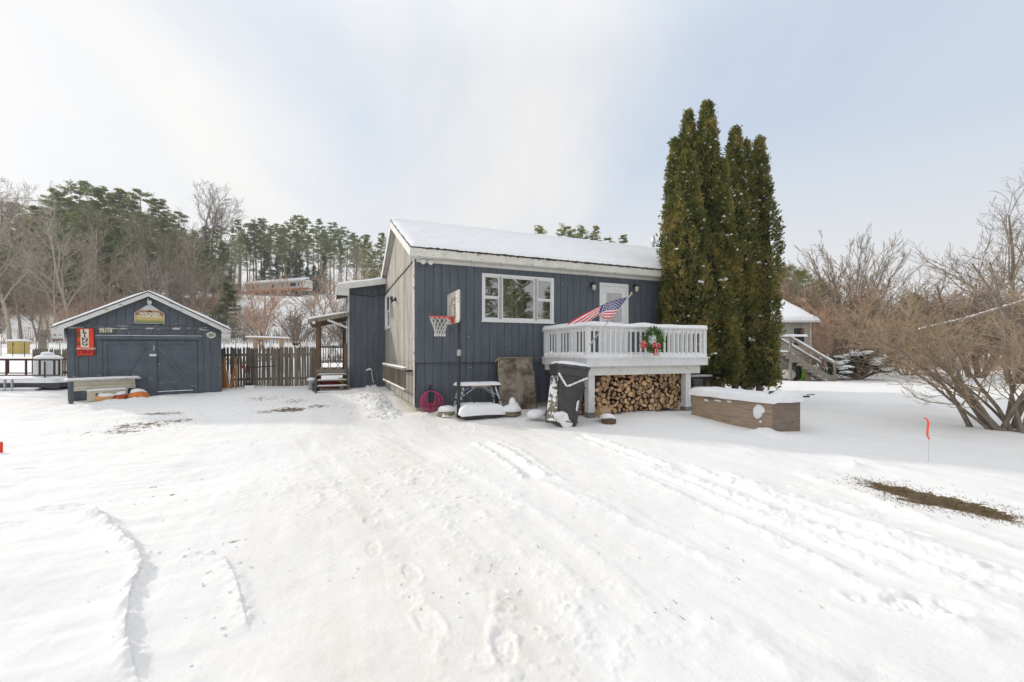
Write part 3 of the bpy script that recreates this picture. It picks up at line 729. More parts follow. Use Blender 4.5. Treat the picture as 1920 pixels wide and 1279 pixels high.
# gable end (plane s=0, facing -s): use fn that swaps axes
RID_T, RZ = 3.2, 0.0
def topline(t):                                     # underside of the rake over the wall at depth t
    zr = 5.33; ze = zsof+.02
    return ze+(zr-ze)*(1-abs(t-RID_T)/(RID_T+.0)) if t < RID_T else max(2.6, zr-(zr-ze)/RID_T*(t-RID_T))
gfn = lambda a, b, z: (b, a, z)                     # a = t along the wall, b = outward offset
ga, gb = 4.35, 5.35                                # side window
sw = (H.t(734, 0)-.0, H.t(725.5, 0), 2.35, 3.52)
if sw[0] > sw[1]: sw = (sw[1], sw[0], sw[2], sw[3])
gh = [(sw[0]+.04, sw[1]-.04, sw[2]+.04, sw[3]-.04)]
mb = MB()
def gboards(z0, z1, top=None, hl=()):
    boards(mb, 0.0, TEND, z0, z1, -.02, hl, step=.305, gap=.006, th=.016, fn=gfn, top=top)
gboards(zf, zsid-.004); gboards(zsid+.004, 3.72, None, gh)
def gtop(t): return min(topline(t), topline(t))
boards(mb, 0.0, TEND-.3, 3.728, None, -.02, (), step=.1525, gap=.004, th=.016, fn=gfn, top=gtop) if False else None
s = 0.0
while s < 6.38:
    e = s+.305; a0, b0 = s+.003, e-.003
    if a0 < RID_T < b0:
        pts = [(a0, 3.728), (b0, 3.728), (b0, topline(b0)), (RID_T, topline(RID_T)), (a0, topline(a0))]
    else: pts = [(a0, 3.728), (b0, 3.728), (b0, max(3.73, topline(b0))), (a0, max(3.73, topline(a0)))]
    mb.prism(pts, -.036, -.02, fn=gfn)
    s = e
wallback(mb, .10, TEND, zf, 3.72, -.02, .06, gh, fn=gfn)
mb.prism([(0,3.72),(TEND-.3,3.72),(RID_T,topline(RID_T)-.01)], -.019, .05, fn=gfn)
mb.build('gable_wall', M['weathered'], house)
mb = MB(); mb.box(-.045, .045, -.026, .0, zsid+.003, zsof); mb.box(-.06,-.037, -.026, .06, zf, zsof-.02)
mb.build('corner_board', [M['white_dirty']], house) if False else None
mb = MB(); mb.box(-.062, -.038, -.03, .05, zf, zsof+.12); mb.build('corner_board', M['grey_white'], house)
mb = MB(); mb.box(-.037, .085, -.030, -.0185, zsid+.002, zsof); mb.build('corner_board', M['blue'], house)
# right end and back (simple but real)
mb = MB(); mb.box(SEND-.08, SEND, .10, TEND, .2, 3.72); mb.prism([(0.0,3.72),(2*RID_T,3.72),(RID_T,5.28)], SEND-.08, SEND, fn=gfn); mb.box(.1, SEND-.08, TEND-.1, TEND, .2, 3.55)
mb.build('rear_wall', M['blue'], house)
# roof: two slopes
OV, RK = .32, .17                                  # eave and rake overhang
zr_top = 5.50; slope = (zr_top-3.93)/(RID_T+OV)
def roofz(t): return zr_top-slope*abs(t-RID_T)
T1 = 2*RID_T+.35
mb = MB()
for a, b in ((-OV, RID_T), (RID_T, T1)):
    z0, z1 = roofz(a), roofz(b); n = len(mb.v)
    for s_ in (-RK, SEND+RK):
        mb.v += [(s_, a, z0), (s_, b, z1), (s_, b, z1-.03), (s_, a, z0-.03)]
    for q in ((0,1,2,3),(7,6,5,4),(0,4,5,1),(2,6,7,3),(0,3,7,4),(1,5,6,2)): mb.f.append(tuple(n+i for i in q)); mb.m.append(0)
mb.build('roof', M['shingle'], house)
roof = house.children[-1]
def rfn(flip):
    def f(u, v, h):
        t = -OV-.03+v if not flip else T1-v
        return (-RK-.02+u, t, roofz(t)+.004+h)
    return f
L = RID_T+OV+.03
mb = MB(); mb.snow(SEND+2*RK+.04, L+.10, .075, lambda u, v, h: ((-RK-.01+u), (-OV+.0+v*(L-.0)/(L+.10)), roofz(-OV+v*(L)/(L+.10))+.004+h), res=.09, r=.10, seed=3, und=.18)
mb.snow(SEND+2*RK+.04, T1-RID_T+.06, .09, lambda u, v, h: ((-RK-.01+u), T1-v*(T1-RID_T+.02)/(T1-RID_T+.06), roofz(T1-v*(T1-RID_T+.02)/(T1-RID_T+.06))+.004+h), res=.12, r=.10, seed=4, und=.18)
mb.build('roof_snow', M['snow'], roof, smooth=True)
# ridge cap of snow
mb = MB(); mb.snow(SEND+2*RK, .55, .075, lambda u, v, h: (-RK+u, RID_T-.275+v, roofz(RID_T-.275+v)+.05+h), res=.08, r=.25, seed=9); mb.build('ridge_snow', M['snow'], roof, smooth=True)
# fascia, soffit, rakes
mb = MB(); mb.box(-RK, SEND+RK, -OV-.022, -OV, 3.72, 3.895); mb.build('fascia', M['moss_white'], house)
mb = MB(); mb.box(-RK, SEND+RK, -OV+.001, 0.005, 3.705, 3.72); mb.build('soffit', M['white_dirty'], house)
mb = MB(); mb.box(0.0, SEND, -.045, -.02, 3.64, 3.704); mb.build('frieze_board', M['white_dirty'], house)
mb = MB()
for a, b in ((-OV-.02, RID_T), (T1, RID_T)):
    za, zb = roofz(a)-.032, roofz(b)-.032; n = len(mb.v)
    for s_ in (-RK-.025, -RK-.001): mb.v += [(s_, a, za-.20), (s_, b, zb-.20), (s_, b, zb-.004), (s_, a, za-.004)]
    for q in ((3,2,1,0),(4,5,6,7),(0,1,5,4),(1,2,6,5),(2,3,7,6),(3,0,4,7)): mb.f.append(tuple(n+i for i in q)); mb.m.append(0)
    n = len(mb.v)                                    # rake soffit
    for s_ in (-RK, -.02): mb.v += [(s_, a, za-.10), (s_, b, zb-.10), (s_, b, zb-.085), (s_, a, za-.085)]
    for q in ((3,2,1,0),(4,5,6,7),(0,1,5,4),(1,2,6,5),(2,3,7,6),(3,0,4,7)): mb.f.append(tuple(n+i for i in q)); mb.m.append(0)
mb.build('rake_board', M['white_dirty'], house)
rake = house.children[-1]
# icicles
for s_, z_, L_, r_ in ((-.19, 3.76, .58, .014), (.02,3.72,.12,.008), (1.25,3.72,.16,.009), (2.02,3.72,.2,.011), (2.4,3.72,.08,.007), (2.9,3.72,.06,.006)):
    mb = MB(); mb.tube([(s_,-OV-.01,z_), (s_+.004,-OV-.01,z_-L_*.4), (s_,-OV-.01,z_-L_)], [r_, r_*.7, .001], 6); mb.build('icicle', M['ice'], house, smooth=True)
# debris along the roof edge
mb = MB(); rs = random.Random(2)
for k in range(900):
    s_ = rs.uniform(0, SEND)
    if rs.random() > .25+.75*min(1, s_/3): continue
    mb.blob((s_, -OV-.02+rs.uniform(-.02,.02), 3.90+rs.uniform(-.01,.025)), rs.uniform(.01,.05), .02, rs.uniform(.008,.02), rs.randrange(99), n=5, amp=.5)
mb.build('roof_edge_litter', M['shingle'], roof)

def window(parent, a, b, z0, z1, t, bays, fn=None, cols=None, name='window', pane='glass', fw=.055):
    """framed window, bays = [(x0,x1,split)] with split = double-hung"""
    f = MB(); fx = fn or (lambda x, y, z: (x, y, z))
    for q in ((a, b, z1-fw, z1), (a, b, z0, z0+fw), (a, a+fw, z0+fw, z1-fw), (b-fw, b, z0+fw, z1-fw)):
        f.box(q[0], q[1], t-.05, t+.03, q[2], q[3], fn=fn)
    f.box(a-.02, b+.02, t-.058, t-.018, z0-.03, z0-.001, fn=fn)
    fo = f.build(name, M['white'], parent)
    for x0, x1, sp in bays:
        for edge in (x0, x1):
            if a+fw < edge < b-fw: 
                mb = MB(); mb.box(edge-.028, edge+.028, t-.046, t+.03, z0+fw, z1-fw, fn=fn); mb.build('mullion', M['white'], fo)
        i0, i1 = x0+.03, x1-.03
        if x0 <= a+.001: i0 = a+fw
        if x1 >= b-.001: i1 = b-fw
        rows = [(z0+fw, z1-fw)] if not sp else [((z0+z1)/2-.0, z1-fw), (z0+fw, (z0+z1)/2)]
        for k, (p, q) in enumerate(rows):
            off = .0 if k == 0 else .016
            m2 = MB(); w = .035
            for r_ in ((i0, i1, q-w, q), (i0, i1, p, p+w), (i0, i0+w, p+w, q-w), (i1-w, i1, p+w, q-w)):
                m2.box(r_[0], r_[1], t-.026+off, t-.004+off, r_[2], r_[3], fn=fn)
            m2.build('sash', M['white'], fo)
            g = MB(); c = [(i0+w, t-.014+off, p+w), (i1-w, t-.014+off, p+w), (i1-w, t-.014+off, q-w), (i0+w, t-.014+off, q-w)]
            g.face([fx(*v) for v in c]); g.build('pane', M[pane], fo)
    return fo
W = wb-wa
wx1, wx2 = H.s(938), H.s(1004)
win = window(house, wa, wb, wz0, wz1, 0, [(wa, wx1, True), (wx1, wx2, False), (wx2, wb, True)])
# room behind, curtains
def curtain(name, parent, x0, x1, z0, z1, t, mat, waves=14, amp=.02):
    mb = MB(); n = int(waves*6); 
    for i in range(n):
        p, q = i/n, (i+1)/n; xa, xb = x0+(x1-x0)*p, x0+(x1-x0)*q
        ya, yb = t+amp*math.sin(p*waves*6.28)+amp*.5*math.sin(p*waves*2.9), t+amp*math.sin(q*waves*6.28)+amp*.5*math.sin(q*waves*2.9)
        mb.face([(xa,ya,z0),(xb,yb,z0),(xb,yb,z1),(xa,ya,z1)])
    return mb.build(name, mat, parent, smooth=True)
curtain('curtain', win, wx1+.02, wx1+.42, wz0+.05, wz1-.05, .13, M['curtain'], 5)
curtain('curtain', win, wx1+.40, wx2-.02, wz0+.05, wz1-.05, .16, M['curtain_grey'], 9, .015)
curtain('curtain', win, wx2+.03, wb-.05, wz0+.05, (wz0+wz1)/2+.1, .13, M['curtain_grey'], 5)
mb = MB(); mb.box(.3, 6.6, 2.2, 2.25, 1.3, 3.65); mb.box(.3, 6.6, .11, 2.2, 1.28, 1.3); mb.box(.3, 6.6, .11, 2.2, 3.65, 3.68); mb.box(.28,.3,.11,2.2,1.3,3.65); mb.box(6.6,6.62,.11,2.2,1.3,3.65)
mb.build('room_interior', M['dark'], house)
# lace-like snowflake hanging in the left lower sash
mb = MB(); cx_, cz_ = wa+.19, wz0+.33
for k in range(12):
    a = k*math.pi/6; mb.bar((cx_, .05, cz_), (cx_+.12*math.cos(a), .05, cz_+.17*math.sin(a)), .006, .006)
    for q in (.45, .75):
        x_, z_ = cx_+.12*q*math.cos(a), cz_+.17*q*math.sin(a)
        for da_ in (-.6, .6): mb.bar((x_, .05, z_), (x_+.045*math.cos(a+da_), .05, z_+.055*math.sin(a+da_)), .004, .004)
mb.build('window_ornament', M['curtain_grey'], win)
# side window in the gable: outward is -s
window(house, sw[0], sw[1], sw[2], sw[3], -.02, [(sw[0], sw[1], True)], fn=gfn, name='window')
mb = MB(); mb.box(sw[0]-.1, sw[1]+.1, .3, .32, sw[2]-.1, sw[3]+.1, fn=gfn); mb.build('window_backing', M['dark'], house)

# front door
fr = MB()
fr.box(da, da+.085, -.045, .06, dz0, dz1); fr.box(db-.085, db, -.045, .06, dz0, dz1); fr.box(da+.085, db-.085, -.045, .06, dz1-.085, dz1)
door = fr.build('door', M['white'], house)
ia, ib, it = da+.088, db-.088, dz1-.088
gA, gB, gT, gM = ia+.15, ib-.13, it-.19, dz0+.95
mb = MB(); y0, y1 = -.02, .015
mb.box(ia, gA, y0, y1, dz0, it); mb.box(gB, ib, y0, y1, dz0, it); mb.box(gA, gB, y0, y1, gT, it); mb.box(gA, gB, y0, y1, gM-.12, gM); mb.box(gA, gB, y0+.008, y1, dz0, gM-.12)
mb.build('door_leaf', M['white'], door)
mb = MB(); mb.face([(gA,-.004,gM),(gB,-.004,gM),(gB,-.004,gT),(gA,-.004,gT)]); mb.build('door_glass', M['glass'], door)
mb = MB(); gx, gzc = (gA+gB)/2, gT-.27; rr = .006
for k in range(12):
    a = k*math.pi/6+.26
    mb.bar((gx+.06*math.cos(a),.002,gzc+.06*math.sin(a)), (gx+.17*math.cos(a),.002,gzc+.2*math.sin(a)), .008, .006)
ring = [(gx+.06*math.cos(a*math.pi/6), .002, gzc+.06*math.sin(a*math.pi/6)) for a in range(13)]; mb.tube(ring, .005, 4)
for z_ in (gT-.05, gT-.52, gM+.08): mb.bar((gA,.002,z_), (gB,.002,z_), .006, .01)
for x_ in (gA+.05, gB-.05): mb.bar((x_,.002,gM), (x_,.002,gT), .01, .006)
mb.build('leaded_caming', M['galv'], door)
mb = MB(); mb.tube([(ia+.07,-.07,dz0+.95),(ia+.07,-.02,dz0+.95)], .015, 8); mb.tube([(ia+.07,-.07,dz0+.95),(ia+.19,-.075,dz0+.95)], .012, 8); mb.build('handle', M['galv'], door)
mb = MB(); mb.box(gA-.02, gB+.02, .06, .065, dz0, it); mb.build('door_curtain', M['curtain_grey'], door)
# wall lamps
def wall_lamp(s_, z_):
    mb = MB(); mb.box(s_-.05, s_+.05, -.04, -.019, z_-.02, z_+.11); mb.tube([(s_,-.03,z_+.08),(s_+.0,-.11,z_+.11),(s_,-.14,z_+.075)], .012, 6); mb.lathe([(.02,.0),(.065,-.015),(.06,-.05)], 12, (s_,-.14,z_+.085))
    o = mb.build('wall_lamp', M['black'], house)
    g = MB(); g.lathe([(.055,-.05),(.06,-.09),(.052,-.16),(.03,-.20)], 12, (s_,-.14,z_+.085)); g.build('lamp_glass', M['lampglass'], o, smooth=True)
wall_lamp(H.s(1108.5), H.z(538, H.s(1108.5))); wall_lamp(H.s(1188), H.z(541, H.s(1188)))
# twin floodlight under the eave
s_, z_ = H.s(795, -.1), 3.66
mb = MB(); mb.box(s_-.05, s_+.07, -.07, -.021, z_-.01, z_+.06)
for dx_ in (-.06, .12):
    mb.lathe([(.02,-.05),(.035,-.04),(.055,.04),(.057,.055)], 12, (0,0,0), fn=lambda x, y, z: (s_+dx_+x+.4*z, -.14-z*.9, z_-.02+y-.35*z))
mb.build('floodlight', M['white_dirty'], house, smooth=False)
# old black flood lamp on the gable
t_ = H.t(735.5, -.15); z_ = H.z(561, -.15, t_)
mb = MB(); mb.box(-.09, -.037, t_-.05, t_+.05, z_-.05, z_+.05)
for dz_, dt_ in ((-.06, -.1), (.04, .08)):
    mb.lathe([(.02,-.06),(.035,-.03),(.07,.05)], 10, (0,0,0), fn=lambda x, y, z: (-.16-z*.8, t_+dt_+x, z_+dz_+y-z*.4))
mb.build('gable_lamp', M['iron'], house)
# cable run down the gable and across the addition
mb = MB(); pts = [(-.05, .05, 3.70), (-.05, 1.6, 3.47)]
zc = [H.z(py_, -.05, H.t(px_, -.05)) for px_, py_ in ((779,484),(762,505),(745,524),(727,546))]
tc_ = [H.t(px_, -.05) for px_ in (779,762,745,727)]
mb.tube([(-.05, min(max(t_, .05), 5.95), z_) for t_, z_ in zip(tc_, zc)]+[(-.05, 5.93, zc[-1]-.02)], .014, 6)
mb.tube([(-.07, 5.94, zc[-1]-.02), (-.5, 5.93, zc[-1]-.1), (-1.2, 5.94, zc[-1]-.06)], .012, 6)
mb.build('cable', M['black'], house)
# vent slot in the gable
# ------------------------------------------------------------------ side addition
AT = 6.0; AL = H.s(655, AT)                        # its front wall plane and left edge (negative)
at0 = H.z(533, -.05, AT); 
mb = MB(); 
def atop(s_): return at0-.02+(s_)*(.19)             # falls to the left
s_ = AL
while s_ < -.05:
    e = min(s_+.203, -.04)
    mb.prism([(s_+.005, .22), (e-.005, .22), (e-.005, 1.02), (s_+.005, 1.02)], AT-.018, AT)
    mb.prism([(s_+.005, 1.03), (e-.005, 1.03), (e-.005, atop(e)), (s_+.005, atop(s_))], AT-.024, AT)
    s_ = e
mb.prism([(AL, .0), (-.04, .0), (-.04, atop(-.04)-.01), (AL, atop(AL)-.01)], AT+.001, AT+.12)
mb.box(AL, AL+.1, AT+.12, 9.6, .1, atop(AL)-.02); mb.box(AL+.1, -.04, 9.5, 9.6, .1, atop(AL)-.02)
mb.build('addition_wall', M['blue'], house)
mb = MB(); mb.box(AL-.03, AL-.001, AT-.03, AT+.05, .15, atop(AL)); mb.box(AL-.05,AL-.031,AT-.02,AT+.12,.9,atop(AL)-.1); mb.build('addition_trim', M['grey_white'], house)
# addition roof: falls to the left
RL = H.s(632, AT-.3)
mb = MB(); ro = []
def arz(s_): return at0+.16+s_*.19
mb.prism([(RL, arz(RL)-.03), (-.02, arz(-.02)-.03), (-.02, arz(-.02)), (RL, arz(RL))], AT-.35, 9.8)
aroof = mb.build('addition_roof', M['shingle'], house)
mb = MB(); mb.snow(-RL+.05, 4.0, .085, lambda u, v, h: (RL-.02+u, AT-.36+v, arz(RL-.02+u)+.003+h), res=.08, r=.1, seed=21); mb.build('addition_roof_snow', M['snow'], aroof, smooth=True)
mb = MB(); mb.prism([(RL, arz(RL)-.19), (-.05, arz(-.05)-.19), (-.05, arz(-.05)-.002), (RL, arz(RL)-.002)], AT-.375, AT-.352)
mb.box(RL-.02, RL, AT-.375, 9.8, arz(RL)-.20, arz(RL)-.003); mb.prism([(RL+.0, arz(RL)-.36), (AL-.02, arz(RL)-.36), (AL-.02, arz(AL)-.15), (RL, arz(RL)-.19)], AT-.36, AT-.33)
mb.build('addition_fascia', M['white_dirty'], house)
# leaning navy board by the steps
mb = MB(); mb.prism([(AL-.12, .17), (AL-.03, .17), (AL-.03, 1.0), (AL-.12, 1.03)], AT-.12, AT-.06)
o = mb.build('leaning_board', M['blue_trim'], None); o.location = (H.x, H.y, 0); o.rotation_euler = (0,0,H.a)
tag(o, 'dark navy board standing against the corner of the side addition', 'board')
# broken snowy shingle bracket on the addition wall
mb = MB(); s_ = H.s(692, AT-.1); z_ = H.z(692, s_, AT)
mb.prism([(s_-.12,z_-.07),(s_-.02,z_+.04),(s_+.05,z_+.03),(s_+.14,z_-.08),(s_+.03,z_-.02)], AT-.12, AT-.027); mb.bar((s_+.08,AT-.05,z_-.1),(s_+.16,AT-.05,z_-.5),.02,.02)
o = mb.build('plant_bracket', M['snow'], house)
# satellite dish on the ridge
ds = H.s(1222, RID_T+.4); 
dish = empty('satellite_dish', (*H.w(ds, RID_T+.35), roofz(RID_T+.35)+.28), H.a, 'grey satellite dish standing on the far roof slope beside the arborvitae', 'satellite dish')
mb = MB(); prof = [(0.001,0),(.12,.01),(.2,.035),(.26,.065),(.262,.07),(.2,.042),(.12,.018),(.001,.008)]
mb.lathe(prof, 20, (0,0,0), fn=lambda x, y, z: (z*.9+.0, x*.55+.05, .33+y)); mb.build('reflector', M['galv'], dish, smooth=True)
mb = MB(); mb.tube([(0,0,-.35),(0,0.02,.3)], .02, 6); mb.build('mast', M['galv'], dish)
mb = MB(); mb.tube([(0.03,.0,.1),(.3,.1,.18)], .012, 6); mb.box(.28,.34,.07,.13,.16,.24); mb.build('feed_arm', M['iron'], dish)

# ------------------------------------------------------------------ railing-like ladder hung along the gable
def hobj(o): o.location = (H.x, H.y, 0); o.rotation_euler = (0,0,H.a); return o
hr = empty('hanging_railing', (*H.w(-.2, 3), 0), H.a, 'old wooden railing section with snow on top hung along the grey gable wall', 'railing')
ta, tb = H.t(760, -.26), H.t(719.5, -.26)
ta, tb = min(ta, tb), max(ta, tb); tb = min(tb, 5.7)
ztop = 1.10; zbot = .60
def rel(mb_pts): return mb_pts
mb = MB(); mb.box(-.10,-.02, ta-3, tb-3, ztop, ztop+.05); mb.build('top_rail', M['grey_wood'], hr)
mb = MB(); mb.box(-.09,-.03, ta-3, tb-3, zbot, zbot+.05); mb.build('bottom_rail', M['grey_wood'], hr)
n = 15
for k in range(n):
    t_ = ta+.08+(tb-ta-.16)*k/(n-1)-3
    mb = MB(); mb.box(-.085,-.035, t_-.026, t_+.026, zbot+.051, ztop-.001); mb.build('baluster', M['fence'], hr)
for t_ in (ta+.25, tb-.4):
    mb = MB(); mb.box(-.019, .15, t_-3-.03, t_-3+.03, ztop-.05, ztop-.002); mb.build('bracket', M['iron'], hr)
mb = MB(); mb.snow(.11, tb-ta, .04, lambda u, v, h: (-.115+u, ta-3+v, ztop+.052+h), res=.03, r=.05, seed=5); mb.snow(.07, tb-ta, .03, lambda u, v, h: (-.1+u, ta-3+v, zbot+.052+h), res=.03, r=.03, seed=6)
mb.build('rail_snow', M['snow'], hr, smooth=True)

# ------------------------------------------------------------------ front deck
DT = -H.t(1100, H.s(1017, 0)) if H.t(1100, H.s(1017,0)) < 0 else H.t(1100, H.s(1017,0))
DA = H.s(1017, 0)+.02; DT = -DT; DB = H.s(1323, DT)
DZ = H.z(670.5, DA, DT)
deck = empty('raised_deck', (*H.w(DA, 0), 0), H.a, 'white raised deck with snowy railing in front of the door, firewood under it', 'deck')
dW, dD = DB-DA, -DT
mb = MB(); mb.box(.02, dW-.02, -dD+.02, .0-.03, DZ-.04, DZ-.004); mb.build('deck_boards', M['white'], deck)
mb = MB(); mb.box(-.04, dW+.04, -dD-.04, -dD, DZ-.20, DZ-.03); mb.box(-.04, 0, -dD, -.025, DZ-.20, DZ-.03); mb.box(dW, dW+.04, -dD, -.025, DZ-.20, DZ-.03); mb.build('fascia', M['white'], deck, bevel=.004)
mb = MB(); mb.box(-.07, dW+.07, -dD-.07, -dD+.05, DZ-.029, DZ-.002); mb.box(-.07, .05, -dD+.05, -.03, DZ-.029, DZ-.002); mb.box(dW-.05, dW+.07, -dD+.05, -.03, DZ-.029, DZ-.002); mb.build('edge_trim', M['white'], deck)
mb = MB(); mb.box(-.0, dW-.12, -dD+.06, -dD+.11, DZ-.40, DZ-.202); mb.box(0, .04, -dD+.11, -.1, DZ-.34, DZ-.202); mb.box(dW-.16, dW-.12, -dD+.11, -.1, DZ-.40, DZ-.202); mb.build('beam', M['white_dirty'], deck)
pa = H.s(1104, DT+.1)-DA; pb = H.s(1286.5, DT+.1)-DA
for x_ in (pa, pb):
    w_ = .165
    mb = MB(); mb.box(x_, x_+w_, -dD+.112, -dD+.112+w_, .15, DZ-.21); p_ = mb.build('post', M['white'], deck, bevel=.006)
    mb = MB(); mb.box(x_-.012, x_+w_+.012, -dD+.10, -dD+.124+w_, -.3, .17); mb.build('footing', M['concrete_grey'], p_)
# railing
RT = H.z(613, DA, DT)                              # top of cap rail
def railing(p0, p1, n, posts):
    p0, p1 = Vector(p0), Vector(p1); d = (p1-p0).normalized(); L_ = (p1-p0).length
    nrm = Vector((-d.y, d.x, 0))
    mb = MB(); mb.bar(p0+Vector((0,0,RT-.045)), p1+Vector((0,0,RT-.045)), .035, .08); mb.build('top_rail', M['white'], deck)
    mb = MB(); mb.bar(p0-d*.05+Vector((0,0,RT+.012)), p1+d*.05+Vector((0,0,RT+.012)), .13, .03); mb.build('cap_rail', M['white'], deck)
    mb = MB(); mb.bar(p0+Vector((0,0,DZ+.09)), p1+Vector((0,0,DZ+.09)), .035, .06); mb.build('bottom_rail', M['white'], deck)
    for k in range(n):
        q = p0+d*(L_*(k+1)/(n+1)); mb = MB(); mb.bar(q-nrm*.032+Vector((0,0,DZ+.02)), q-nrm*.032+Vector((0,0,RT-.004)), .036, .028, up=nrm)
        mb.build('baluster', M['white'], deck)
    for f_ in posts:
        q = p0+d*(L_*f_); mb = MB(); mb.bar(q+Vector((0,0,DZ-.0)), q+Vector((0,0,RT-.004)), .095, .095, up=nrm); mb.build('railing_post', M['white'], deck)
railing((.03,-.05,0), (.03,-dD+.03,0), 13, (0.03, .36, .70))
railing((.03,-dD+.03,0), (dW-.03,-dD+.03,0), 23, (0.0, .52, 1.0))
railing((dW-.03,-dD+.03,0), (dW-.03,-.05,0), 12, (.5, .97))
mb = MB(); mb.snow(dW+.12, .17, .105, lambda u, v, h: (-.06+u, -dD-.055+v, RT+.028+h), res=.035, r=.07, seed=31, und=.35)
mb.snow(.16, dD+.02, .13, lambda u, v, h: (-.05+u, -dD-.03+v, RT+.03+h), res=.035, r=.07, seed=32, und=.4)
mb.snow(.16, dD, .10, lambda u, v, h: (dW-.11+u, -dD+v, RT+.028+h), res=.04, r=.07, seed=33)
mb.build('rail_snow', M['snow'], deck, smooth=True)
mb = MB(); mb.snow(dW+.08, dD-.02, .12, lambda u, v, h: (-.04+u, -dD-.05+v, DZ+.0+h), res=.05, r=.16, seed=34, und=.35)
rs = random.Random(6)
for k in range(24):
    x_ = .03+(dW-.06)*(k+1)/24; mb.blob((x_, -dD-.01, DZ+.03), .045, .05, .05+.03*rs.random(), k, n=8)
for k in range(13): mb.blob((-.01, -.05-(dD-.08)*(k+1)/14, DZ+.04), .06, .07, .06+.05*rs.random(), k, n=8)
mb.build('deck_snow', M['snow'], deck, smooth=True)

# ------------------------------------------------------------------ firewood
def log_mesh(seed, L=.42, r=.05, kind=0):
    rs = random.Random(seed); mb = MB(); n = 12; pts = []
    for k in range(n):
        a = 2*math.pi*k/n
        rr = r*(1+.10*math.sin(2*a+seed)+.06*rs.uniform(-1,1))
        x, z = rr*math.cos(a), rr*math.sin(a)
        if kind == 1: z = max(z, -.25*r)
        if kind == 2: z = max(z, -.15*r+.5*x*0); x = min(x, .35*r)
        pts.append((x, z))
    b = len(mb.v); 
    for y, s_ in ((0,1), (L, 1)):
        dx = rs.uniform(-.01,.01)
        for x, z in pts: mb.v.append((x*s_+dx, y, z*s_))
    mb.f.append(tuple(b+i for i in range(n))); mb.m.append(0); mb.f.append(tuple(b+n+i for i in reversed(range(n)))); mb.m.append(0)
    for i in range(n):
        j = (i+1) % n; mb.f.append((b+j, b+i, b+n+i, b+n+j)); mb.m.append(1)
    return mb
protos = []
for k in range(9):
    o = log_mesh(k, kind=(0,0,0,1,1,2,0,0,1)[k]).build('firewood_log', [M['logend'], M['bark']], None)
    protos.append(o)
used = set()
def put_log(x, y, z, sc, ry, rz=0.0, tilt=0.0, kind=None, grp='firewood logs stacked under the deck', label='split firewood log in the stacked pile under the white deck'):
    k = rs.randrange(9) if kind is None else kind
    o = protos[k]
    if k in used: o = o.copy(); COL.objects.link(o)
    used.add(k)
    o.location = (x, y, z); o.rotation_euler = (tilt, ry, rz); o.scale = (sc, 1, sc)
    tag(o, label, 'firewood log', grp); return o
rs = random.Random(77)
LA, LB = pa+.16, pb+.02; z0_ = .10; z1_ = DZ-.215
circ = []
def topz(x): return z1_ if x > LA+.62 else .58+(z1_-.58)*max(0, (x-LA))/.62
tries = [(.062, 900), (.055, 2600), (.047, 4500), (.040, 5000), (.032, 5000), (.025, 5000)]
for r_, n_ in tries:
    for k in range(n_):
        x_ = rs.uniform(LA+r_, LB-r_); z_ = rs.uniform(z0_+r_, topz(x_)-r_*.3)
        if z_+r_ > z1_: continue
        if all((x_-a)**2+(z_-b)**2 > ((r_+c)*.97)**2 for a, b, c in circ): circ.append((x_, z_, r_))
for x_, z_, r_ in circ:
    X, Y = H.w(DA+x_, DT+.27+rs.uniform(-.035,.035)); put_log(X, Y, z_, r_/.05*1.06, rs.uniform(0,6.28), H.a+rs.uniform(-.06,.06), rs.uniform(-.05,.05))
NLOG = len(circ)
# side stack beyond the left post: logs crosswise
row = 0; z_ = .14
while z_ < .66:
    if row % 2 == 0:
        for q in range(3):
            X, Y = H.w(DA+.02+q*.105-.02, DT+.45); put_log(X, Y, z_, rs.uniform(.85,1.1), rs.uniform(0,6), H.a, 0, None, 'crosswise firewood logs left of the deck post', 'firewood log in the short crosswise stack between bin and deck post')
    else:
        for q in range(3):
            X, Y = H.w(DA-.10, DT+.47+q*.12); put_log(X, Y, z_, rs.uniform(.8,1.0), rs.uniform(0,6), H.a-math.pi/2, 0, None, 'crosswise firewood logs left of the deck post', 'firewood log in the short crosswise stack between bin and deck post')
    z_ += .085; row += 1
lp = P(1133, 766, 9.35)
o = log_mesh(55, .26, .095).build('log_round', [M['logend'], M['tan_wood']]); o.location = (lp.x-.12, lp.y+.02, .21); o.rotation_euler = (0, .3, H.a-math.pi/2+.12); tag(o, 'pale barkless log section lying on its side by the deck post', 'log')
lr = empty('chopping_log', (lp.x+.07, lp.y-.13, .02), 0, 'short dark log capped with snow in front of the stacked firewood', 'log')
mb = MB(); mb.lathe([(.15,0),(.155,.06),(.145,.12),(.14,.125)], 14, m=0); mb.build('wood', M['bark'], lr)
mb = MB(); mb.blob((0,0,.12), .17, .15, .08, 4, n=16, flat=-.01); mb.build('snow_cap', M['snow'], lr, smooth=True)
mb = MB(); mb.box(LA-.05, LB, -.0, .08, 0.03, .09); o = mb.build('skid_timber', M['grey_wood']); o.location = (*H.w(DA, DT+.19), 0); o.rotation_euler = (0,0,H.a); tag(o, 'grey timber skid on the snow along the foot of the stacked firewood', 'timber')
mb = MB(); mb.box(0, dW, 0, .03, .0, 1.0); o = mb.build('shade_sheet', M['black']); o.location = (*H.w(DA, DT+.95), 0); o.rotation_euler = (0,0,H.a); tag(o, 'black sheet added for the shade behind the firewood under the deck', 'shade_sheet')  # black sheet stands in for the deep shade under the deck

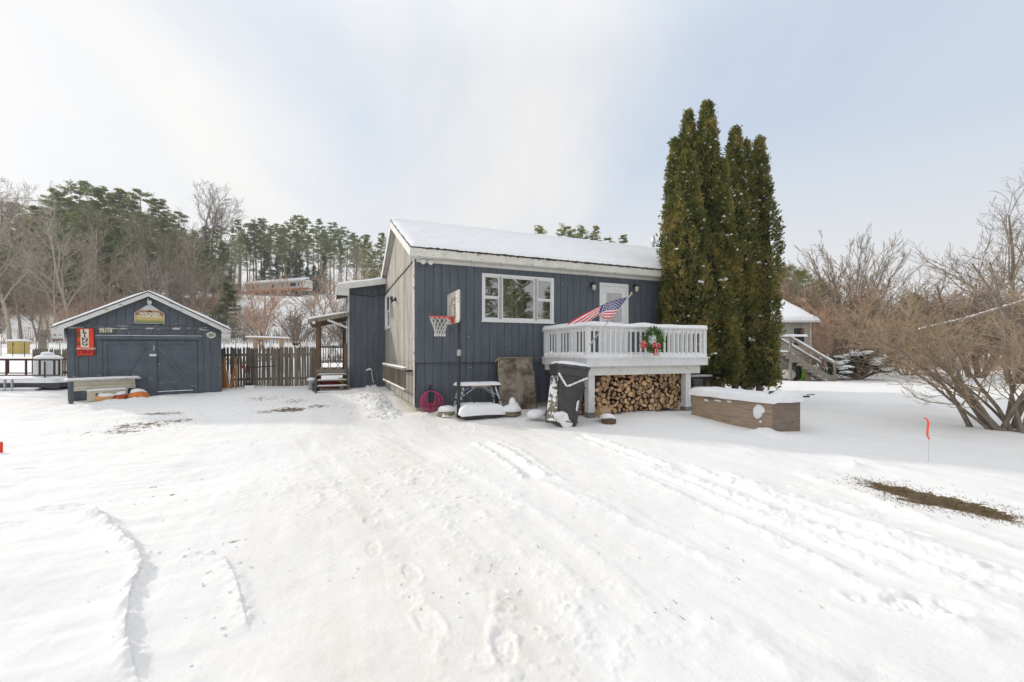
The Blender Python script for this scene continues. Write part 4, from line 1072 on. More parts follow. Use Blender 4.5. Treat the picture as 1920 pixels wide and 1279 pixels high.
# ------------------------------------------------------------------ flag
fl = empty('flag_on_pole', P(1108, 643, 9.30), 0, 'stars and stripes flag on a slanted pole at the front corner of the deck', 'flag')
fo = fl.location.copy()
A, B = P(1108, 643, 9.30)-fo, P(1184, 551, 9.0)-fo
mb = MB(); mb.tube([A, B], [.013, .011], 8); mb.build('pole', M['pole_white'], fl, smooth=True)
mb = MB(); mb.lathe([(.001,-.02),(.02,-.01),(.024,.01),(.012,.03),(.001,.04)], 10, tuple(B)); mb.build('finial', M['gold'], fl)
mb = MB(); mb.tube([A-(B-A)*.015+Vector((0,.03,-.03)), A+(B-A)*.09], .022, 8); mb.build('bracket', M['galv'], fl)
top = [(1178,557,9.02),(1160,561,8.98),(1138,568,8.95),(1115,579,8.97),(1092,590,9.03),(1076,599,9.10),(1062,609,9.16)]
bot = [(1147,597,9.12),(1140,597.5,8.99),(1128,597,9.07),(1113,596.5,8.97),(1110,600,9.06),(1108,602,9.14),(1105,603,9.22)]
def cr(pts, q):
    n = len(pts)-1; q = min(max(q, 0), .9999)*n; i = int(q); f = q-i
    p = [Vector(pts[min(max(i+k, 0), n)]) for k in (-1,0,1,2)]
    return .5*((2*p[1])+(p[2]-p[0])*f+(2*p[0]-5*p[1]+4*p[2]-p[3])*f*f+(3*p[1]-p[0]-3*p[2]+p[3])*f**3)
def flagpt(u, v):
    a, b = cr(top, u), cr(bot, u)
    w_ = min(1, max(0, (u-.28)/.25)); w_ = w_*w_*(3-2*w_); fv = v/.58 if v < .58 else 1-(v-.58)*1.1; v0 = v; v = v*(1-w_)+fv*w_
    q = a*(1-v)+b*v
    if v0 > .58: q.z += .16*w_*(v0-.58)/.42
    d = q.z+.045*math.sin(u*11+v*2.5)*(.25+.75*u)+.02*math.sin(u*23+v*5)
    return P(q.x, q.y+1.2*math.sin(u*9+1)*(v*(1-v)*4), d)-fo
NU, NV = 78, 26
mb = MB()
gv = [[flagpt(i/NU, j/NV) for j in range(NV+1)] for i in range(NU+1)]
for i in range(NU+1):
    for j in range(NV+1): mb.v.append(tuple(gv[i][j]))
for i in range(NU):
    for j in range(NV):
        o = i*(NV+1)+j; mb.f.append((o, o+NV+1, o+NV+2, o+1)); mb.m.append(2 if (i < NU*.40 and j < 14) else (j//2) % 2)
cl = mb.build('cloth', [M['flag_red'], M['flag_white'], M['flag_blue']], fl, smooth=True)
mb = MB()
for r_ in range(9):
    for c_ in range(11):
        if (r_+c_) % 2: continue
        u, v = (c_+1)/12*.40, (r_+1)/10*14/26
        for sd in (-1, 1):
            pt = flagpt(u, v); du = flagpt(u+.01, v)-pt; dv = flagpt(u, v+.01)-pt; nn = du.cross(dv).normalized()*.003*sd
            e1 = du.normalized(); e2 = dv.normalized()
            mb.face([pt+nn+(e1*math.cos(k*math.pi/5)+e2*math.sin(k*math.pi/5))*(.019 if k % 2 == 0 else .009) for k in range(10)])
mb.build('stars', M['flag_white'], cl)

# ------------------------------------------------------------------ wreath
wc = P(1221.5, 638, 9.92); wr = empty('wreath', wc, H.a, 'green evergreen wreath hung on the deck railing', 'wreath')
mb = MB(); rs = random.Random(3)
for k in range(1500):
    a = rs.uniform(0, 6.283); rr = .195+rs.gauss(0,.045); c = Vector((rr*math.cos(a), rs.gauss(-.06,.03), rr*1.06*math.sin(a)))
    d = Vector((math.cos(a+rs.uniform(.2,1.6)), rs.uniform(-.8,.2), math.sin(a+rs.uniform(.2,1.6)))).normalized(); n = d.cross(Vector((rs.uniform(-1,1),rs.uniform(-1,1),rs.uniform(-1,1)))).normalized()
    L_ = rs.uniform(.03,.075); w_ = .005+.004*rs.random(); mb.face([c-n*w_, c+d*L_*.5-n*w_*1.3, c+d*L_, c+d*L_*.5+n*w_*1.3, c+n*w_])
mb.build('greenery', M['wreath'], wr)
def bow(name, parent, cx_, cz_, sc, tail):
    b = empty(name, (0,0,0)); bpy.data.objects.remove(b)
    mb = MB()
    for sgn in (-1, 1):
        for an in (.15, .7):
            pts = [Vector((cx_, -.12, cz_)), Vector((cx_+sgn*.07*sc*math.cos(an), -.16, cz_+.09*sc*math.sin(an)+.02*sc)), Vector((cx_+sgn*.12*sc*math.cos(an), -.14, cz_+.10*sc*math.sin(an))), Vector((cx_+sgn*.07*sc, -.12, cz_-.01))]
            for p, q in zip(pts[:-1], pts[1:]): mb.bar(p, q, .006, .045*sc)
    mb.blob((cx_,-.15,cz_), .022*sc, .02, .022*sc, 1, n=8)
    if tail:
        for sgn in (-1, 1):
            pts = [Vector((cx_+sgn*.01, -.13, cz_)), Vector((cx_+sgn*.03, -.14, cz_-tail*.5)), Vector((cx_+sgn*.045, -.13, cz_-tail))]
            for p, q in zip(pts[:-1], pts[1:]): mb.bar(p, q, .05*sc, .005, up=(0,-1,0))
    o = mb.build(name, M['red'], parent)
    mb = MB()
    for k in range(int(14*sc)):
        mb.blob((cx_+rs.uniform(-.10,.10)*sc, -.165, cz_+rs.uniform(-.02,.09)*sc), .008, .004, .008, k, n=5)
    if tail:
        for sgn in (-1, 1):
            for k in range(5): mb.bar((cx_+sgn*.035-.014, -.148, cz_-tail*(.3+.15*k)), (cx_+sgn*.035+.014, -.148, cz_-tail*(.3+.15*k)-.01), .006, .012)
    mb.build('pattern', M['white_mark'], o)
bow('bow', wr, 0.02, -.15, 1.0, .20)
gd = empty('poinsettia_spray', P(1201, 647, 9.80), H.a, 'small red and white holiday spray left of the wreath on the railing', 'decoration')
mb = MB()
for k in range(70):
    a = rs.uniform(0,6.28); rr = rs.uniform(0,.085); c = Vector((rr*math.cos(a), -.09+rs.uniform(-.03,.02), rr*math.sin(a))); d = Vector((math.cos(a),-.3,math.sin(a))); n = d.cross(Vector((0,1,.3))).normalized()
    mb.face([c, c+d*.02+n*.014, c+d*.045, c+d*.02-n*.014], m=k % 2)
mb.build('petals', [M['red'], M['sign_pink']], gd)
mb = MB(); mb.tube([(-.02,-.05,.07),(-.08,-.06,.16),(-.06,-.05,.22)], .004, 4); mb.tube([(.02,-.05,.05),(-.06,-.06,.18)], .004, 4); mb.build('sprig', M['tan_wood'], gd)
# ------------------------------------------------------------------ shed
S = SHED
SZ = .16; SW = 3.52
shed = empty('shed', (S.x, S.y, SZ), S.a, 'low navy garden shed with double doors, signs and a snow edged gable roof', 'shed')
TILT = -.012; shed.rotation_euler = (0, TILT, S.a)
def sx(px): return S.s(px)
def szl(py, u): return S.z(py, u)-SZ-.012*u         # local height on the tilted front
ew = szl(611, 0); er = ew+.95                       # wall height, ridge underside
mid = SW/2; SD = 3.0
def stop(x): return ew+(er-ew)*(1-abs(x-mid)/mid)
mb = MB(); x = 0.0
while x < SW-.01:
    e = min(x+.203, SW); a, b = x+.0055, e-.0055
    mb.box(a, b, -.016, 0, .02, ew-.02)
    pts = [(a, ew+.005), (b, ew+.005), (b, max(stop(b), ew+.01)), (a, max(stop(a), ew+.01))]
    if a < mid < b: pts = [(a, ew+.005), (b, ew+.005), (b, stop(b)), (mid, er), (a, stop(a))]
    mb.prism(pts, -.016, 0)
    x = e
mb.prism([(0,.02),(SW,.02),(SW,ew),(mid,er),(0,ew)], .001, .08)
mb.box(0,.08,.081,SD,.02,ew-.01); mb.box(SW-.08,SW,.081,SD,.02,ew-.01); mb.prism([(0,.02),(SW,.02),(SW,ew),(mid,er),(0,ew)], SD, SD+.08)
mb.build('wall', M['blue'], shed)
mb = MB(); mb.box(-.02, .13, -.035, -.017, .0, ew+.0); mb.build('corner_board', M['blue_trim'], shed)
mb = MB(); mb.box(SW-.11, SW+.02, -.035, -.017, .0, ew+.0); mb.build('corner_board', M['blue_trim'], shed)
mb = MB(); mb.box(.02, SW-.02, -.052, -.036, ew-.075, ew+.03); mb.build('trim_board', M['blue_worn'], shed)
# roof, snow and rake boards
ovx = .27; ovy = .22
def srz(x): return er+.10-(er-ew)/mid*abs(x-mid)
RF = MB()
RF.prism([(-ovx, srz(-ovx)-.03), (mid, srz(mid)-.03), (SW+ovx, srz(SW+ovx)-.03), (SW+ovx, srz(SW+ovx)), (mid, srz(mid)), (-ovx, srz(-ovx))], -ovy-.035, SD+.2)
sroof = RF.build('roof', M['shingle'], shed)
mb = MB(); mb.snow(SW+2*ovx+.04, SD+ovy+.22, .085, lambda u, v, h: (-ovx-.02+u, -ovy+.015+v, srz(-ovx-.02+u)+.002-.03*math.exp(-((-ovx-.02+u-mid)/.2)**2)+h), res=.06, r=.07, seed=41, und=.2); mb.build('roof_snow', M['snow'], sroof, smooth=True)
for sg in (0, 1):
    fx_ = (lambda v: v) if sg == 0 else (lambda v: SW-v)
    mb = MB(); pts = [(fx_(-ovx), srz(-ovx)-.034), (mid, srz(mid)-.034), (mid, srz(mid)-.155), (fx_(-.03), srz(-.03)-.17), (fx_(-.03), srz(-ovx)-.32), (fx_(-ovx), srz(-ovx)-.20)]
    if sg: pts = pts[::-1]
    mb.prism(pts, -ovy-.022, -ovy-.001); mb.build('rake_board', M['grey_white'], shed)
    mb = MB(); mb.box(min(fx_(-ovx-.018), fx_(-ovx)), max(fx_(-ovx-.018), fx_(-ovx)), -ovy, SD+.2, srz(-ovx)-.19, srz(-ovx)-.01); mb.build('fascia', M['grey_white'], shed)
    mb = MB(); xa, xb = sorted((fx_(-ovx), fx_(-.03))); mb.box(xa, xb, -ovy, .0, srz(-ovx)-.31, srz(-ovx)-.21); mb.build('soffit', M['grey_white'], shed)
# doors
dx0, dxm0, dxm1, dx1 = sx(200), sx(281), sx(294.5), sx(371)
zt = szl(637, dx0); zb = .02
mb = MB(); mb.box(sx(181), sx(382), -.085, -.036, szl(636.5, dxm0), szl(630, dxm0)); mb.build('door_header', M['blue_trim'], shed)
mb = MB(); mb.snow(sx(382)-sx(181), .06, .02, lambda u, v, h: (sx(181)+u, -.09+v, szl(630, dxm0)+.001+h), res=.04, r=.03, seed=44); mb.build('ledge_snow', M['snow'], shed, smooth=True)
mb = MB(); mb.box(sx(372.5), sx(382), -.037, -.017, .0, szl(636.7, dxm0)-.005); mb.build('door_casing', M['blue_trim'], shed); mb = MB(); mb.box(sx(184), sx(194), -.037, -.017, .3, szl(636.7, dxm0)-.005); mb.build('door_casing', M['blue_trim'], shed)
for k, (a, b) in enumerate(((sx(195.5), dxm0+.02), (dxm1-.08, dx1))):
    dr = MB(); z0_, z1_ = (.06, szl(640, dxm0)); dr.box(a, b, -.03, -.017, z0_, z1_); d_ = dr.build('door', M['blue_trim'], shed)
    t_ = MB(); w_ = .085
    t_.box(a, b, -.05, -.031, z1_-w_, z1_); t_.box(a, b, -.05, -.031, z0_, z0_+w_); t_.box(a, a+w_, -.05, -.031, z0_+w_, z1_-w_); t_.box(b-w_, b, -.05, -.031, z0_+w_, z1_-w_)
    if k == 0: t_.bar((b-w_-.03, -.041, z1_-w_-.03), (a+.25, -.041, z0_+w_+.05), .095, .019, up=(0,1,0))
    else: t_.bar((a+w_+.03, -.041, z1_-w_-.03), (b-w_-.03, -.041, z0_+w_+.05), .095, .019, up=(0,1,0))
    t_.build('door_brace', M['blue_trim'], d_)
mb = MB(); mb.box(dxm0-.01, dxm1+.01, -.075, -.051, .0, szl(640, dxm0)+.01); mb.build('astragal', M['blue_trim'], shed)
mb = MB(); mb.box((dxm0+dxm1)/2-.07, (dxm0+dxm1)/2+.09, -.085, -.076, szl(668, dxm0), szl(664, dxm0)); mb.tube([((dxm0+dxm1)/2+.03,-.09,szl(648,dxm0)),((dxm0+dxm1)/2+.05,-.09,szl(652,dxm0)),((dxm0+dxm1)/2+.02,-.09,szl(657,dxm0))], .01, 6); mb.build('latch', M['white_dirty'], shed)
mb = MB(); mb.box(dxm1, dx1-.1, -.016, .2, -.10, .055); mb.build('gap_below_door', M['dark'], shed)
mb = MB(); mb.snow(dx1-dxm1-.1, .05, .025, lambda u, v, h: (dxm1+u, -.075+v, .145+h), res=.04, r=.03, seed=45); mb.build('ledge_snow', M['snow'], shed, smooth=True)
mb = MB(); xq, zq = sx(284), szl(565, mid); mb.lathe([(.03,-.03),(.045,0),(.06,.05),(.055,.055)], 10, fn=lambda x, y, z: (xq+x, -.09-z*.6, zq-.02+y-.4*z)); mb.lathe([(.02,-.02),(.03,.03)], 8, fn=lambda x, y, z: (xq-.03+x, -.06-z, zq+.05+y)); mb.build('gable_lamp', M['grey_white'], shed)
SM = Matrix.Translation((S.x, S.y, SZ)) @ Euler((0, TILT, S.a)).to_matrix().to_4x4()
def shed_item(name, x, z, y, label, cat):
    o = empty(name, SM @ Vector((x, y, z)), S.a, label, cat); o.rotation_euler = (0, TILT, S.a); return o
UP = Matrix.Rotation(R(90), 4, 'X')                # text plane: stands facing -y
def txt(parent, name, s_, size, m_, x, z, y, bold=.0, sx_=1.0, rot=0.0):
    return text_mesh(name, s_, size, M[m_], parent, Matrix.Translation((x, y, z)) @ UP @ Matrix.Rotation(rot, 4, 'Z'), .0015, bold, sx_)
# tall red sign
xa, xb = sx(147), sx(179); za, zb_ = szl(666.5, xa), szl(615.5, xa)
w_, h_ = xb-xa, zb_-za
tg = shed_item('metal_sign', (xa+xb)/2, (za+zb_)/2, -.06, 'tall red and cream tyre sign reading LING TIRES on the left of the shed', 'sign')
mb = MB(); mb.box(-w_/2, w_/2, -.012, .01, -h_/2, h_/2); mb.build('plate', M['sign_red'], tg)
mb = MB(); mb.box(-w_*.27, w_*.20, -.016, -.0125, -h_*.20, h_*.47); mb.build('cream_panel', M['sign_white'], tg)
mb = MB(); mb.box(-w_*.5-.006, -w_*.5+.008, -.018, .012, -h_/2-.006, h_/2+.006); mb.box(w_*.5-.008, w_*.5+.006, -.018, .012, -h_/2-.006, h_/2+.006); mb.box(-w_*.5+.0085, w_*.5-.0085, -.018, .012, -h_/2-.006, -h_/2+.006); mb.box(-w_*.5+.0085, w_*.5-.0085, -.018, .012, h_/2-.006, h_/2+.006); mb.build('frame', M['sign_dkred'], tg)
for k, ch in enumerate('LING'): txt(tg, 'lettering', ch, .148, 'sign_black', -.01, h_*(.385-.155*k), -.018, .004, 1.15)
# little slab serifs
mb = MB()
for k in range(4):
    zc_ = h_*(.385-.155*k)
    for dz_ in (-.050, .050):
        if k == 3: continue
        mb.box(-.065 if k != 1 else -.04, -.03 if k != 1 else .02, -.0195, -.0165, zc_+dz_-.006, zc_+dz_+.006)
mb.build('lettering', M['sign_black'], tg)
txt(tg, 'lettering', 'AIR-COOLED', .072, 'sign_white', .01, -h_*.255, -.018, .001, .95)
txt(tg, 'lettering', 'TIRES', .15, 'sign_dkred', .01, -h_*.375, -.018, .004, 1.0)
mb = MB(); mb.blob((-w_*.40,-.014,h_*.28), .03, .004, .10, 3, n=10, amp=.6); mb.blob((-w_*.38,-.014,-h_*.08), .03, .004, .06, 5, n=10, amp=.6); mb.blob((-w_*.33,-.014,h_*.22), .05, .004, .03, 8, n=8, amp=.6); mb.build('rust_patch', M['sign_brown'], tg, smooth=True)
# number plaque
xa, xb = sx(188.5), sx(213.5); za = szl(620.5, xa)
nq = shed_item('number_plaque', (xa+xb)/2, za, -.045, 'small house number plaque 75114 above the shed door on the left', 'number sign')
mb = MB(); mb.box(-.15, .15, -.008, .02, -.055, .055); mb.build('plate', M['olive'], nq)
txt(nq, 'lettering', '75114', .115, 'sign_white', 0, 0, -.011, .003, .98)
mb = MB()
for k in range(7): mb.box(-.15+.3*k/7, -.15+.3*(k+.5)/7, -.012, -.0085, .048, .056); mb.box(-.15+.3*k/7, -.15+.3*(k+.5)/7, -.012, -.0085, -.056, -.048)
mb.build('beaded_edge', M['grey_white'], nq)
# oval emblem
xo = sx(397.5); oz = szl(628.3, xo)
ov = shed_item('oval_emblem', xo, oz, -.045, 'white oval emblem plate on the right end of the shed front', 'sign')
def ellipse(mb, a, b, y0, y1, ai=0, bi=0, n=28, m=0, cx_=0, cz_=0):
    for k in range(n):
        p, q = 2*math.pi*k/n, 2*math.pi*(k+1)/n
        mb.prism([(cx_+ai*math.cos(p), cz_+bi*math.sin(p)), (cx_+a*math.cos(p), cz_+b*math.sin(p)), (cx_+a*math.cos(q), cz_+b*math.sin(q)), (cx_+ai*math.cos(q), cz_+bi*math.sin(q))][::-1] if ai else [(cx_, cz_), (cx_+a*math.cos(p), cz_+b*math.sin(p)), (cx_+a*math.cos(q), cz_+b*math.sin(q))], y0, y1, m=m)
mb = MB(); mb.prism([(.125*math.cos(-a*math.pi/14), .105*math.sin(-a*math.pi/14)) for a in range(28)], -.006, .015); mb.build('plate', M['grey_white'], ov)
mb = MB(); ellipse(mb, .058, .05, -.012, -.0065, .036, .026); mb.box(-.03, .03, -.012, -.0065, -.009, .009); mb.build('emblem', M['olive'], ov)
mb = MB()
for a in (50, 130, 200, 340): mb.bar((.097*math.cos(R(a-9)), -.009, .082*math.sin(R(a-9))), (.097*math.cos(R(a+9)), -.009, .082*math.sin(R(a+9))), .018, .004, up=(0,1,0))
mb.build('slot', M['sign_black'], ov)
# pentagon sign
xa, xb = sx(255.5), sx(310.5); pw = xb-xa; xm = (xa+xb)/2; zb2, zs, ztp = szl(606.5, xm), szl(588, xm), szl(570.5, xm)
pg = shed_item('pentagon_sign', xm, zb2, -.045, 'house shaped painted sign reading WICKED SUMMER BREW under the shed gable', 'sign')
hh, hs_ = ztp-zb2, zs-zb2
mb = MB(); mb.prism([(-pw/2,0),(pw/2,0),(pw/2,hs_),(0,hh),(-pw/2,hs_)], -.012, .01); mb.build('plate', M['scene'], pg)
mb = MB()
pts = [(-pw/2,0),(pw/2,0),(pw/2,hs_),(0,hh),(-pw/2,hs_)]
for p, q in zip(pts, pts[1:]+pts[:1]): mb.bar((p[0],-.013,p[1]), (q[0],-.013,q[1]), .012, .010, up=(0,1,0))
mb.build('border', M['grey_white'], pg)
mb = MB(); mb.prism([(-.06,hs_+.005),(.06,hs_+.005),(.055,hs_+.06),(0,hs_+.10),(-.055,hs_+.06)], -.016, -.0125); mb.build('painted_barn', M['sign_dkred'], pg)
txt(pg, 'lettering', 'WICKED', .105, 'sign_white', 0, hs_-.015, -.018, .005, 1.15)
txt(pg, 'lettering', 'SUMMER BREW', .086, 'sign_white', 0, hs_-.095, -.018, .003, .95)
# ------------------------------------------------------------------ clapboard bench front leaning by the shed, pumpkins
def wobj(o, x, y, z, rz=0): o.location = (x, y, z); o.rotation_euler = (0, 0, rz); return o
p0, p1 = P(128, 735, 11.6), P(258, 723, 12.9)
bl = math.hypot(p1.x-p0.x, p1.y-p0.y); ba = math.atan2(p1.y-p0.y, p1.x-p0.x)
bn = empty('clapboard_planter', (p0.x, p0.y, .18), ba, 'cream clapboard planter with a snowy top board standing before the shed', 'planter')
mb = MB()
for k in range(2): mb.box(.10, bl-.06, -.03*(1-k)-.0, .02, .30+.13*k, .425+.13*k)
mb.build('front_board', M['cream_board'], bn)
mb = MB(); mb.box(-.05, bl+.05, -.08, .12, .565, .60); mb.build('top_board', M['grey_white'], bn)
mb = MB(); mb.snow(bl+.12, .24, .06, lambda u, v, h: (-.07+u, -.10+v, .602+h), res=.04, r=.06, seed=51); mb.build('snow_cap', M['snow'], bn, smooth=True)
mb = MB(); mb.box(.02, .10, -.02, .06, -.15, .56); mb.build('leg', M['blue_trim'], bn); mb = MB(); mb.box(bl-.14,bl-.06, .03, .10, -.1, .56); mb.build('leg', M['blue_trim'], bn)
mb = MB(); 
for k in range(2): mb.box(.32, bl-.3, -.20-.03*(1-k), -.17, -.05+.17*k, .118+.17*k)
mb.build('lower_board', M['cream_board'], bn)
mb = MB(); mb.tube([(.50,-.245,.20),(.50,-.22,.20)], .025, 10); mb.build('knob', M['iron'], bn)
mb = MB(); mb.snow(bl-.62, .2, .05, lambda u, v, h: (.32+u, -.21+v, .29+h), res=.05, r=.06, seed=52); mb.build('ledge_snow', M['snow'], bn, smooth=True)
def pumpkin(px, py, d, r, mname, label, cat, sxx=1.0, sz=.75):
    p = P(px, py, d); o = empty('pumpkin' if cat == 'pumpkin' else 'squash', (p.x, p.y, gz(p.x, p.y)+r*sz*.75), .4, label, cat)
    mb = MB(); n, rows = 28, 12; b = 0
    for i in range(rows+1):
        th = math.pi*i/rows
        for k in range(n):
            a = 2*math.pi*k/n; rr = math.sin(th)*r*(1+.07*abs(math.sin(a*4.5)) if sxx < 1.3 else 1); mb.v.append((rr*math.cos(a)*sxx, rr*math.sin(a), math.cos(th)*r*sz))
    for i in range(rows):
        for k in range(n):
            k2 = (k+1) % n; mb.f.append((i*n+k2, i*n+k, (i+1)*n+k, (i+1)*n+k2)); mb.m.append(0)
    mb.build('flesh', M[mname], o, smooth=True)
    mb = MB(); mb.tube([(0,0,r*sz*.9),(.02,0,r*sz+.04),(.05,.01,r*sz+.06)], [.02,.014,.012], 6); mb.build('stem', M['olive'], o)
    mb = MB(); mb.blob((0,.02,r*sz*.62), r*sxx*1.0, r*.98, r*sz*.72, 3+int(px), n=16, amp=.25, flat=-r*sz*.18); mb.build('snow_cap', M['snow'], o, smooth=True)
pumpkin(192, 749, 12.05, .15, 'squash', 'long tan squash half buried in snow by the clapboard planter', 'squash', 1.65, .75)
pumpkin(226, 745, 12.3, .16, 'pumpkin_red', 'small collapsed dark orange pumpkin between the two larger gourds', 'pumpkin', .85, .8)
pumpkin(260, 743, 12.5, .20, 'pumpkin', 'bright orange pumpkin capped with snow near the shed doors', 'pumpkin', 1.15, .7)

# ------------------------------------------------------------------ picket fences
def picket_proto(h):
    mb = MB(); mb.prism([(-.037,0),(.037,0),(.037,h-.07),(.018,h-.012),(0,h),(-.018,h-.012),(-.037,h-.07)], -.009, .009); return mb
def fence(name, pa_, pb_, h, n, label, z0, posts=(0, .5, 1), group=None, lean=0.0):
    ax, ay = pa_; bx, by = pb_; L_ = math.hypot(bx-ax, by-ay); an = math.atan2(by-ay, bx-ax)
    f = empty(name, (ax, ay, 0), an, label, 'fence'); rs = random.Random(n)
    proto = None
    for k in range(n):
        u = L_*(k+.5)/n; x, y = ax+(bx-ax)*(k+.5)/n, ay+(by-ay)*(k+.5)/n
        if proto is None: o = picket_proto(h).build('picket', M['fence'], f); proto = o
        else: o = proto.copy(); COL.objects.link(o); o.parent = f
        o.location = (u+rs.uniform(-.008,.008), -.035, z0(u/L_)+rs.uniform(-.025,.02)); o.rotation_euler = (rs.uniform(-.02,.02), rs.gauss(0,.012), 0)
        o.scale = (rs.uniform(.9,1.12)*min(1, L_/n/.086), 1, 1)
    for z_ in (.28, h-.28):
        mb = MB(); mb.bar((0,.0,z0(0)+z_), (L_,.0,z0(1)+z_), .04, .085); mb.build('rail', M['fence'], f)
    for q in posts:
        mb = MB(); u = L_*q; mb.box(u-.055, u+.055, .022, .13, z0(q)-.2, z0(q)+h-.06); mb.build('post', M['fence'], f)
    return f
FD = 15.3
fa = (P(416, 700, FD).x, FD); fb = (P(594, 700, 15.9).x, 15.9)
def fz(q): return EYE-(727-4*q-HY)/FPX*(FD+.6*q)+.05*math.sin(q*20)*0
FH = (727-651)/FPX*FD
fence('picket_fence', fa, fb, FH, 37, 'weathered grey picket fence between the shed and the covered porch', fz, (0, .33, .58, .97))
# gate brace and latch rod
fm = lambda px, py, off=-.12: P(px, py, FD+.2+off)
fence('picket_fence', (P(62,690,16.6).x, 16.6), (P(131,690,16.1).x, 16.1), (712-653)/FPX*16.2, 15, 'short run of grey picket fence left of the shed behind the white tank', lambda q: EYE-(712-HY)/FPX*16.2, (0, .6, 1))
p = P(78, 660, 17.2); mb = MB(); mb.bar((p.x,p.y,gz(p.x,p.y)-.1), (p.x+.05,p.y,EYE+(HY-618)/FPX*17.2), .30, .05); mb.bar((p.x+.22,p.y-.05,gz(p.x,p.y)), (p.x+.16,p.y-.05,EYE+(HY-645)/FPX*17.2), .12, .05)
mb.bar((p.x+.0,p.y-.04,EYE+(HY-628)/FPX*17.2), (p.x+.22,p.y-.04,EYE+(HY-636)/FPX*17.2), .2, .04)
tag(mb.build('old_board_post', M['grey_wood']), 'tall grey board post with snow in its notch behind the left fence', 'post')
# tomato stakes
rs = random.Random(9)
for k, (px, pyt, pyb, lean, w) in enumerate(((417.5,683,733,.02,.055),(422,671,731,.03,.06),(426.5,693,733,-.01,.055),(431.5,690,730,-.16,.055),(443.5,672,726,.04,.035))):
    b, t = P(px, pyb, 14.75), P(px, pyt, 14.95); mb = MB(); mb.bar(b-Vector((0,0,.1)), t+Vector((-lean,0,0)), w, w)
    o = mb.build('wooden_stake', M['orange_wood']); tag(o, ('short orange wooden stake hard against the shed corner','tallest orange wooden stake leaning on the fence by the shed','short orange stake behind the leaning one by the shed','orange wooden stake tilted to the right, with snow on it','thin orange stake standing apart on the picket fence')[k], 'stake')
mb = MB(); p = P(430, 708, 14.6); mb.blob(tuple(p), .06, .05, .13, 2, n=8, amp=.4); tag(mb.build('snow_lump', M['snow'], smooth=True), 'lump of snow caught between the orange stakes', 'snow')
# snow shovel
sh = empty('snow_shovel', P(465, 727, 15.0), 0, 'black handled snow shovel with white blade leaning on the fence gate', 'shovel')
A = sh.location.copy(); hp_ = lambda px, py, d=15.05: P(px, py, d)-A
mb = MB(); mb.tube([hp_(467,722,14.95), hp_(466,693)], .018, 8); mb.tube([hp_(466,693), hp_(462.5,688)], .014, 6); mb.tube([hp_(466,693), hp_(470,688)], .014, 6); mb.tube([hp_(462.5,688), hp_(470,688)], .018, 6); mb.build('handle', M['black'], sh)
mb = MB(); c = [hp_(459,722,14.85), hp_(475,722,14.85), hp_(475.5,733,14.7), hp_(459,733,14.7)]
n = len(mb.v); mb.v += [tuple(v) for v in c]+[tuple(v+Vector((0,.03,0))) for v in c]
for q in ((0,1,2,3),(7,6,5,4),(0,4,5,1),(1,5,6,2),(2,6,7,3),(3,7,4,0)): mb.f.append(tuple(n+i for i in q)); mb.m.append(0)
mb.prism([(c[0].x-.01,c[0].z-.02),(c[1].x+.01,c[1].z-.02),(c[1].x-.05,c[1].z+.07),(c[0].x+.06,c[0].z+.07)], c[0].y-.01, c[0].y+.02, m=1)
mb.build('blade', [M['snow'], M['black']], sh)
mb = MB(); mb.bar(P(472,689.5,15.1), P(518,686,15.2), .025, .03); tag(mb.build('gate_rod', M['iron']), 'dark metal rod fixed across the picket gate', 'rod')
mb = MB(); 
for a, b in (((453,683),(460,699)),((458,683),(461,700)),((454,690),(462,688))): mb.tube([P(*a,15.05), P(*b,15.05)], .02, 5)
tag(mb.build('red_tool', M['cow_red']), 'faded red tool head hanging on the fence left of the shovel', 'tool')

# ------------------------------------------------------------------ porch with steps beside the addition
PL = H.s(592, AT-.1); PR = AL-.05
pz = H.z(693, PL, AT)                              # deck height
porch = empty('porch', (H.x, H.y, 0), H.a, 'small brown timber porch with snowy lean-to roof and steps beside the house', 'porch')
mb = MB(); mb.box(PL, PR, AT, 8.4, pz-.04, pz); mb.build('floor', M['grey_wood'], porch)
mb = MB(); mb.box(PL, PR, AT-.03, AT-.001, pz-.16, pz-.01); mb.build('rim_board', M['grey_wood'], porch)
gp0 = .22
ztl = H.z(604, PL, AT)
for s_, t_, zt_ in ((PL, AT, ztl), (PL, 8.3, ztl), (PR-.12, AT-.0, pz+.9), (PR-.12, 8.3, ztl+.15)):
    mb = MB(); mb.box(s_, s_+.125, t_+.001, t_+.126, .1, zt_); mb.build('post', M['brown_wood'], porch)
mb = MB(); mb.box(PL-.02, PL+.145, AT-.01, AT-.0, pz-.02, pz+.98); mb.build('post_trim', M['grey_white'], porch) if False else None
# lean-to roof rising to the house wall
rl = H.s(578, AT-.25); 
def prz(s_): return H.z(600, rl, AT-.25)+.02+(s_-rl)*.22
mb = MB(); mb.prism([(rl, prz(rl)-.03), (AL-.02, prz(AL)-.03), (AL-.02, prz(AL)), (rl, prz(rl))], AT-.28, 8.7); prf = mb.build('roof', M['grey_wood'], porch)
mb = MB(); mb.snow(AL-.05-rl, 2.9, .075, lambda u, v, h: (rl-.02+u, AT-.28+v, prz(rl+u)+.003+h), res=.06, r=.08, seed=61); mb.build('roof_snow', M['snow'], prf, smooth=True)
mb = MB(); mb.prism([(rl, prz(rl)-.14), (AL-.02, prz(AL)-.14), (AL-.02, prz(AL)-.002), (rl, prz(rl)-.002)], AT-.31, AT-.282); mb.build('fascia', M['grey_wood'], porch)
mb = MB()
for t_ in (AT+.0, AT+.7, AT+1.4, AT+2.1): mb.bar((rl+.03, t_, prz(rl)-.10), (AL-.05, t_, prz(AL)-.10), .045, .12)
mb.build('rafter', M['brown_wood'], porch)
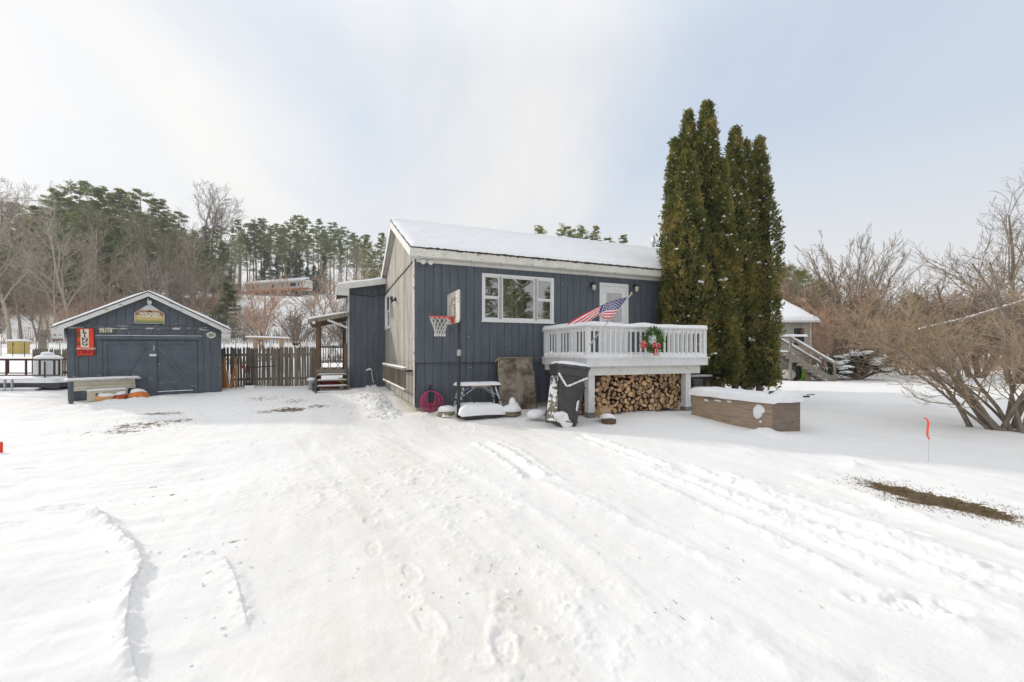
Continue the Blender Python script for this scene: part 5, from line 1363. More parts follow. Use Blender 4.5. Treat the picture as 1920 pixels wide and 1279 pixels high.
mb = MB(); mb.box(PL-.02, PL+.14, AT-.05, 8.5, ztl, ztl+.14); mb.build('beam', M['brown_wood'], porch)
mb = MB(); mb.bar((AL-.05, AT-.3, prz(AL)-.55), (AL-.7, AT-.3, prz(AL-.7)-.14), .05, .07); mb.build('brace', M['grey_white'], porch)
mb = MB(); mb.tube([(rl+.17,AT-.33,prz(rl)-.11),(rl+.17,AT-.30,prz(rl)-.11)], .05, 10); mb.build('round_lamp', M['white'], porch)
rz_ = pz+.82
mb = MB(); mb.box(PL+.126, PR-.121, 8.32, 8.40, rz_-.05, rz_); mb.build('back_rail', M['brown_wood'], porch); mb = MB(); mb.box(PL+.126, PR-.121, 8.33, 8.38, pz+.18, pz+.23)
mb.build('back_rail', M['brown_wood'], porch)
mb = MB(); mb.snow(PR-PL-.25, .1, .06, lambda u, v, h: (PL+.126+u, 8.31+v, rz_+.001+h), res=.04, r=.04, seed=62); mb.build('rail_snow', M['snow'], porch, smooth=True)
for k in range(8):
    x_ = PL+.2+(PR-PL-.4)*k/7; mb = MB(); mb.box(x_-.016, x_+.016, 8.34, 8.37, pz+.231, rz_-.051); mb.build('baluster', M['brown_wood'], porch)
nst = 4; rise = (pz-gp0)/(nst+.0)
for k in range(1, nst+1):
    z_ = pz-rise*k+.02; t0_ = AT-.03-.24*k
    mb = MB(); mb.box(PL+.04, PR-.04, t0_, t0_+.25, z_-.04, z_); o = mb.build('step', M['grey_wood'], porch)
    mb = MB(); mb.snow(PR-PL-.1, .24, .028, lambda u, v, h: (PL+.05+u, t0_+v, z_+.001+h), res=.05, r=.03, seed=63+k); mb.build('step_snow', M['snow'], o, smooth=True)
for s_ in (PL+.0, PR-.038):
    mb = MB(); mb.prism([(0,0)]*0 or [(AT-.02, pz-.08), (AT-.02, pz-.36), (AT-.98, .05), (AT-1.12, .12), (AT-1.05,.26)], s_, s_+.036, fn=lambda x, y, z: (y, x, z)); mb.build('stringer', M['brown_wood'], porch)
# things on and around the porch
b = empty('wind_bell', (*H.w(AL-.22, AT-.05), H.z(612, AL-.2, AT)), 0, 'black bell hanging from the porch brace', 'bell')
mb = MB(); mb.lathe([(.012,.0),(.03,-.01),(.045,-.07),(.085,-.13),(.09,-.14)], 12, (0,0,.05)); mb.tube([(0,0,.05),(0,0,.28)], .006, 4); mb.build('bell_cup', M['black'], b)
w = empty('plant_cart', (*H.w((PL+PR)/2+.06, AT+.7), pz), H.a, 'iron plant cart with a little frosted tree on the porch floor', 'plant stand')
mb = MB()
for x_ in (-.28, 0.0, .28):
    rg = [(x_+.12*math.cos(a*math.pi/8), -.1, .13+.12*math.sin(a*math.pi/8)) for a in range(17)]; mb.tube(rg, .011, 5)
mb.box(-.42,.42,-.16,.16,.27,.30); mb.tube([(.42,0,.3),(.52,0,.42)], .012, 5); mb.build('cart_frame', M['iron'], w)
mb = MB()
for k in range(420):
    z_ = rs.random(); rr = .22*(1-z_)*math.sqrt(rs.random()); a = rs.uniform(0,6.28); c = Vector((rr*math.cos(a), rr*math.sin(a), .34+.5*z_)); d = Vector((math.cos(a), math.sin(a), .2))*.05; n_ = Vector((-math.sin(a), math.cos(a), .3))*.014
    mb.face([c-n_, c+d, c+n_], m=(0 if rs.random() < .7 else 1))
for k in range(160):
    a = rs.uniform(0,6.28); c = Vector((-.22+.11*math.cos(a), -.12, .45+.12*math.sin(a))); d = Vector((rs.uniform(-1,1), -.5, rs.uniform(-1,1)))*.04; mb.face([c, c+d, c+d*.5+Vector((.01,0,.01))], m=1)
mb.build('little_tree', [M['spruce'], M['snow']], w)
mb = MB(); c = H.w((PL+PR)/2+.42, AT+.25); mb.lathe([(.07,0),(.075,.16),(.06,.22),(.04,.26)], 12, (c[0], c[1], pz)); tag(mb.build('lantern', M['iron']), 'small dark lantern on the right of the porch floor', 'lantern')
def bucket(px, py, d, r, h, mname, label, snow=True):
    p = P(px, py, d); z = gz(p.x, p.y); o = empty('bucket', (p.x, p.y, z), 0, label, 'bucket')
    mb = MB(); mb.lathe([(r*.8,-.05),(r*.85,0),(r,h),(r*1.05,h),(r*1.05,h-.03)], 18); mb.build('pail', M[mname], o, smooth=False)
    if snow: mb = MB(); mb.blob((0,0,h), r*1.1, r*1.1, .09, 7, n=16, flat=-.01); mb.build('snow_cap', M['snow'], o, smooth=True)
bucket(585.5, 722, 14.9, .13, .30, 'bucket', 'pale grey bucket heaped with snow at the left foot of the porch')
bucket(592.5, 730, 14.5, .13, .24, 'bucket_blue', 'dark slate bucket in front of the pale one by the porch steps', False)
mb = MB(); c = H.w((PL+PR)/2-.1, AT+.25); mb.blob((c[0],c[1],.36), .5, .35, .16, 2, n=14, amp=.2); tag(mb.build('red_sled', M['red_plastic'], smooth=True), 'dark red plastic sled stored under the porch steps', 'sled')
mb = MB(); c = H.w((PL+PR)/2+.35, AT+.4); mb.blob((c[0],c[1],.45), .2, .3, .14, 4, n=12, amp=.2); tag(mb.build('yellow_tub', M['yel_plastic'], smooth=True), 'yellow plastic tub under the right side of the porch', 'tub')
mb = MB(); mb.box(PL+.1, PR, 8.5, 8.6, .1, pz-.05); o = hobj(mb.build('porch_skirt_board', M['brown_wood'])); tag(o, 'dark board screening the back underside of the porch', 'board')
bpy.data.objects.remove(o)

# ------------------------------------------------------------------ basketball hoop
bb = P(856, 781, 9.75); hoop = empty('basketball_hoop', (bb.x, bb.y, gz(bb.x,bb.y)), H.a, 'portable basketball hoop with weathered backboard and red rim, its base buried in snow', 'basketball hoop')
hz = hoop.location.z
BZ0, BZ1 = 2.17-hz, 2.86-hz
bc = Vector((-.02, .18, 0))
mb = MB(); mb.tube([(.02,-.08,.0),(.05,.0,1.0),(.09,.08,2.15)], [.042,.040,.036], 10); mb.build('pole', M['blackm'], hoop, smooth=True)
mb = MB(); mb.tube([(.061,.022,1.36),(.065,.03,1.50)], .045, 10); mb.build('height_label', M['grey_lbl'], hoop, smooth=True)
mb = MB(); mb.tube([(.10,.0,1.80),(.02,-.03,1.80)], .014, 6); mb.bar((.09,.08,2.12),(.02,.2,2.25),.03,.05); mb.bar((.09,.08,1.98),(.02,.2,2.5),.03,.03); mb.build('bracket', M['blackm'], hoop)
bd = .5
mb = MB(); rr = .10; pts = []
for cxp, czp, a0 in ((bd-rr, BZ1-.03, 0), (-bd+rr, BZ1-.03, 90), (-bd+rr, BZ0+rr, 180), (bd-rr, BZ0+rr, 270)):
    for k in range(5):
        a = R(a0+k*22.5); r2 = rr if a0 >= 180 else .03; pts.append((cxp+(rr-r2 if a0 in (0,) else (-(rr-r2) if a0 == 90 else 0))+r2*math.cos(a), czp+r2*math.sin(a)))
mb.prism(pts[::-1], 0, .035, fn=lambda x, y, z: (y-.03, x+.22, z)); board = mb.build('backboard', M['board'], hoop)
mb = MB(); mb.snow(.05, 2*bd-.04, .03, lambda u, v, h: (-.035+u, .22-bd+.02+v, BZ1+h), res=.02, r=.03, seed=71); mb.build('snow_cap', M['snow'], board, smooth=True)
mb = MB()
for a, b in (((-.22,.12),(.22,.12)),((-.22,.12),(-.22,.42)),((.22,.12),(.22,.42)),((-.22,.42),(.22,.42))): mb.bar((-.033, .22+a[0], BZ0+a[1]), (-.033, .22+b[0], BZ0+b[1]), .004, .03, up=(1,0,0))
mb.bar((-.033,.1,BZ0+.5),(-.033,.34,BZ0+.6),.03,.004,up=(1,0,0)); mb.blob((-.033,.05,BZ0+.55),.003,.05,.03,2,n=8,amp=.5); mb.blob((-.033,.34,BZ0+.5),.003,.04,.05,6,n=8,amp=.5)
mb.build('faded_marking', M['concrete_grey'], board)
rc = Vector((-.34, .16, 2.30-hz)); 
mb = MB(); ring = [(rc.x+.225*math.cos(a*math.pi/14), rc.y+.225*math.sin(a*math.pi/14), rc.z) for a in range(29)]; mb.tube(ring, .011, 6)
mb.tube([(rc.x+.2, rc.y-.1, rc.z), (-.03, rc.y-.05, rc.z-.0)], .010, 6); mb.tube([(rc.x+.2, rc.y+.1, rc.z), (-.03, rc.y+.05, rc.z)], .010, 6)
mb.tube([(rc.x+.1, rc.y-.19, rc.z-.01), (-.03, rc.y-.08, rc.z-.12)], .009, 6); mb.tube([(rc.x+.1, rc.y+.19, rc.z-.01), (-.03, rc.y+.08, rc.z-.12)], .009, 6); mb.box(-.06,-.031, rc.y-.09, rc.y+.09, rc.z-.13, rc.z+.02)
mb.build('rim', M['rim'], hoop, smooth=True)
mb = MB(); nn_ = 12
lev = [(.225,0),(.20,-.08),(.165,-.17),(.13,-.25),(.115,-.33),(.118,-.40)]
for k in range(nn_):
    for sg in (0, 1):
        pts = []
        for i, (r_, z_) in enumerate(lev):
            off = (i % 2) if sg == 0 else -(i % 2)
            a = (k+.5*off)*2*math.pi/nn_; pts.append((rc.x+r_*math.cos(a), rc.y+r_*math.sin(a), rc.z+z_))
        mb.tube(pts, .006, 4)
for k in range(nn_):
    a = (k+.25)*2*math.pi/nn_; mb.blob((rc.x+.118*math.cos(a), rc.y+.118*math.sin(a), rc.z-.41), .014, .014, .02, k, n=6)
mb.build('net', M['net'], hoop)
mb = MB(); mb.box(.05,.95,-.36,.30,.0,.11); mb.tube([(.06,0,.65),(.55,-.1,.14)], .016, 6); mb.tube([(.06,0,.55),(.35,.1,.14)], .012, 6); mb.build('base', M['bin'], hoop)
mb = MB()
mb.snow(1.04,.78,.25, lambda u, v, h: (.0+u, -.42+v, .08+h), res=.03, r=.19, seed=73, und=.12, drop=.03); mb.snow(.95,.6,.19, lambda u, v, h: (-.30+u, .12+v, .0+h), res=.03, r=.2, seed=74, und=.2, drop=.02); mb.build('snow_cap', M['snow'], hoop, smooth=True)

# ------------------------------------------------------------------ props along the front wall
def hposz(px, py, t): s_ = H.s(px, t); return s_, H.z(py, s_, t)
# hose on hook
s_, z_ = hposz(807, 748, -.02)
ho = empty('garden_hose', (*H.w(s_, -.02), z_), H.a, 'coiled pink garden hose hanging on the navy wall near the corner', 'hose')
mb = MB(); rs = random.Random(12)
for k in range(9):
    rx, rz2 = .13+.017*k*rs.uniform(.8,1.1), .14+.016*k; zc_ = .20-rz2*1.0; pts = []
    for i in range(33):
        a = math.pi/2+2*math.pi*i/32; wob = 1+.05*math.sin(3*a+k)
        pts.append((rx*math.cos(a)*wob+.012*rs.uniform(-1,1)+.01*math.sin(k*2), -.03-.02*(k % 3)-.004*k, zc_+rz2*math.sin(a)+(.0 if math.sin(a) > 0 else -.02*abs(math.cos(k)))))
    mb.tube(pts, .0085, 5)
pts = [(-.12+.24*i/16, -.09, .12-.42*math.sin(math.pi*i/16)) for i in range(17)]; mb.tube(pts, .0085, 5)
mb.tube([(.24,-.05,-.1),(.25,-.06,-.2),(.245,-.06,-.26)], .0085, 5); mb.build('coil', M['pink_hose'], ho, smooth=True)
hk = empty('hose_hook', (*H.w(s_, .0), z_), H.a, 'black iron hook on the navy wall carrying the hose', 'hook')
mb = MB(); mb.box(-.012,.012,-.02,.04,-.28,.30); mb.tube([(-.13,-.09,.17),(-.09,-.05,.21),(.09,-.05,.21),(.13,-.09,.17)], .012, 6); mb.tube([(0,-.02,.30),(0,-.04,.33)], .02, 6); mb.build('hook_bar', M['iron'], hk)
# folding work table with snow
s0_, _ = hposz(858, 720, -.75); s1_, _ = hposz(937, 720, -.75); zt_ = H.z(724, s0_, -.75)
wt = empty('folding_trestle', (*H.w(s0_, -.75), .05), H.a, 'folding metal trestle with grey legs and a snow covered top by the hoop', 'trestle')
wl = s1_-s0_; zt2 = zt_-.05
mb = MB(); mb.box(0, wl, -.05, .32, zt2-.035, zt2); mb.build('top', M['blackm'], wt)
mb = MB(); mb.box(.3, .75, -.055, -.051, zt2-.04, zt2-.008); mb.build('wooden_edge', M['tan_wood'], wt)
mb = MB(); mb.snow(wl+.04, .42, .085, lambda u, v, h: (-.02+u, -.08+v, zt2+.002+h), res=.03, r=.07, seed=81); mb.build('snow_cap', M['snow'], wt, smooth=True)
for x_, x2 in ((.12,-.02),(wl-.12,wl+.06)):
    for y_ in (-.03, .30):
        y2 = y_+(-.10 if y_ < 0 else .10)
        mb = MB(); mb.bar((x_,y_,zt2-.036), ((x_+x2)/2,(y_+y2)/2,zt2*.52), .05, .03); mb.bar(((x_+x2)/2,(y_+y2)/2,zt2*.5), (x2,y2,-.02), .035, .025); l_ = mb.build('leg', M['sawleg'], wt)
        mb = MB(); mb.bar(((x_+x2)/2-.03,(y_+y2)/2,zt2*.54), ((x_+x2)/2+.03,(y_+y2)/2,zt2*.50), .035, .05); mb.build('clamp', M['blackm'], l_)
        mb = MB(); xi = x_+(.28 if x_ < wl/2 else -.28); mb.bar((xi,y_,zt2-.04), ((x_+x2)/2,(y_+y2)/2,zt2*.62), .022, .012); mb.build('strut', M['sawleg'], wt)
# rug leaning
s0_, _ = hposz(939, 720, -.42); s1_, _ = hposz(1006, 720, -.42)
ru = empty('rolled_out_rug', (*H.w(s0_, -.42), .08), H.a, 'stained brown carpet piece hung over a board against the navy wall', 'carpet')
zt3 = H.z(671.5, s0_, -.2)-.08; wr_ = s1_-s0_
mb = MB(); NUr, NVr = 20, 26
for side in (0, 1):
    b0 = len(mb.v)
    for i in range(NUr+1):
        for j in range(NVr+1):
            u, v = i/NUr, j/NVr
            y = -.02+.24*v+.012*math.sin(u*9+v*4)+.010*math.sin(v*13+u*3)+side*.012-(.03 if v > .97 else 0)
            x = wr_*u+.02*math.sin(v*5)*(u-.5)+.006*math.sin(v*30)*(1 if i in (0, NUr) else 0)
            mb.v.append((x, y, zt3*v))
    for i in range(NUr):
        for j in range(NVr):
            o = b0+i*(NVr+1)+j; mb.f.append((o, o+NVr+1, o+NVr+2, o+1) if side == 0 else (o+1, o+NVr+2, o+NVr+1, o)); mb.m.append(0)
for j in range(NVr):
    a = j; b1 = (NUr+1)*(NVr+1)+j; mb.f.append((a, a+1, b1+1, b1)); mb.m.append(0)
    a = NUr*(NVr+1)+j; b1 = a+(NUr+1)*(NVr+1); mb.f.append((a+1, a, b1, b1+1)); mb.m.append(0)
ob = mb.build('carpet', M['rug'], ru, smooth=True)
mb = MB(); mb.tube([(-.02,.17,zt3-.05),(.0,.18,zt3+.005),(wr_*.5,.19,zt3+.01),(wr_-.01,.19,zt3+.0)], .010, 5)
mb.tube([(0.01,.17,zt3+.0),(-.015,.15,zt3*.8),(.0,.10,zt3*.55),(.01,.05,zt3*.4)], .012, 5); mb.tube([(.0,.17,zt3-.0),(-.06,.16,zt3-.05),(-.09,.16,zt3-.10)], .010, 5); mb.build('frayed_edge', M['rug_edge'], ru)
mb = MB(); mb.box(.05, wr_-.05, .27, .30, -.1, zt3-.02); mb.build('backing_board', M['grey_wood'], ru)
# stones capped with snow
for k, (px, py, d, r_, lab) in enumerate(((960,770,9.9,.22,'flat stone under a horn shaped heap of snow before the carpet'),(838,776,9.9,.17,'small snow covered lump left of the hoop pole'))):
    p = P(px, py, d); g_ = gz(p.x, p.y); st = empty('stone', (p.x, p.y, g_), H.a, lab, 'stone')
    mb = MB(); mb.blob((0,0,.05), r_*1.1, r_*.8, .09, 5+k, n=14, amp=.3); mb.build('rock', M['stone'], st)
    mb = MB(); mb.blob((0,.02,.13), r_*1.18, r_*.9, .13 if k == 0 else .10, 9+k, n=24, amp=.2, flat=-.03)
    if k == 0: mb.blob((.03,.05,.25), .10, .09, .16, 3, n=14, amp=.2); mb.blob((.12,.04,.18), .09, .09, .1, 4, n=12, amp=.2)
    mb.build('snow_cap', M['snow'], st, smooth=True)
# wheelie bin
bp = P(1056, 786, 9.15); bn_ = empty('wheelie_bin', (bp.x+.0, bp.y+.0, .02), H.a-R(20), 'big black wheelie bin tilted back and plastered with snow beside the deck', 'bin')
bn_.rotation_euler = (R(-3), R(7), H.a-R(14))
mb = MB(); bh = 1.16
def ringpts(w, d, z, ox=0, oy=0, r=.07):
    pts = []
    for cx_, cy_, a0 in ((w/2-r, d/2-r, 0), (-w/2+r, d/2-r, 90), (-w/2+r, -d/2+r, 180), (w/2-r, -d/2+r, 270)):
        for k in range(4): a = R(a0+30*k); pts.append((cx_+r*math.cos(a)+ox, cy_+r*math.sin(a)+oy, z))
    return pts
lv = [ringpts(.44,.52,0), ringpts(.46,.54,.03), ringpts(.50,.60,.35,0,.01), ringpts(.58,.70,bh-.16,0,.02), ringpts(.66,.79,bh-.15,0,.02), ringpts(.67,.80,bh,0,.02)]
for l in lv: mb.v += l
n = 16
for i in range(len(lv)-1):
    for k in range(n): k2 = (k+1) % n; mb.f.append((i*n+k, i*n+k2, (i+1)*n+k2, (i+1)*n+k)); mb.m.append(0)
mb.f.append(tuple(range(n))[::-1]); mb.m.append(0); mb.f.append(tuple((len(lv)-1)*n+k for k in range(n))); mb.m.append(0)
body = mb.build('body', M['bin'], bn_, smooth=False, bevel=.006)
mb = MB(); mb.bar((.18,-.37,.30),(.21,-.40,.75),.03,.02); mb.bar((.21,-.40,.75),(.29,-.40,.80),.03,.02); mb.bar((-.05,-.345,.08),(.21,-.345,.08),.02,.02); mb.build('moulded_rib', M['bin'], body)
mb = MB(); lv = [ringpts(.70,.84,bh+.002,0,.02), ringpts(.71,.85,bh+.05,0,.02), ringpts(.60,.70,bh+.09,0,.03)]
for l in lv: mb.v += l
for i in range(2):
    for k in range(n): k2 = (k+1) % n; mb.f.append((i*n+k, i*n+k2, (i+1)*n+k2, (i+1)*n+k)); mb.m.append(0)
mb.f.append(tuple(range(n))[::-1]); mb.m.append(0); mb.f.append(tuple(2*n+k for k in range(n))); mb.m.append(0)
mb.build('lid', M['bin'], bn_)
for sg in (-1, 1):
    mb = MB(); mb.tube([(sg*.27,.24,.12),(sg*.32,.24,.12)], .13, 18); mb.build('wheel', M['blackm'], bn_)
mb = MB(); mb.snow(.68, .80, .05, lambda u, v, h: (-.34+u, -.38+v, bh+.055+.03*min(1,min(u,.68-u,v,.8-v)/.07)+h), res=.035, r=.10, seed=91, und=.7, drop=.03); mb.build('lid_snow', M['snow'], bn_, smooth=True)
mb = MB(); rs = random.Random(5)
for k in range(34):
    q = k/33; x_, z_ = ((-.30+.19*q*2, bh-.14-.24*q*2) if q < .5 else (-.11+.40*(q*2-1), bh-.38+.21*(q*2-1))); mb.blob((x_, -.345-.025*z_/bh, z_), .022, .015, rs.uniform(.012,.026), k, n=7, amp=.4)
mb.build('rim_snow', M['snow'], bn_, smooth=True)
mb = MB()
for x0, y0_, z0b, x1, y1_, z1b in ((-.226,.27,.03,-.226,-.26,.03),):
    mb.face([(-.233,-.24,.10),(-.233,.24,.10),(-.299,.34,bh-.18),(-.299,-.32,bh-.18)][::-1])
mb.build('snow_crust', M['snowy_bin'], bn_)
mb = MB(); mb.blob((.17,-.325,.42), .05, .012, .12, 3, n=12, amp=.5); mb.build('stuck_snow', M['snow'], bn_, smooth=True)
mb = MB(); mb.blob((-.06,-.31,.10), .16, .05, .11, 4, n=14, amp=.6); mb.build('stuck_snow', M['snow'], bn_, smooth=True)
# snowy plank propped in front of the bin
A, B = P(1033, 784, 8.75), P(1040, 724, 8.98)
pk = empty('propped_plank', (A.x, A.y, A.z), 0, 'short rough plank crusted with snow propped against the wheelie bin', 'plank')
mb = MB(); mb.bar((0,0,-.05), B-A, .20, .05, up=(0,-1,0)); mb.build('wood', M['snowy_wood'], pk)
mb = MB(); D_ = (B-A); mb.blob(tuple(D_+Vector((0,-.01,.02))), .105, .05, .04, 3, n=14); mb.build('snow_cap', M['snow'], pk, smooth=True)
# snow lumps between things
for k, (px, py, d, a, b_, c) in enumerate(((1003,775,9.5,.20,.16,.10),(1068,752,8.85,.05,.04,.06),(1046,778,8.8,.15,.10,.07))):
    if k == 1: continue
    p = P(px, py, d); mb = MB(); mb.blob((p.x,p.y,p.z), a, b_, c, 20+k, n=18, amp=.25); tag(mb.build('snow_heap', M['snow'], smooth=True), ('low heap of snow between the carpet and the bin','','ragged lump of snow wedged between plank and bin')[k], 'snow')

# ------------------------------------------------------------------ plywood box
Fb = P(1450, 815, 8.05); bx = empty('plywood_box', (Fb.x, Fb.y, -.02), H.a, 'long weathered plywood box under a thick layer of snow', 'box')
bw, blen, bhh = .735, 1.98, .60
bx.rotation_euler = (0,0,H.a)
mb = MB(); mb.box(0, .02, 0.02, blen, .0, bhh); mb.build('side_panel', M['ply'], bx)
mb = MB(); mb.box(bw-.02, bw, 0.02, blen, .0, bhh); mb.build('side_panel', M['ply'], bx)
mb = MB(); mb.box(-.001, bw+.001, 0, .019, .0, bhh-.01); mb.build('end_panel', M['ply_shaded'], bx)
mb = MB(); mb.box(.021, bw-.021, blen-.02, blen, .0, bhh-.01); mb.build('end_panel', M['ply_shaded'], bx)
mb = MB(); mb.box(-.03, bw+.03, -.03, blen+.04, bhh, bhh+.022); mb.build('lid', M['grey_wood'], bx)
mb = MB(); mb.snow(bw+.12, blen+.14, .14, lambda u, v, h: (-.06+u, -.06+v, bhh+.02+h-.02*math.exp(-((u)/.05)**2)), res=.03, r=.11, seed=101, und=.35, drop=.035)
mb.build('snow_cap', M['snow'], bx, smooth=True)
mb = MB(); 
for y_, z_, a, c in ((.30,.42,.11,.10),(.33,.36,.08,.09),(.22,.45,.05,.07),(1.55,.50,.06,.03),(1.25,.52,.10,.025),(.95,.53,.05,.02),(.25,.22,.03,.02)): mb.blob((-.012, y_, z_), .014, a, c, int(y_*50), n=16, amp=.35)
mb.build('stuck_snow', M['snow'], bx, smooth=True)
# things lying on the box
ax, ay = bx.matrix_basis.to_translation()[:2]
fb = Frame(Fb.x, Fb.y, 22.5)
ld = empty('aluminium_level', (*fb.w(.38, .30), bhh+.045), H.a, 'long metal strip sticking out of the snow over the right end of the box', 'metal strip')
ld.rotation_euler = (0, R(1.5), H.a+R(2))
mb = MB(); mb.box(0,.78,-.03,.03,-.02,.045); mb.build('bar', M['grey_white'], ld); mb = MB(); mb.box(.79,1.12,-.02,.01,-.02,.012); mb.bar((1.05,0,.03),(1.32,.01,.035),.02,.015); mb.build('rod', M['iron'], ld)
mb = MB(); mb.tube([(.42,-.031,.012),(.42,-.034,.012)], .016, 10); mb.build('hole', M['black'], ld)
mb = MB(); mb.snow(.95, .16, .09, lambda u, v, h: (-.05+u, -.03+v, .045+h), res=.03, r=.06, seed=103, und=.5); mb.build('snow_cap', M['snow'], ld, smooth=True)
gr = empty('black_grip', (*fb.w(.22, .16), bhh+.09), H.a, 'black tool with a ribbed grip half buried in the snow on the box', 'tool')
mb = MB()
for k in range(6): mb.tube([(-.14+.028*k,-.02,-.02+.004*k),(-.12+.028*k,-.02,-.018+.004*k)], .032, 8)
mb.bar((.02,.1,.06),(.42,.16,.065),.03,.03); mb.bar((.02,.1,.06),(-.1,0,0),.03,.03); mb.build('handle', M['blackm'], gr)
mb = MB(); mb.blob((.17,.0,.0), .17, .12, .10, 3, n=18, amp=.2); mb.build('snow_cap', M['snow'], gr, smooth=True)
# grey steps right of the deck
for k in range(3):
    s_ = H.s(1304, -1.0+.2*k)-.0; st = MB(); st.box(0, .62, 0, .3, 0, .16)
    o = empty('concrete_block', (*H.w(s_, -1.1+.28*k), .12+.21*k), H.a, ('lowest grey concrete block between the deck post and the box','middle grey concrete block between the deck post and the box','topmost grey concrete block between the deck post and the box')[k], 'block')
    st.build('block', M['concrete_grey'], o); mb = MB(); mb.snow(.62, .3, .045, lambda u, v, h: (u, v, .161+h), res=.04, r=.05, seed=110+k); mb.build('snow_cap', M['snow'], o, smooth=True)
mb = MB(); s_ = H.s(1296, -.9); mb.box(0, .8, 0, .25, 0, .03); o = empty('snowy_board', (*H.w(s_, -.9), .80), H.a, 'dark board under snow sticking out behind the right deck post', 'board'); mb.build('plank', M['blackm'], o)
mb = MB(); mb.snow(.85, .28, .06, lambda u, v, h: (-.02+u, -.02+v, .031+h), res=.04, r=.05, seed=119); mb.build('snow_cap', M['snow'], o, smooth=True)

# ------------------------------------------------------------------ marker stake
p = G(1741, 863); mk = empty('marker_stake', (p[0], p[1], gz(*p)), 0, 'thin wire stake with a fluorescent orange ribbon stuck in the snow', 'marker')
mb = MB(); mb.tube([(0,0,-.05),(.0,0,.30),(-.005,0,.55)], .004, 6); mb.build('wire', M['grey_white'], mk)
mb = MB(); pts = [(-.07,.0,.595),(-.035,-.01,.58),(-.012,-.012,.53),(-.018,-.01,.45),(-.028,-.01,.38),(-.018,-.012,.32),(.006,-.01,.295)]; ws = [.012,.020,.030,.032,.030,.026,.020]
for i in range(len(pts)-1):
    a, b = Vector(pts[i]), Vector(pts[i+1]); d = (b-a).normalized(); x_ = Vector((d.z,0,-d.x)); mb.face([a-x_*ws[i]/2, a+x_*ws[i]/2, b+x_*ws[i+1]/2, b-x_*ws[i+1]/2]); mb.face([a-x_*ws[i]/2+Vector((0,.002,0)), b-x_*ws[i+1]/2+Vector((0,.002,0)), b+x_*ws[i+1]/2+Vector((0,.002,0)), a+x_*ws[i]/2+Vector((0,.002,0))])
mb.build('ribbon', M['orange'], mk, smooth=True)
# red thing at the left edge
p = P(-6, 850, 6.6); rb = empty('red_marker_post', (p.x, p.y, 0), 0, 'red post at the far left edge of the snowy yard', 'post')
mb = MB(); mb.box(-.06,.06,-.03,.03,-.1,.15); mb.build('post_body', M['sign_red'], rb); mb = MB(); mb.blob((0,0,.15), .07, .04, .03, 1, n=10, flat=0); mb.build('snow_cap', M['snow'], rb, smooth=True)

# ------------------------------------------------------------------ trailer at far left
TD = 14.3; a = P(-160, 700, TD); b = P(105, 700, TD); tl = b.x-a.x
tr = empty('utility_trailer', (a.x, a.y, 0), R(1.5), 'flat utility trailer with maroon pipe rails under snow left of the shed', 'trailer')
zt_, zm_, zd_ = EYE-(675-HY)/FPX*TD, EYE-(704-HY)/FPX*TD, EYE-(708-HY)/FPX*TD
for yy in (0, 1.6):
    mb = MB(); mb.bar((0,yy,zt_),(tl,yy,zt_),.045,.045); mb.bar((0,yy,zm_),(tl,yy,zm_),.04,.04)
    for px in (7, 43, 68, 95, 104, -40, -90): 
        x_ = P(px, 700, TD).x-a.x
        if 0 <= x_ <= tl: mb.bar((x_,yy,zm_),(x_,yy,zt_),.04,.04)
    mb.build('rail', M['rust'], tr)
mb = MB(); mb.box(0, tl-.2, .03, 1.57, zd_-.34, zd_-.16); mb.box(0, tl, -.04, .02, zd_-.36, zd_-.18); mb.build('frame', M['blackm'], tr)
mb = MB(); mb.snow(tl-.1, 1.66, .17, lambda u, v, h: (u, -.04+v, zd_-.18+h), res=.1, r=.15, seed=121); mb.build('deck_snow', M['snow'], tr, smooth=True)
mb = MB(); mb.bar((0,-.15,zd_-.46),(tl-.6,-.15,zd_-.40),.10,.09); mb.build('side_pole', M['grey_white'], tr)
mb = MB(); mb.snow(tl-.5, .16, .05, lambda u, v, h: (u, -.23+v, zd_-.41+.06*u/tl+h), res=.08, r=.06, seed=122); mb.build('pole_snow', M['snow'], tr, smooth=True)
for px in (17, 30):
    x_ = P(px, 700, TD).x-a.x; mb = MB(); mb.bar((x_,-.2,.15),(x_,-.2,zd_-.05),.05,.05); mb.build('stand', M['galv'], tr)
for x_ in (.8, 1.7):
    mb = MB(); mb.tube([(x_,.1,.35),(x_,.3,.35)], .28, 18); mb.build('wheel', M['blackm'], tr)
# tank
p = P(89.5, 690, 15.4); tk = empty('white_tank', (p.x, p.y, gz(p.x,p.y)), 0, 'round white tank with a snowy lid behind the trailer rail', 'tank')
zz = EYE-(672-HY)/FPX*15.4-tk.location.z
mb = MB(); mb.lathe([(.34,-.1),(.35,0),(.35,zz-.08),(.33,zz-.02),(.26,zz+.05),(.16,zz+.08),(.16,zz+.13),(.13,zz+.15)], 24); mb.build('shell', M['propane'], tk, smooth=True)
mb = MB(); mb.blob((0,0,zz+.0), .37, .37, .14, 3, n=24, amp=.06, flat=-.02); mb.blob((0,0,zz+.14), .18, .18, .09, 4, n=16, amp=.08, flat=-.02); mb.build('snow_cap', M['snow'], tk, smooth=True)
mb = MB(); mb.bar((.28,-.36,0),(.28,-.36,zz-.1),.03,.03); mb.build('strap', M['black'], tk)
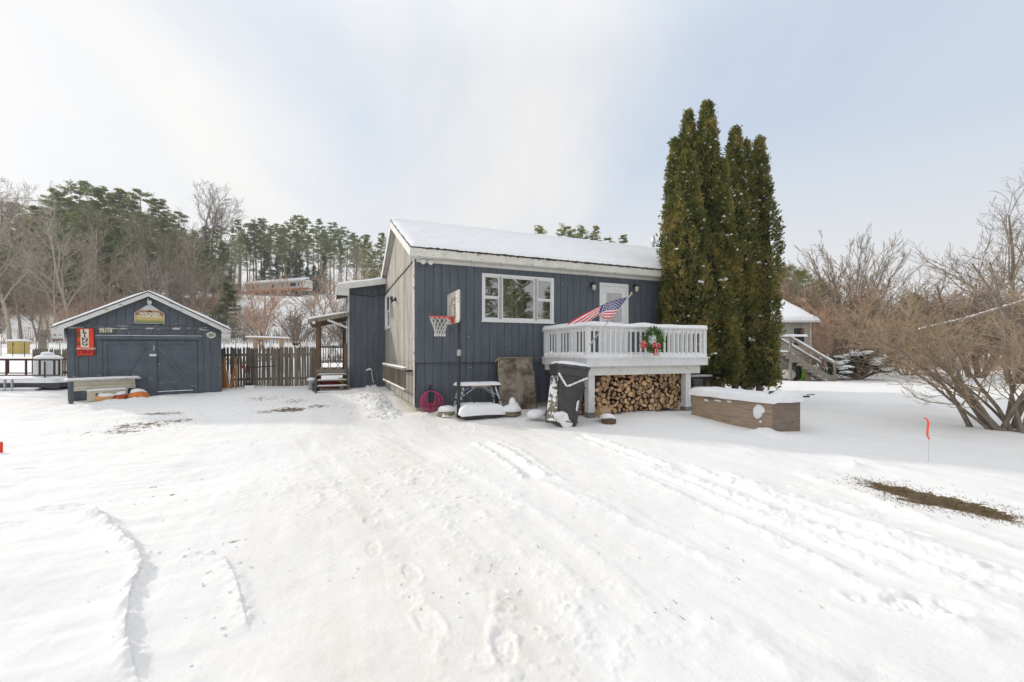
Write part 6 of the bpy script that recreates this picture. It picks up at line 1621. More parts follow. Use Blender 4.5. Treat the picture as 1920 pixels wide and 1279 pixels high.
# yellow box in the field
p = P(35, 650, 38); yb = empty('yellow_crate', (p.x, p.y, gz(p.x,p.y)), 0, 'yellow wooden crate capped with snow far out in the left field', 'crate')
zz = EYE-(640-HY)/FPX*38-yb.location.z
mb = MB(); mb.box(-.55,.55,-.4,.4,-.1,zz); mb.build('crate_body', M['yellow'], yb); mb = MB(); mb.snow(1.3, 1.0, .2, lambda u, v, h: (-.65+u, -.5+v, zz+h), res=.15, r=.15, seed=130); mb.build('snow_cap', M['snow'], yb, smooth=True)
mb = MB(); mb.box(-.06,.06,-.41,-.401,zz-.35,zz-.2); mb.build('slot', M['brown_wood'], yb)

# ------------------------------------------------------------------ arbor and wire fence behind the picket fence
D_ = 21.0; pa3, pb3 = P(464, 640, D_), P(541, 641, D_)
ar = empty('garden_arbor', (pa3.x, D_, gz(pa3.x, D_)), math.atan2(0,1), 'low wooden garden frame with a snowy cross beam behind the picket fence', 'garden frame')
zt_ = P(0, 634, D_).z-ar.location.z; L_ = pb3.x-pa3.x
mb = MB(); mb.bar((0,0,zt_),(L_,0,zt_-.06),.16,.09); mb.build('beam', M['tan_wood'], ar)
mb = MB(); mb.snow(L_+.1, .26, .09, lambda u, v, h: (-.05+u, -.13+v, zt_+.045-.06*u/L_+h), res=.08, r=.08, seed=140); mb.build('beam_snow', M['snow'], ar, smooth=True)
for px in (479, 528): 
    x_ = P(px, 640, D_).x-pa3.x; mb = MB(); mb.bar((x_,0,-.2),(x_,0,zt_-.05),.15,.15); mb.build('post', M['tan_wood'], ar)
mb = MB()
for k in range(5): x_ = .55+.17*k; mb.tube([(x_,0,.1),(x_,0,zt_-.06)], .008, 4)
for k in range(4): z_ = .3+.25*k; mb.tube([(.5,0,z_),(1.25,0,z_)], .008, 4)
mb.build('wire_panel', M['iron'], ar)
wf = empty('wire_fence', (P(-20,640,34).x, 34, 0), 0, 'thin wire fence with metal posts across the snowy field behind the yard', 'fence')
xs_ = [P(px, 640, 34).x for px in range(-20, 720, 22)]
for x_ in xs_:
    g_ = gz(x_, 34); mb = MB(); mb.tube([(x_-xs_[0],0,g_-.2),(x_-xs_[0],0,g_+1.15)], .022, 5); mb.build('post', M['iron'], wf)
for h_ in (.25, .7, 1.12):
    mb = MB(); mb.tube([(x_-xs_[0],0,gz(x_,34)+h_) for x_ in xs_], .010, 4); mb.build('wire', M['galv'], wf)
# small dark lumps of old garden growth in the field: brush piles
for k, (px, d, r_) in enumerate(((440,27,.6),(500,30,.5),(512,40,.7),(545,33,.4),(620,30,.5),(642,31,.4))):
    p = P(px, 640, d); mb = MB(); rs = random.Random(200+k)
    for i in range(90):
        a = rs.uniform(0,6.28); x_, y_ = rs.gauss(0,r_), rs.gauss(0,.3); mb.tube([(x_,y_,-.05),(x_+.2*math.cos(a),y_+.1*math.sin(a),rs.uniform(.1,.45))], .012, 3)
    o = mb.build('dead_garden_plants', M['bark_brown']); o.location = (p.x, d, gz(p.x, d)); tag(o, 'patch of dead dark garden stalks poking out of the snowy field', 'plants', 'dead garden stalks in the field')
# ------------------------------------------------------------------ bare trees and shrubs
def rvec(rs): return Vector((rs.gauss(0,1), rs.gauss(0,1), rs.gauss(0,1)))
def grow(mb, rs, p, d, L, r, lvl, S_, tips=None):
    n = S_['seg'][lvl]; pts = [p.copy()]; rad = [r]; d = d.normalized(); pos = []
    re_ = S_.get('taper', .35) if lvl == 0 else .3
    for i in range(n):
        d = (d+rvec(rs)*S_['wig'][lvl]+Vector((0,0,1))*S_['up'][lvl]).normalized()
        p = p+d*(L/n); pts.append(p.copy()); rr = r*(1-(1-re_)*(i+1)/n); rad.append(max(rr, S_['rmin'])); pos.append((p.copy(), d.copy(), rr, (i+1)/n))
    mb.tube(pts, rad, 5 if (lvl == 0 and r > .05) else (4 if lvl == 0 else 3), cap=False)
    if tips is not None and lvl == len(S_['seg'])-1: tips.append((pts[-1], d))
    if lvl+1 >= len(S_['seg']): return
    k = S_['n'][lvl]; st = S_['start'][lvl]
    for c in range(k):
        q = st+(1-st)*(c+rs.random())/k; i = min(int(q*n), n-1); bp_, bd_, br_, _ = pos[i]; fr = q*n-i; bp_ = pts[i].lerp(pts[i+1], min(max(fr,0),1))
        ax = bd_.orthogonal().normalized(); ax.rotate(Matrix.Rotation(rs.uniform(0,6.283), 3, bd_)); nd_ = bd_.copy(); nd_.rotate(Matrix.Rotation(R(rs.gauss(*S_['ang'][lvl])), 3, ax))
        if nd_.z < -.2: nd_.z *= -.5
        grow(mb, rs, bp_, nd_, L*S_['lr'][lvl]*(1.1-.5*q)*rs.uniform(.75,1.2), max(br_*S_['rr'][lvl], S_['rmin']), lvl+1, S_, tips)
BARE_T = dict(seg=(8,6,4,2), n=(14,7,5,0), start=(.25,.15,.2,0), wig=(.06,.13,.18,.2), up=(.02,.10,.08,.05), ang=((48,12),(38,12),(35,15)), lr=(.50,.52,.5), rr=(.55,.55,.55), rmin=.014)
VASE_T = dict(seg=(7,6,4,2), n=(5,6,5,0), start=(.2,.15,.15,0), wig=(.05,.08,.12,.15), up=(.02,.06,.06,.05), ang=((22,8),(24,8),(28,10)), lr=(.62,.55,.5), rr=(.6,.55,.55), rmin=.009)
SHRUB = dict(seg=(5,4,3), n=(7,5,0), start=(.2,.15,0), wig=(.10,.15,.2), up=(.04,.05,.05), ang=((28,12),(35,14)), lr=(.6,.5), rr=(.55,.6), rmin=.010)
def tree_parts(parent, mbt, mbc, m):
    """trunk and crown as two parts"""
    pass
def bare_tree(name, seed, h, S_, mat, r=None, stems=1, spread=8, label=None, cat='tree', group=None, over=None):
    rs = random.Random(seed); S2 = dict(S_); 
    if over: S2.update(over)
    root = empty(name, (0,0,0), 0, label, cat, group)
    r = r or h*.014; t = MB(); c = MB()
    for s_ in range(stems):
        d = Vector((math.cos(s_*2.4+seed)*math.tan(R(spread))*rs.uniform(.4,1.2), math.sin(s_*2.4+seed)*math.tan(R(spread))*rs.uniform(.4,1.2), 1)).normalized() if stems > 1 else Vector((rs.uniform(-.06,.06), rs.uniform(-.06,.06), 1))
        p = Vector((.25*math.cos(s_*2.4)*(stems > 1)*r*4, .25*math.sin(s_*2.4)*(stems > 1)*r*4, -.2)); hh = h*rs.uniform(.75,1.05) if stems > 1 else h
        # trunk itself
        n = S2['seg'][0]; pts = [p.copy()]; rad = [r]; pos = []
        for i in range(n):
            d = (d+rvec(rs)*S2['wig'][0]+Vector((0,0,1))*S2['up'][0]).normalized(); p = p+d*(hh/n); pts.append(p.copy()); rad.append(max(r*(1-.75*(i+1)/n), S2['rmin'])); pos.append((p.copy(), d.copy(), rad[-1]))
        t.tube(pts, rad, 6, cap=False); k = S2['n'][0]; st = S2['start'][0]
        for q_ in range(k):
            q = st+(1-st)*(q_+rs.random())/k; i = min(int(q*n), n-1); bp_ = pts[i].lerp(pts[i+1], min(max(q*n-i,0),1)); bd_ = pos[i][1]
            ax = bd_.orthogonal().normalized(); ax.rotate(Matrix.Rotation(rs.uniform(0,6.283), 3, bd_)); nd_ = bd_.copy(); nd_.rotate(Matrix.Rotation(R(rs.gauss(*S2['ang'][0])), 3, ax))
            grow(c, rs, bp_, nd_, hh*S2['lr'][0]*(1.15-.6*q)*rs.uniform(.7,1.2), pos[i][2]*S2['rr'][0], 1, S2)
    t.build('trunk', mat, root); c.build('crown', mat, root)
    return root
# ------------------------------------------------------------------ evergreens
def needles(mb, rs, c, r, n, size, flat=.5, m=0):
    for _ in range(n):
        d = rvec(rs).normalized(); p = c+Vector((d.x*r, d.y*r, d.z*r*flat))*rs.random()**.4
        a = rs.uniform(0, 6.28); u = Vector((math.cos(a), math.sin(a), rs.uniform(-.3,.5)))*size*rs.uniform(.6,1.3); v = Vector((-math.sin(a), math.cos(a), rs.uniform(-.4,.4)))*size*.32
        mb.face([p-v*.6, p+u*.5-v, p+u, p+u*.5+v, p+v*.6] if size > .6 else [p-v, p+u, p+v], m=m)
def pine(name, seed, h, cs, cr, mat, label, group, dens=1.0, top='round', trunk='bark_grey', size=.75, cat='pine tree'):
    """cs: where the crown starts, cr: crown radius"""
    rs = random.Random(seed); root = empty(name, (0,0,0), 0, label, cat, group)
    t = MB(); c = MB(); br = MB(); r = h*.011
    bend = [Vector((math.sin(seed+i*.7)*.12*i/3, math.cos(seed*1.3+i*.5)*.12*i/3, h*i/8)) for i in range(9)]
    bend[0].z = -1
    t.tube(bend, [r*(1-.82*i/8) for i in range(9)], 6, cap=False)
    z = cs*h
    while z < h*.99:
        q = (z-cs*h)/(h*(1-cs))
        rr = cr*((1-q)**.75*1.0+.12 if top == 'cone' else math.sqrt(max(0, 1-(2*q-.75)**2/1.6))*(.75+.25*math.sin(q*7+seed)))
        k = rs.randint(3, 4)
        for b in range(k):
            if rs.random() > dens+.25: continue
            a = rs.uniform(0, 6.28); L_ = rr*rs.uniform(.55,1.15); i = min(7, int(z/h*8)); p0 = bend[i].lerp(bend[i+1], z/h*8-i); e = p0+Vector((math.cos(a)*L_, math.sin(a)*L_, L_*rs.uniform(.05,.38)))
            br.tube([p0, p0.lerp(e, .5)-Vector((0,0,L_*.04)), e], [.05,.035,.015], 3, cap=False)
            for w in (.42,.62,.82,1.0):
                pc = p0.lerp(e, w)+rvec(rs)*.17*L_*w*.6; needles(c, rs, pc, .20*L_*(.5+.5*w)+.2, int(14*dens), size*.58, .52)
        z += h*.032*rs.uniform(.6,1.3)/max(.6, dens)
    # dead stubs on the bare trunk
    for _ in range(int(14*cs)):
        z = rs.uniform(.25, cs)*h; a = rs.uniform(0,6.28); i = min(7, int(z/h*8)); p0 = bend[i].lerp(bend[i+1], z/h*8-i); L_ = rs.uniform(.5,2.0); br.tube([p0, p0+Vector((math.cos(a)*L_, math.sin(a)*L_, rs.uniform(-.3,.4)))], [.03,.012], 3, cap=False)
    t.build('trunk', M[trunk], root); br.build('branches', M[trunk], root); c.build('crown', M[mat], root)
    return root
def place(o, px, d, z=None, rz=0, sc=1.0, squash=1.0, first=False, parent=None):
    c = o if first else copy_tree(o); x = (px-CX0)/FPX*d
    c.location = (x, d, gz(x, d)-.1 if z is None else z); c.rotation_euler = (0,0,rz); c.scale = (sc*squash, sc*squash, sc); return c
class Kind:
    def __init__(s, protos): s.p = protos; s.used = set(); s.rs = random.Random(len(protos)*7+1)
    def put(s, px, d, pytop=None, k=None, squash=1.0, label=None, group=None):
        """stand one at photo column px and distance d, as tall as row pytop asks"""
        k = s.rs.randrange(len(s.p)) if k is None else k; o, h = s.p[k]; x = (px-CX0)/FPX*d; g_ = gz(x, d)
        sc = 1.0 if pytop is None else max(.2, (EYE-(pytop-HY)/FPX*d-g_)/h)
        first = k not in s.used; s.used.add(k); c = place(o, px, d, g_-.1, s.rs.uniform(0,6.28), sc, squash, first)
        if label: c['label'] = label
        if group: c['group'] = group
        return c
G1 = 'tall pines standing along the ridge behind the mobile home'
G2 = 'broad dark pines on the hillside left behind the shed'
G3 = 'bare pale trees in front of the hillside wood'
G4 = 'brown shrubs on the snowy hillside'
L1 = 'tall slender pine with bare lower trunk and dark tufted top on the distant ridge'
L2 = 'broad dark green pine with layered boughs on the hillside behind the shed'
L3 = 'bare pale barked tree with fine branches in front of the hillside pines'
L4 = 'leafless brown shrub on the snowy hillside'
tall = Kind([(pine('pine_tree', 300+k, 22, (.50,.58,.44,.62)[k], (2.9,2.6,3.2,2.4)[k], 'pine', L1, G1, .85, ('round','cone','cone','round')[k]), 22) for k in range(4)])
broad = Kind([(pine('pine_tree', 320+k, 24, (.16,.22,.12)[k], (5.3,4.6,5.0)[k], ('pine','pine_yel','pine')[k], L2, G2, 1.3, ('round','cone','round')[k], size=.8), 24) for k in range(3)])
ov = dict(rmin=.013)
pale = Kind([(bare_tree('bare_tree', 340+k, 14, BARE_T, M[('bark_pale','bark_birch','bark_pale','bark_grey')[k]], r=(.17,.15,.16,.2)[k], label=L3, group=G3, over=ov, stems=(1,1,2,1)[k], spread=14), 14) for k in range(4)])
shrubs = Kind([(bare_tree('bare_shrub', 360+k, 4, SHRUB, M[('twig_rust','bark_brown','twig_rust','bark_grey','twig_tan')[k]], r=.04, stems=9, spread=32, label=L4, cat='shrub', group=G4, over=dict(rmin=.012)), 4) for k in range(5)])
rs = random.Random(21)
# left hill: dense wood of broad pines, profile of tops read along the ridge
def prof(px, table):
    return float(np.interp(px, [a for a, b in table], [b for a, b in table]))
TOPL = [(-90,400),(0,395),(50,385),(85,365),(110,348),(160,342),(200,352),(240,352),(290,362),(320,385),(350,395),(400,420),(440,420)]
for px, d, k, dy in ((-60,92,0,0),(5,98,2,18),(60,100,1,6),(100,104,0,0),(150,108,2,-4),(128,96,0,25),(188,106,0,4),(226,104,1,2),(262,108,2,0),(300,110,0,4),(334,114,2,8),(30,112,0,-8),(385,122,1,12),(412,126,2,4),
                      (75,88,1,55),(165,92,2,50),(210,90,0,55),(270,94,1,50),(320,98,0,45),(365,104,2,40),(115,86,2,75),(400,110,0,60),(430,118,2,50),(0,86,2,70),(-40,84,0,90),(245,88,2,90),(180,86,1,95),(345,92,0,85)):
    broad.put(px, d, prof(px, TOPL)+dy, k, squash=1.05)
for px in range(-70, 436, 23):
    broad.put(px+rs.uniform(-6,6), rs.uniform(114, 124), prof(px, TOPL)+rs.uniform(22, 48), None, squash=1.1)
# ridge pines
TOPR = [(440,405),(470,402),(500,400),(520,410),(545,400),(575,408),(610,405),(640,412),(665,415),(700,440)]
for px in range(436, 684, 9):
    k = rs.randrange(4); d = rs.uniform(138, 160)
    tall.put(px+rs.uniform(-4,4), d, prof(px, TOPR)+rs.uniform(0,22), k, squash=rs.uniform(.85,1.15))
for px in range(440, 690, 17): tall.put(px+rs.uniform(-6,6), rs.uniform(160,185), prof(px, TOPR)+rs.uniform(22,52), None)
# rounder evergreens next to the house
for px, d, t_, k in ((690,118,440,1),(716,116,436,1),(735,114,442,0),(700,104,470,1),(728,104,478,1)): broad.put(px, d, t_, k, squash=.95, label='rounded yellow green pine standing close behind the grey gable on the hillside', group='rounded pines next to the gable')
# low dark conifers at the mobile home
spr = Kind([(pine('spruce_tree', 380+k, 9, .04, 2.3, 'pine_core', 'dark dense spruce standing around the far mobile home', 'dark spruces by the mobile home', 1.2, 'cone', size=.5, cat='spruce'), 9) for k in range(2)])
for px, d, t_ in ((498,150,470),(520,152,478),(545,151,468),(560,150,475),(575,142,500),(588,141,496),(596,142,508),(606,150,480)): spr.put(px, d, t_, squash=.85)
spr.put(425, 66, 528, 0, squash=1.1, label='small bright green spruce on the slope below the mobile home', group=None)
# treetops above the house roof
for k, (px, d, t_, lab) in enumerate(((1014,112,430,'leftmost round treetop showing above the snowy house roof'),(1062,110,428,'widest dark pine top behind the snowy roof ridge'),(1092,114,430,'pine top second from the right group above the roof'),(1118,112,428,'tallest narrow pine top above the roof ridge'),(1144,114,447,'low pine top just left of the single one above the roof'),(1172,116,445,'small lone pine top left of the satellite dish'))):
    (broad if k < 4 else tall).put(px, d, t_-5, (0,2,0,1,0,1)[k], squash=(.8,1.0,.7,.7,1.3,1.0)[k], label=lab, group='pine tops above the roof')
# bare trees of the hillside wood
for px, d, t_, k in ((-20,52,372,0),(18,56,372,1),(40,60,455,0),(70,60,470,2),(105,60,470,1),(133,58,415,1),(160,62,470,0),(190,66,430,0),(215,62,480,2),(250,64,480,0),(295,66,500,1),(352,74,450,0),(330,72,470,2),(372,76,475,2),(385,120,378,3),(400,124,380,3),(415,122,392,3),(440,90,480,3),(630,100,500,1),(650,92,505,1),(668,100,470,3),(5,110,365,3),(-10,108,372,3),
                    (270,90,420,3),(60,80,430,3),(310,86,440,3),(345,84,455,3),(90,74,500,2),(235,72,510,3),(420,80,505,2),(600,110,515,2),(690,90,510,2)):
    pale.put(px, d, t_, k, squash=rs.uniform(.85,1.2))
# shrub belt over the slope
for i in range(165):
    px = rs.uniform(-60, 745); d = rs.uniform(58, 130)
    u = (px-CX0)/FPX
    if 470 < px < 640 and d > 72: 
        if rs.random() > .12 or 95 < d: continue
    if 455 < px < 650 and rs.random() < .6: continue
    x = u*d; g_ = gz(x, d); h_ = rs.uniform(2.2, 5.0); k = rs.choice((0,1,2,3,3,4,1,0))
    shrubs.put(px, d, HY-(g_+h_-EYE)/d*FPX, k, squash=rs.uniform(.9,1.5))
# the reddish tree in front of the slope and its neighbours
rt = bare_tree('bare_tree', 401, 6.4, BARE_T, M['twig_rust'], r=.12, stems=3, spread=16, label='spreading rust twigged bare tree at the foot of the slope behind the fence', over=dict(rmin=.011, n=(12,7,6,0), ang=((40,10),(34,12),(32,15))))
place(rt, 492, 47, first=True, sc=(EYE-(533-HY)/FPX*47-gz((492-CX0)/FPX*47,47))/6.6)
rt2 = bare_tree('bare_tree', 402, 3.2, BARE_T, M['bark_brown'], r=.07, label='small round headed bare apple tree behind the fence beside the porch', over=dict(rmin=.009, start=(.35,.1,.1,0), ang=((60,12),(40,14),(36,15)), lr=(.6,.5,.5)))
place(rt2, 565, 40, first=True, sc=1.0)
for k, (px, d, t_, lab) in enumerate(((553,52,570,'dark tangled bush on the snow slope right of the rust twigged tree'),(655,60,520,'reddish brown bush left of the house addition'),(640,50,590,'low brown bush beyond the porch roof'),(610,52,600,'low grey bush beyond the porch rail'))):
    shrubs.put(px, d, t_, (1,0,1,3)[k], squash=1.5, label=lab)
br_ = MB(); rs = random.Random(31)
for i in range(1500):
    x = rs.uniform(-66, -14); y = rs.uniform(54, 66); g_ = gz(x, y); h_ = rs.uniform(.5,2.2); br_.tube([(x,y,g_-.1),(x+rs.uniform(-.6,.6),y,g_+h_)], [.022,.010], 3, cap=False)
tag(br_.build('brush', M['bark_brown']), 'belt of tangled brown brush along the foot of the snowy hillside', 'brush', kind='stuff')

# ------------------------------------------------------------------ mobile home on the hill
Dm = 141; a = P(462, 535, Dm); b = P(566, 540, 133); ml = math.hypot(b.x-a.x, b.y-a.y); ma_ = math.atan2(b.y-a.y, b.x-a.x)
zg = min(gz(a.x, a.y), 1e9); zr = EYE-(533-HY)/FPX*Dm
mh = empty('mobile_home', (a.x, a.y, zg), ma_, 'long low cream mobile home with snowy roof high on the hillside', 'mobile home')
top_ = EYE-(534-HY)/FPX*Dm-zg
mb = MB(); mb.box(0, ml, 0, 4.2, top_-2.6, top_); mb.build('wall', M['mobile'], mh)
mb = MB(); mb.prism([(-.4,top_),(4.6,top_),(2.1,top_+.7)], -.5, ml+.5, fn=lambda x, y, z: (y, x, z)); mr_ = mb.build('roof', M['white_dirty'], mh)
mb = MB(); mb.box(-.6, ml+.6, -.75, -.5, top_-.15, top_+.25); mb.build('fascia', M['white'], mh)
mb = MB(); mb.snow(ml+1.2, 2.9, .6, lambda u, v, h: (-.6+u, -.6+v, top_+.02+v*.36+h), res=.4, r=.3, seed=150); mb.build('roof_snow', M['snow'], mr_, smooth=True)
for k, (px0, px1) in enumerate(((472,478),(482,488),(511,516),(530,533),(539,542),(545,556),(559,562))):
    x0 = (px0-462)/(566-462)*ml; x1 = (px1-462)/(566-462)*ml; mb = MB(); mb.box(x0, x1, -.05, -.01, top_-1.6, top_-.45); w_ = mb.build('window', M['white'], mh); mb = MB(); mb.box(x0+.12, x1-.12, -.07, -.055, top_-1.5, top_-.55); mb.build('pane', M['dark'], w_)
mb = MB(); mb.box(-1.5, ml+4.0, -1.6, -1.5, top_-3.1, top_-2.45); mb.box(-1.5, ml+4, -1.5, -.1, top_-2.9, top_-2.65); mb.build('deck_rail', M['red_deck'], mh)
mb = MB(); mb.tube([(ml*.62,2,top_),(ml*.62,2,top_+1.6)], .15, 8); mb.build('flue', M['galv'], mh)

# ------------------------------------------------------------------ arborvitae
def arborvitae(seed, h, r, px, d, label, lo=.35):
    rs = random.Random(seed); x = (px-CX0)/FPX*d; g_ = gz(x, d)
    root = empty('arborvitae', (x, d, g_), 0, label, 'arborvitae', 'tall arborvitae in front of the house')
    t = MB(); t.tube([(0,0,-.1),(0.02,0,h*.5),(0,0,h*.93)], [.11,.06,.01], 7); t.build('trunk', M['bark_brown'], root)
    def rad(q):                                     # crown profile by height fraction
        return r*(min(1, (q+.035)/.10)**.6)*(1.0-.10*q)*min(1, ((1-q)/.55))**.62
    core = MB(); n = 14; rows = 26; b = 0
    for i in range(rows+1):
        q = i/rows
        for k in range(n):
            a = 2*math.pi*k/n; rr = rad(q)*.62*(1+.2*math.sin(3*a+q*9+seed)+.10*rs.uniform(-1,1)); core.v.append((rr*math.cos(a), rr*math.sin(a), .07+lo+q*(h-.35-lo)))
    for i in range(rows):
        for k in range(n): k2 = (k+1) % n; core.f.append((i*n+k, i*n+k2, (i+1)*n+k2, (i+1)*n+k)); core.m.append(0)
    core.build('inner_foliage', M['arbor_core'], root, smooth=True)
    # clumps: fan-like sprays gathered in upright tufts
    V = []; rsn = np.random.default_rng(seed)
    nc = int(1500*h*r*.42); leaf = MB(); sn = MB()
    ph = [(rs.uniform(0,6.3), rs.uniform(1,3), rs.randint(2,5)) for _ in range(4)]
    for i in range(nc):
        q = rs.random()**.95; a = rs.uniform(0, 6.283)
        lob = 1+.20*sum(math.sin(m*a+w*q*7+p) for p, w, m in ph)/2+.05*math.sin(q*60+a*2)
        R0 = rad(q)*lob*rs.uniform(.80, 1.05); z = lo+q*(h-lo)-.02; c = Vector((R0*math.cos(a), R0*math.sin(a), z))
        out = Vector((math.cos(a), math.sin(a), .9+.5*q)).normalized(); tuft = rs.uniform(.06,.17)*(1-.25*q)
        for s_ in range(9):
            p = c+rvec(rs)*tuft*.42; u = (out+rvec(rs)*.42).normalized()*tuft*rs.uniform(.6,1.15); w = u.cross(rvec(rs)).normalized()*tuft*.20
            leaf.face([p-w*.4, p+u*.45-w, p+u, p+u*.5+w*1.1])
        # lodged snow on one side; denser high white flecks stand in for sky gaps
        pr = (.05 if seed < 504 else .10) if z > 4 else .025
        if math.sin(a*1.0+2.2) > -.2 and rs.random() < pr*(1.6 if z > 3.5 else 1):
            sn.blob(tuple(c*1.0+Vector((math.cos(a)*.02, math.sin(a)*.02, tuft*.3))), rs.uniform(.02,.05), rs.uniform(.02,.05), rs.uniform(.012,.03), i, n=6, amp=.5)
        if z < 4.2 and rs.random() < .007:
            for _ in range(rs.randint(3, 8)): sn.blob(tuple(c*1.0+Vector((math.cos(a)*.05, math.sin(a)*.05, tuft*.3))+Vector((rs.gauss(0,.05), rs.gauss(0,.03), rs.gauss(0,.02)))), rs.uniform(.02,.055), rs.uniform(.02,.05), rs.uniform(.012,.03), i+_, n=7, amp=.6)
    leaf.build('foliage', M['arbor'], root)
    sn.build('snow_and_sky_flecks', M['snow'], root, smooth=True)
def ah(py, d, px): return EYE-(py-HY)/FPX*d-gz((px-CX0)/FPX*d, d)
for k, (px, py, d, r, lab) in enumerate((
    (1325,193,13.0,.62,'tallest arborvitae, its pointed top highest of the clump'),
    (1291,210,13.3,.50,'second tallest arborvitae top, close left of the tallest'),
    (1266,262,12.9,.42,'short leftmost arborvitae spire of the clump by the house wall'),
    (1288,283,12.4,.56,'golden arborvitae stem bulging in front on the left of the clump'),
    (1378,240,13.8,.55,'brown tinged arborvitae right of the gap in the clump'),
    (1400,265,13.9,.40,'narrow arborvitae top between the two right hand spires'),
    (1424,260,14.0,.56,'rightmost arborvitae spire of the clump, dark with lodged snow and pale flecks for sky gaps'),
    (1352,300,13.0,.45,'lower arborvitae stem filling the middle of the clump'))):
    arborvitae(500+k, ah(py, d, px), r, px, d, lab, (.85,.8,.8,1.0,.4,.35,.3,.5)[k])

# ------------------------------------------------------------------ neighbour's house and steps
N = Frame(P(1420, 700, 25.5).x, 25.5, -4)
nb = empty('neighbour_house', (N.x, N.y, 0), N.a, 'cream clapboard house with a snowy roof behind the arborvitae', 'house')
nx1 = N.s(1520); nz = N.z(600, N.s(1500))
mb = MB(); z_ = 0.0
while z_ < nz-.01:
    n = len(mb.v); zt_ = min(z_+.15, nz); mb.v += [(0,-.04,z_),(nx1,-.04,z_),(nx1,0,zt_),(0,0,zt_)]; mb.f.append((n,n+1,n+2,n+3)); mb.m.append(0); n = len(mb.v); mb.v += [(0,0,z_),(nx1,0,z_),(nx1,-.04,z_),(0,-.04,z_)]; mb.f.append((n,n+1,n+2,n+3)); mb.m.append(0)
    z_ += .15
mb.box(0, nx1, .005, .1, -.3, nz); mb.box(nx1-.1, nx1, .1, 7, -.3, nz); mb.box(0, nx1-.1, 6.9, 7, -.3, nz); mb.box(0,.1,.1,6.9,-.3,nz)
mb.build('wall', M['vinyl'], nb)
mb = MB(); mb.box(nx1-.08, nx1+.01, -.06, -.041, .1, nz); mb.build('corner_board', M['white_dirty'], nb)
mb = MB(); mb.prism([(-.5,nz-.08),(7.5,nz-.08),(3.5,nz+1.55)], -1, nx1+.25, fn=lambda x, y, z: (y, x, z)); nr = mb.build('roof', M['shingle'], nb)
mb = MB(); mb.snow(nx1+1.3, 4.05, .18, lambda u, v, h: (-1.02+u, -.53+v, nz-.07+v*.405+h), res=.14, r=.14, seed=160); mb.snow(nx1+1.3, 4.05, .18, lambda u, v, h: (-1.02+u, 7.53-v, nz-.07+v*.405+h), res=.2, r=.14, seed=161); mb.build('roof_snow', M['snow'], nr, smooth=True)
mb = MB(); mb.box(-1, nx1+.26, -.54, -.505, nz-.17, nz-.06); mb.build('gutter', M['grey_white'], nb)
xw = N.s(1497); mb = MB(); mb.box(xw-.35, xw+.35, -.06, -.041, N.z(648,xw), N.z(612,xw)); wd = mb.build('window', M['vinyl'], nb); mb = MB(); mb.box(xw-.28, xw+.28, -.07, -.062, N.z(647,xw), N.z(613,xw)-.08); mb.build('pane', M['dark'], wd)
stp = empty('wooden_stairs', (N.x, N.y, 0), N.a, 'grey timber stairs with snow on treads and handrails beside the neighbouring house', 'stairs')
y0, y1 = -1.9, -.75; lz = N.z(660, N.s(1480,y0), y0); la, lb = N.s(1440,y0), N.s(1482,y0); fx0, fx1 = lb, N.s(1562,y0)
mb = MB(); mb.box(la, lb, y0, -.06, lz-.12, lz); mb.build('landing', M['grey_wood'], stp)
mb = MB(); mb.snow(lb-la, 1.85, .10, lambda u, v, h: (la+u, y0-.02+v, lz+h), res=.1, r=.08, seed=170); mb.build('landing_snow', M['snow'], stp, smooth=True)
ns = 8
for k in range(ns):
    x_ = fx0+(fx1-fx0)*k/ns; z_ = lz*(1-(k+1)/(ns+.3)); mb = MB(); mb.box(x_, x_+.30, y0+.05, y1, z_-.04, z_); o = mb.build('tread', M['grey_wood'], stp); mb = MB(); mb.snow(.33, y1-y0-.05, .15, lambda u, v, h: (x_+u, y0+.05+v, z_+h), res=.08, r=.06, seed=171+k); mb.build('tread_snow', M['snow'], o, smooth=True)
hr_ = .78
for yy in (y0, y1+.02):
    mb = MB(); mb.bar((fx0-.1,yy,lz-.12),(fx1+.1,yy,.02),.05,.24); mb.build('stringer', M['grey_wood'], stp)
    mb = MB(); mb.bar((fx0-.05,yy,lz+hr_),(fx1+.12,yy,hr_+.10),.09,.09); mb.build('handrail', M['grey_wood'], stp)
    L_ = math.hypot(fx1-fx0+.17, lz-.1); mb = MB(); mb.snow(L_, .17, .15, lambda u, v, h: (fx0-.05+(fx1+.17-fx0)*u/L_, yy-.075+v, lz+hr_+.045-(lz-.1)*u/L_+h), res=.08, r=.06, seed=181); mb.build('handrail_snow', M['snow'], stp, smooth=True)
    for x_, zb_, zt_ in ((fx0, 0, lz+hr_), (fx1+.08, -.1, hr_+.12)): mb = MB(); mb.box(x_-.05, x_+.05, yy-.05, yy+.05, zb_, zt_); mb.build('post', M['grey_wood'], stp)
mb = MB(); mb.bar((la,y0,lz+hr_),(lb+.1,y0,lz+hr_),.09,.09); mb.build('landing_rail', M['grey_wood'], stp)
mb = MB(); mb.snow(lb-la+.9, .2, .16, lambda u, v, h: (la+u, y0-.1+v, lz+hr_+.045+h), res=.08, r=.08, seed=182); mb.build('landing_rail_snow', M['snow'], stp, smooth=True)
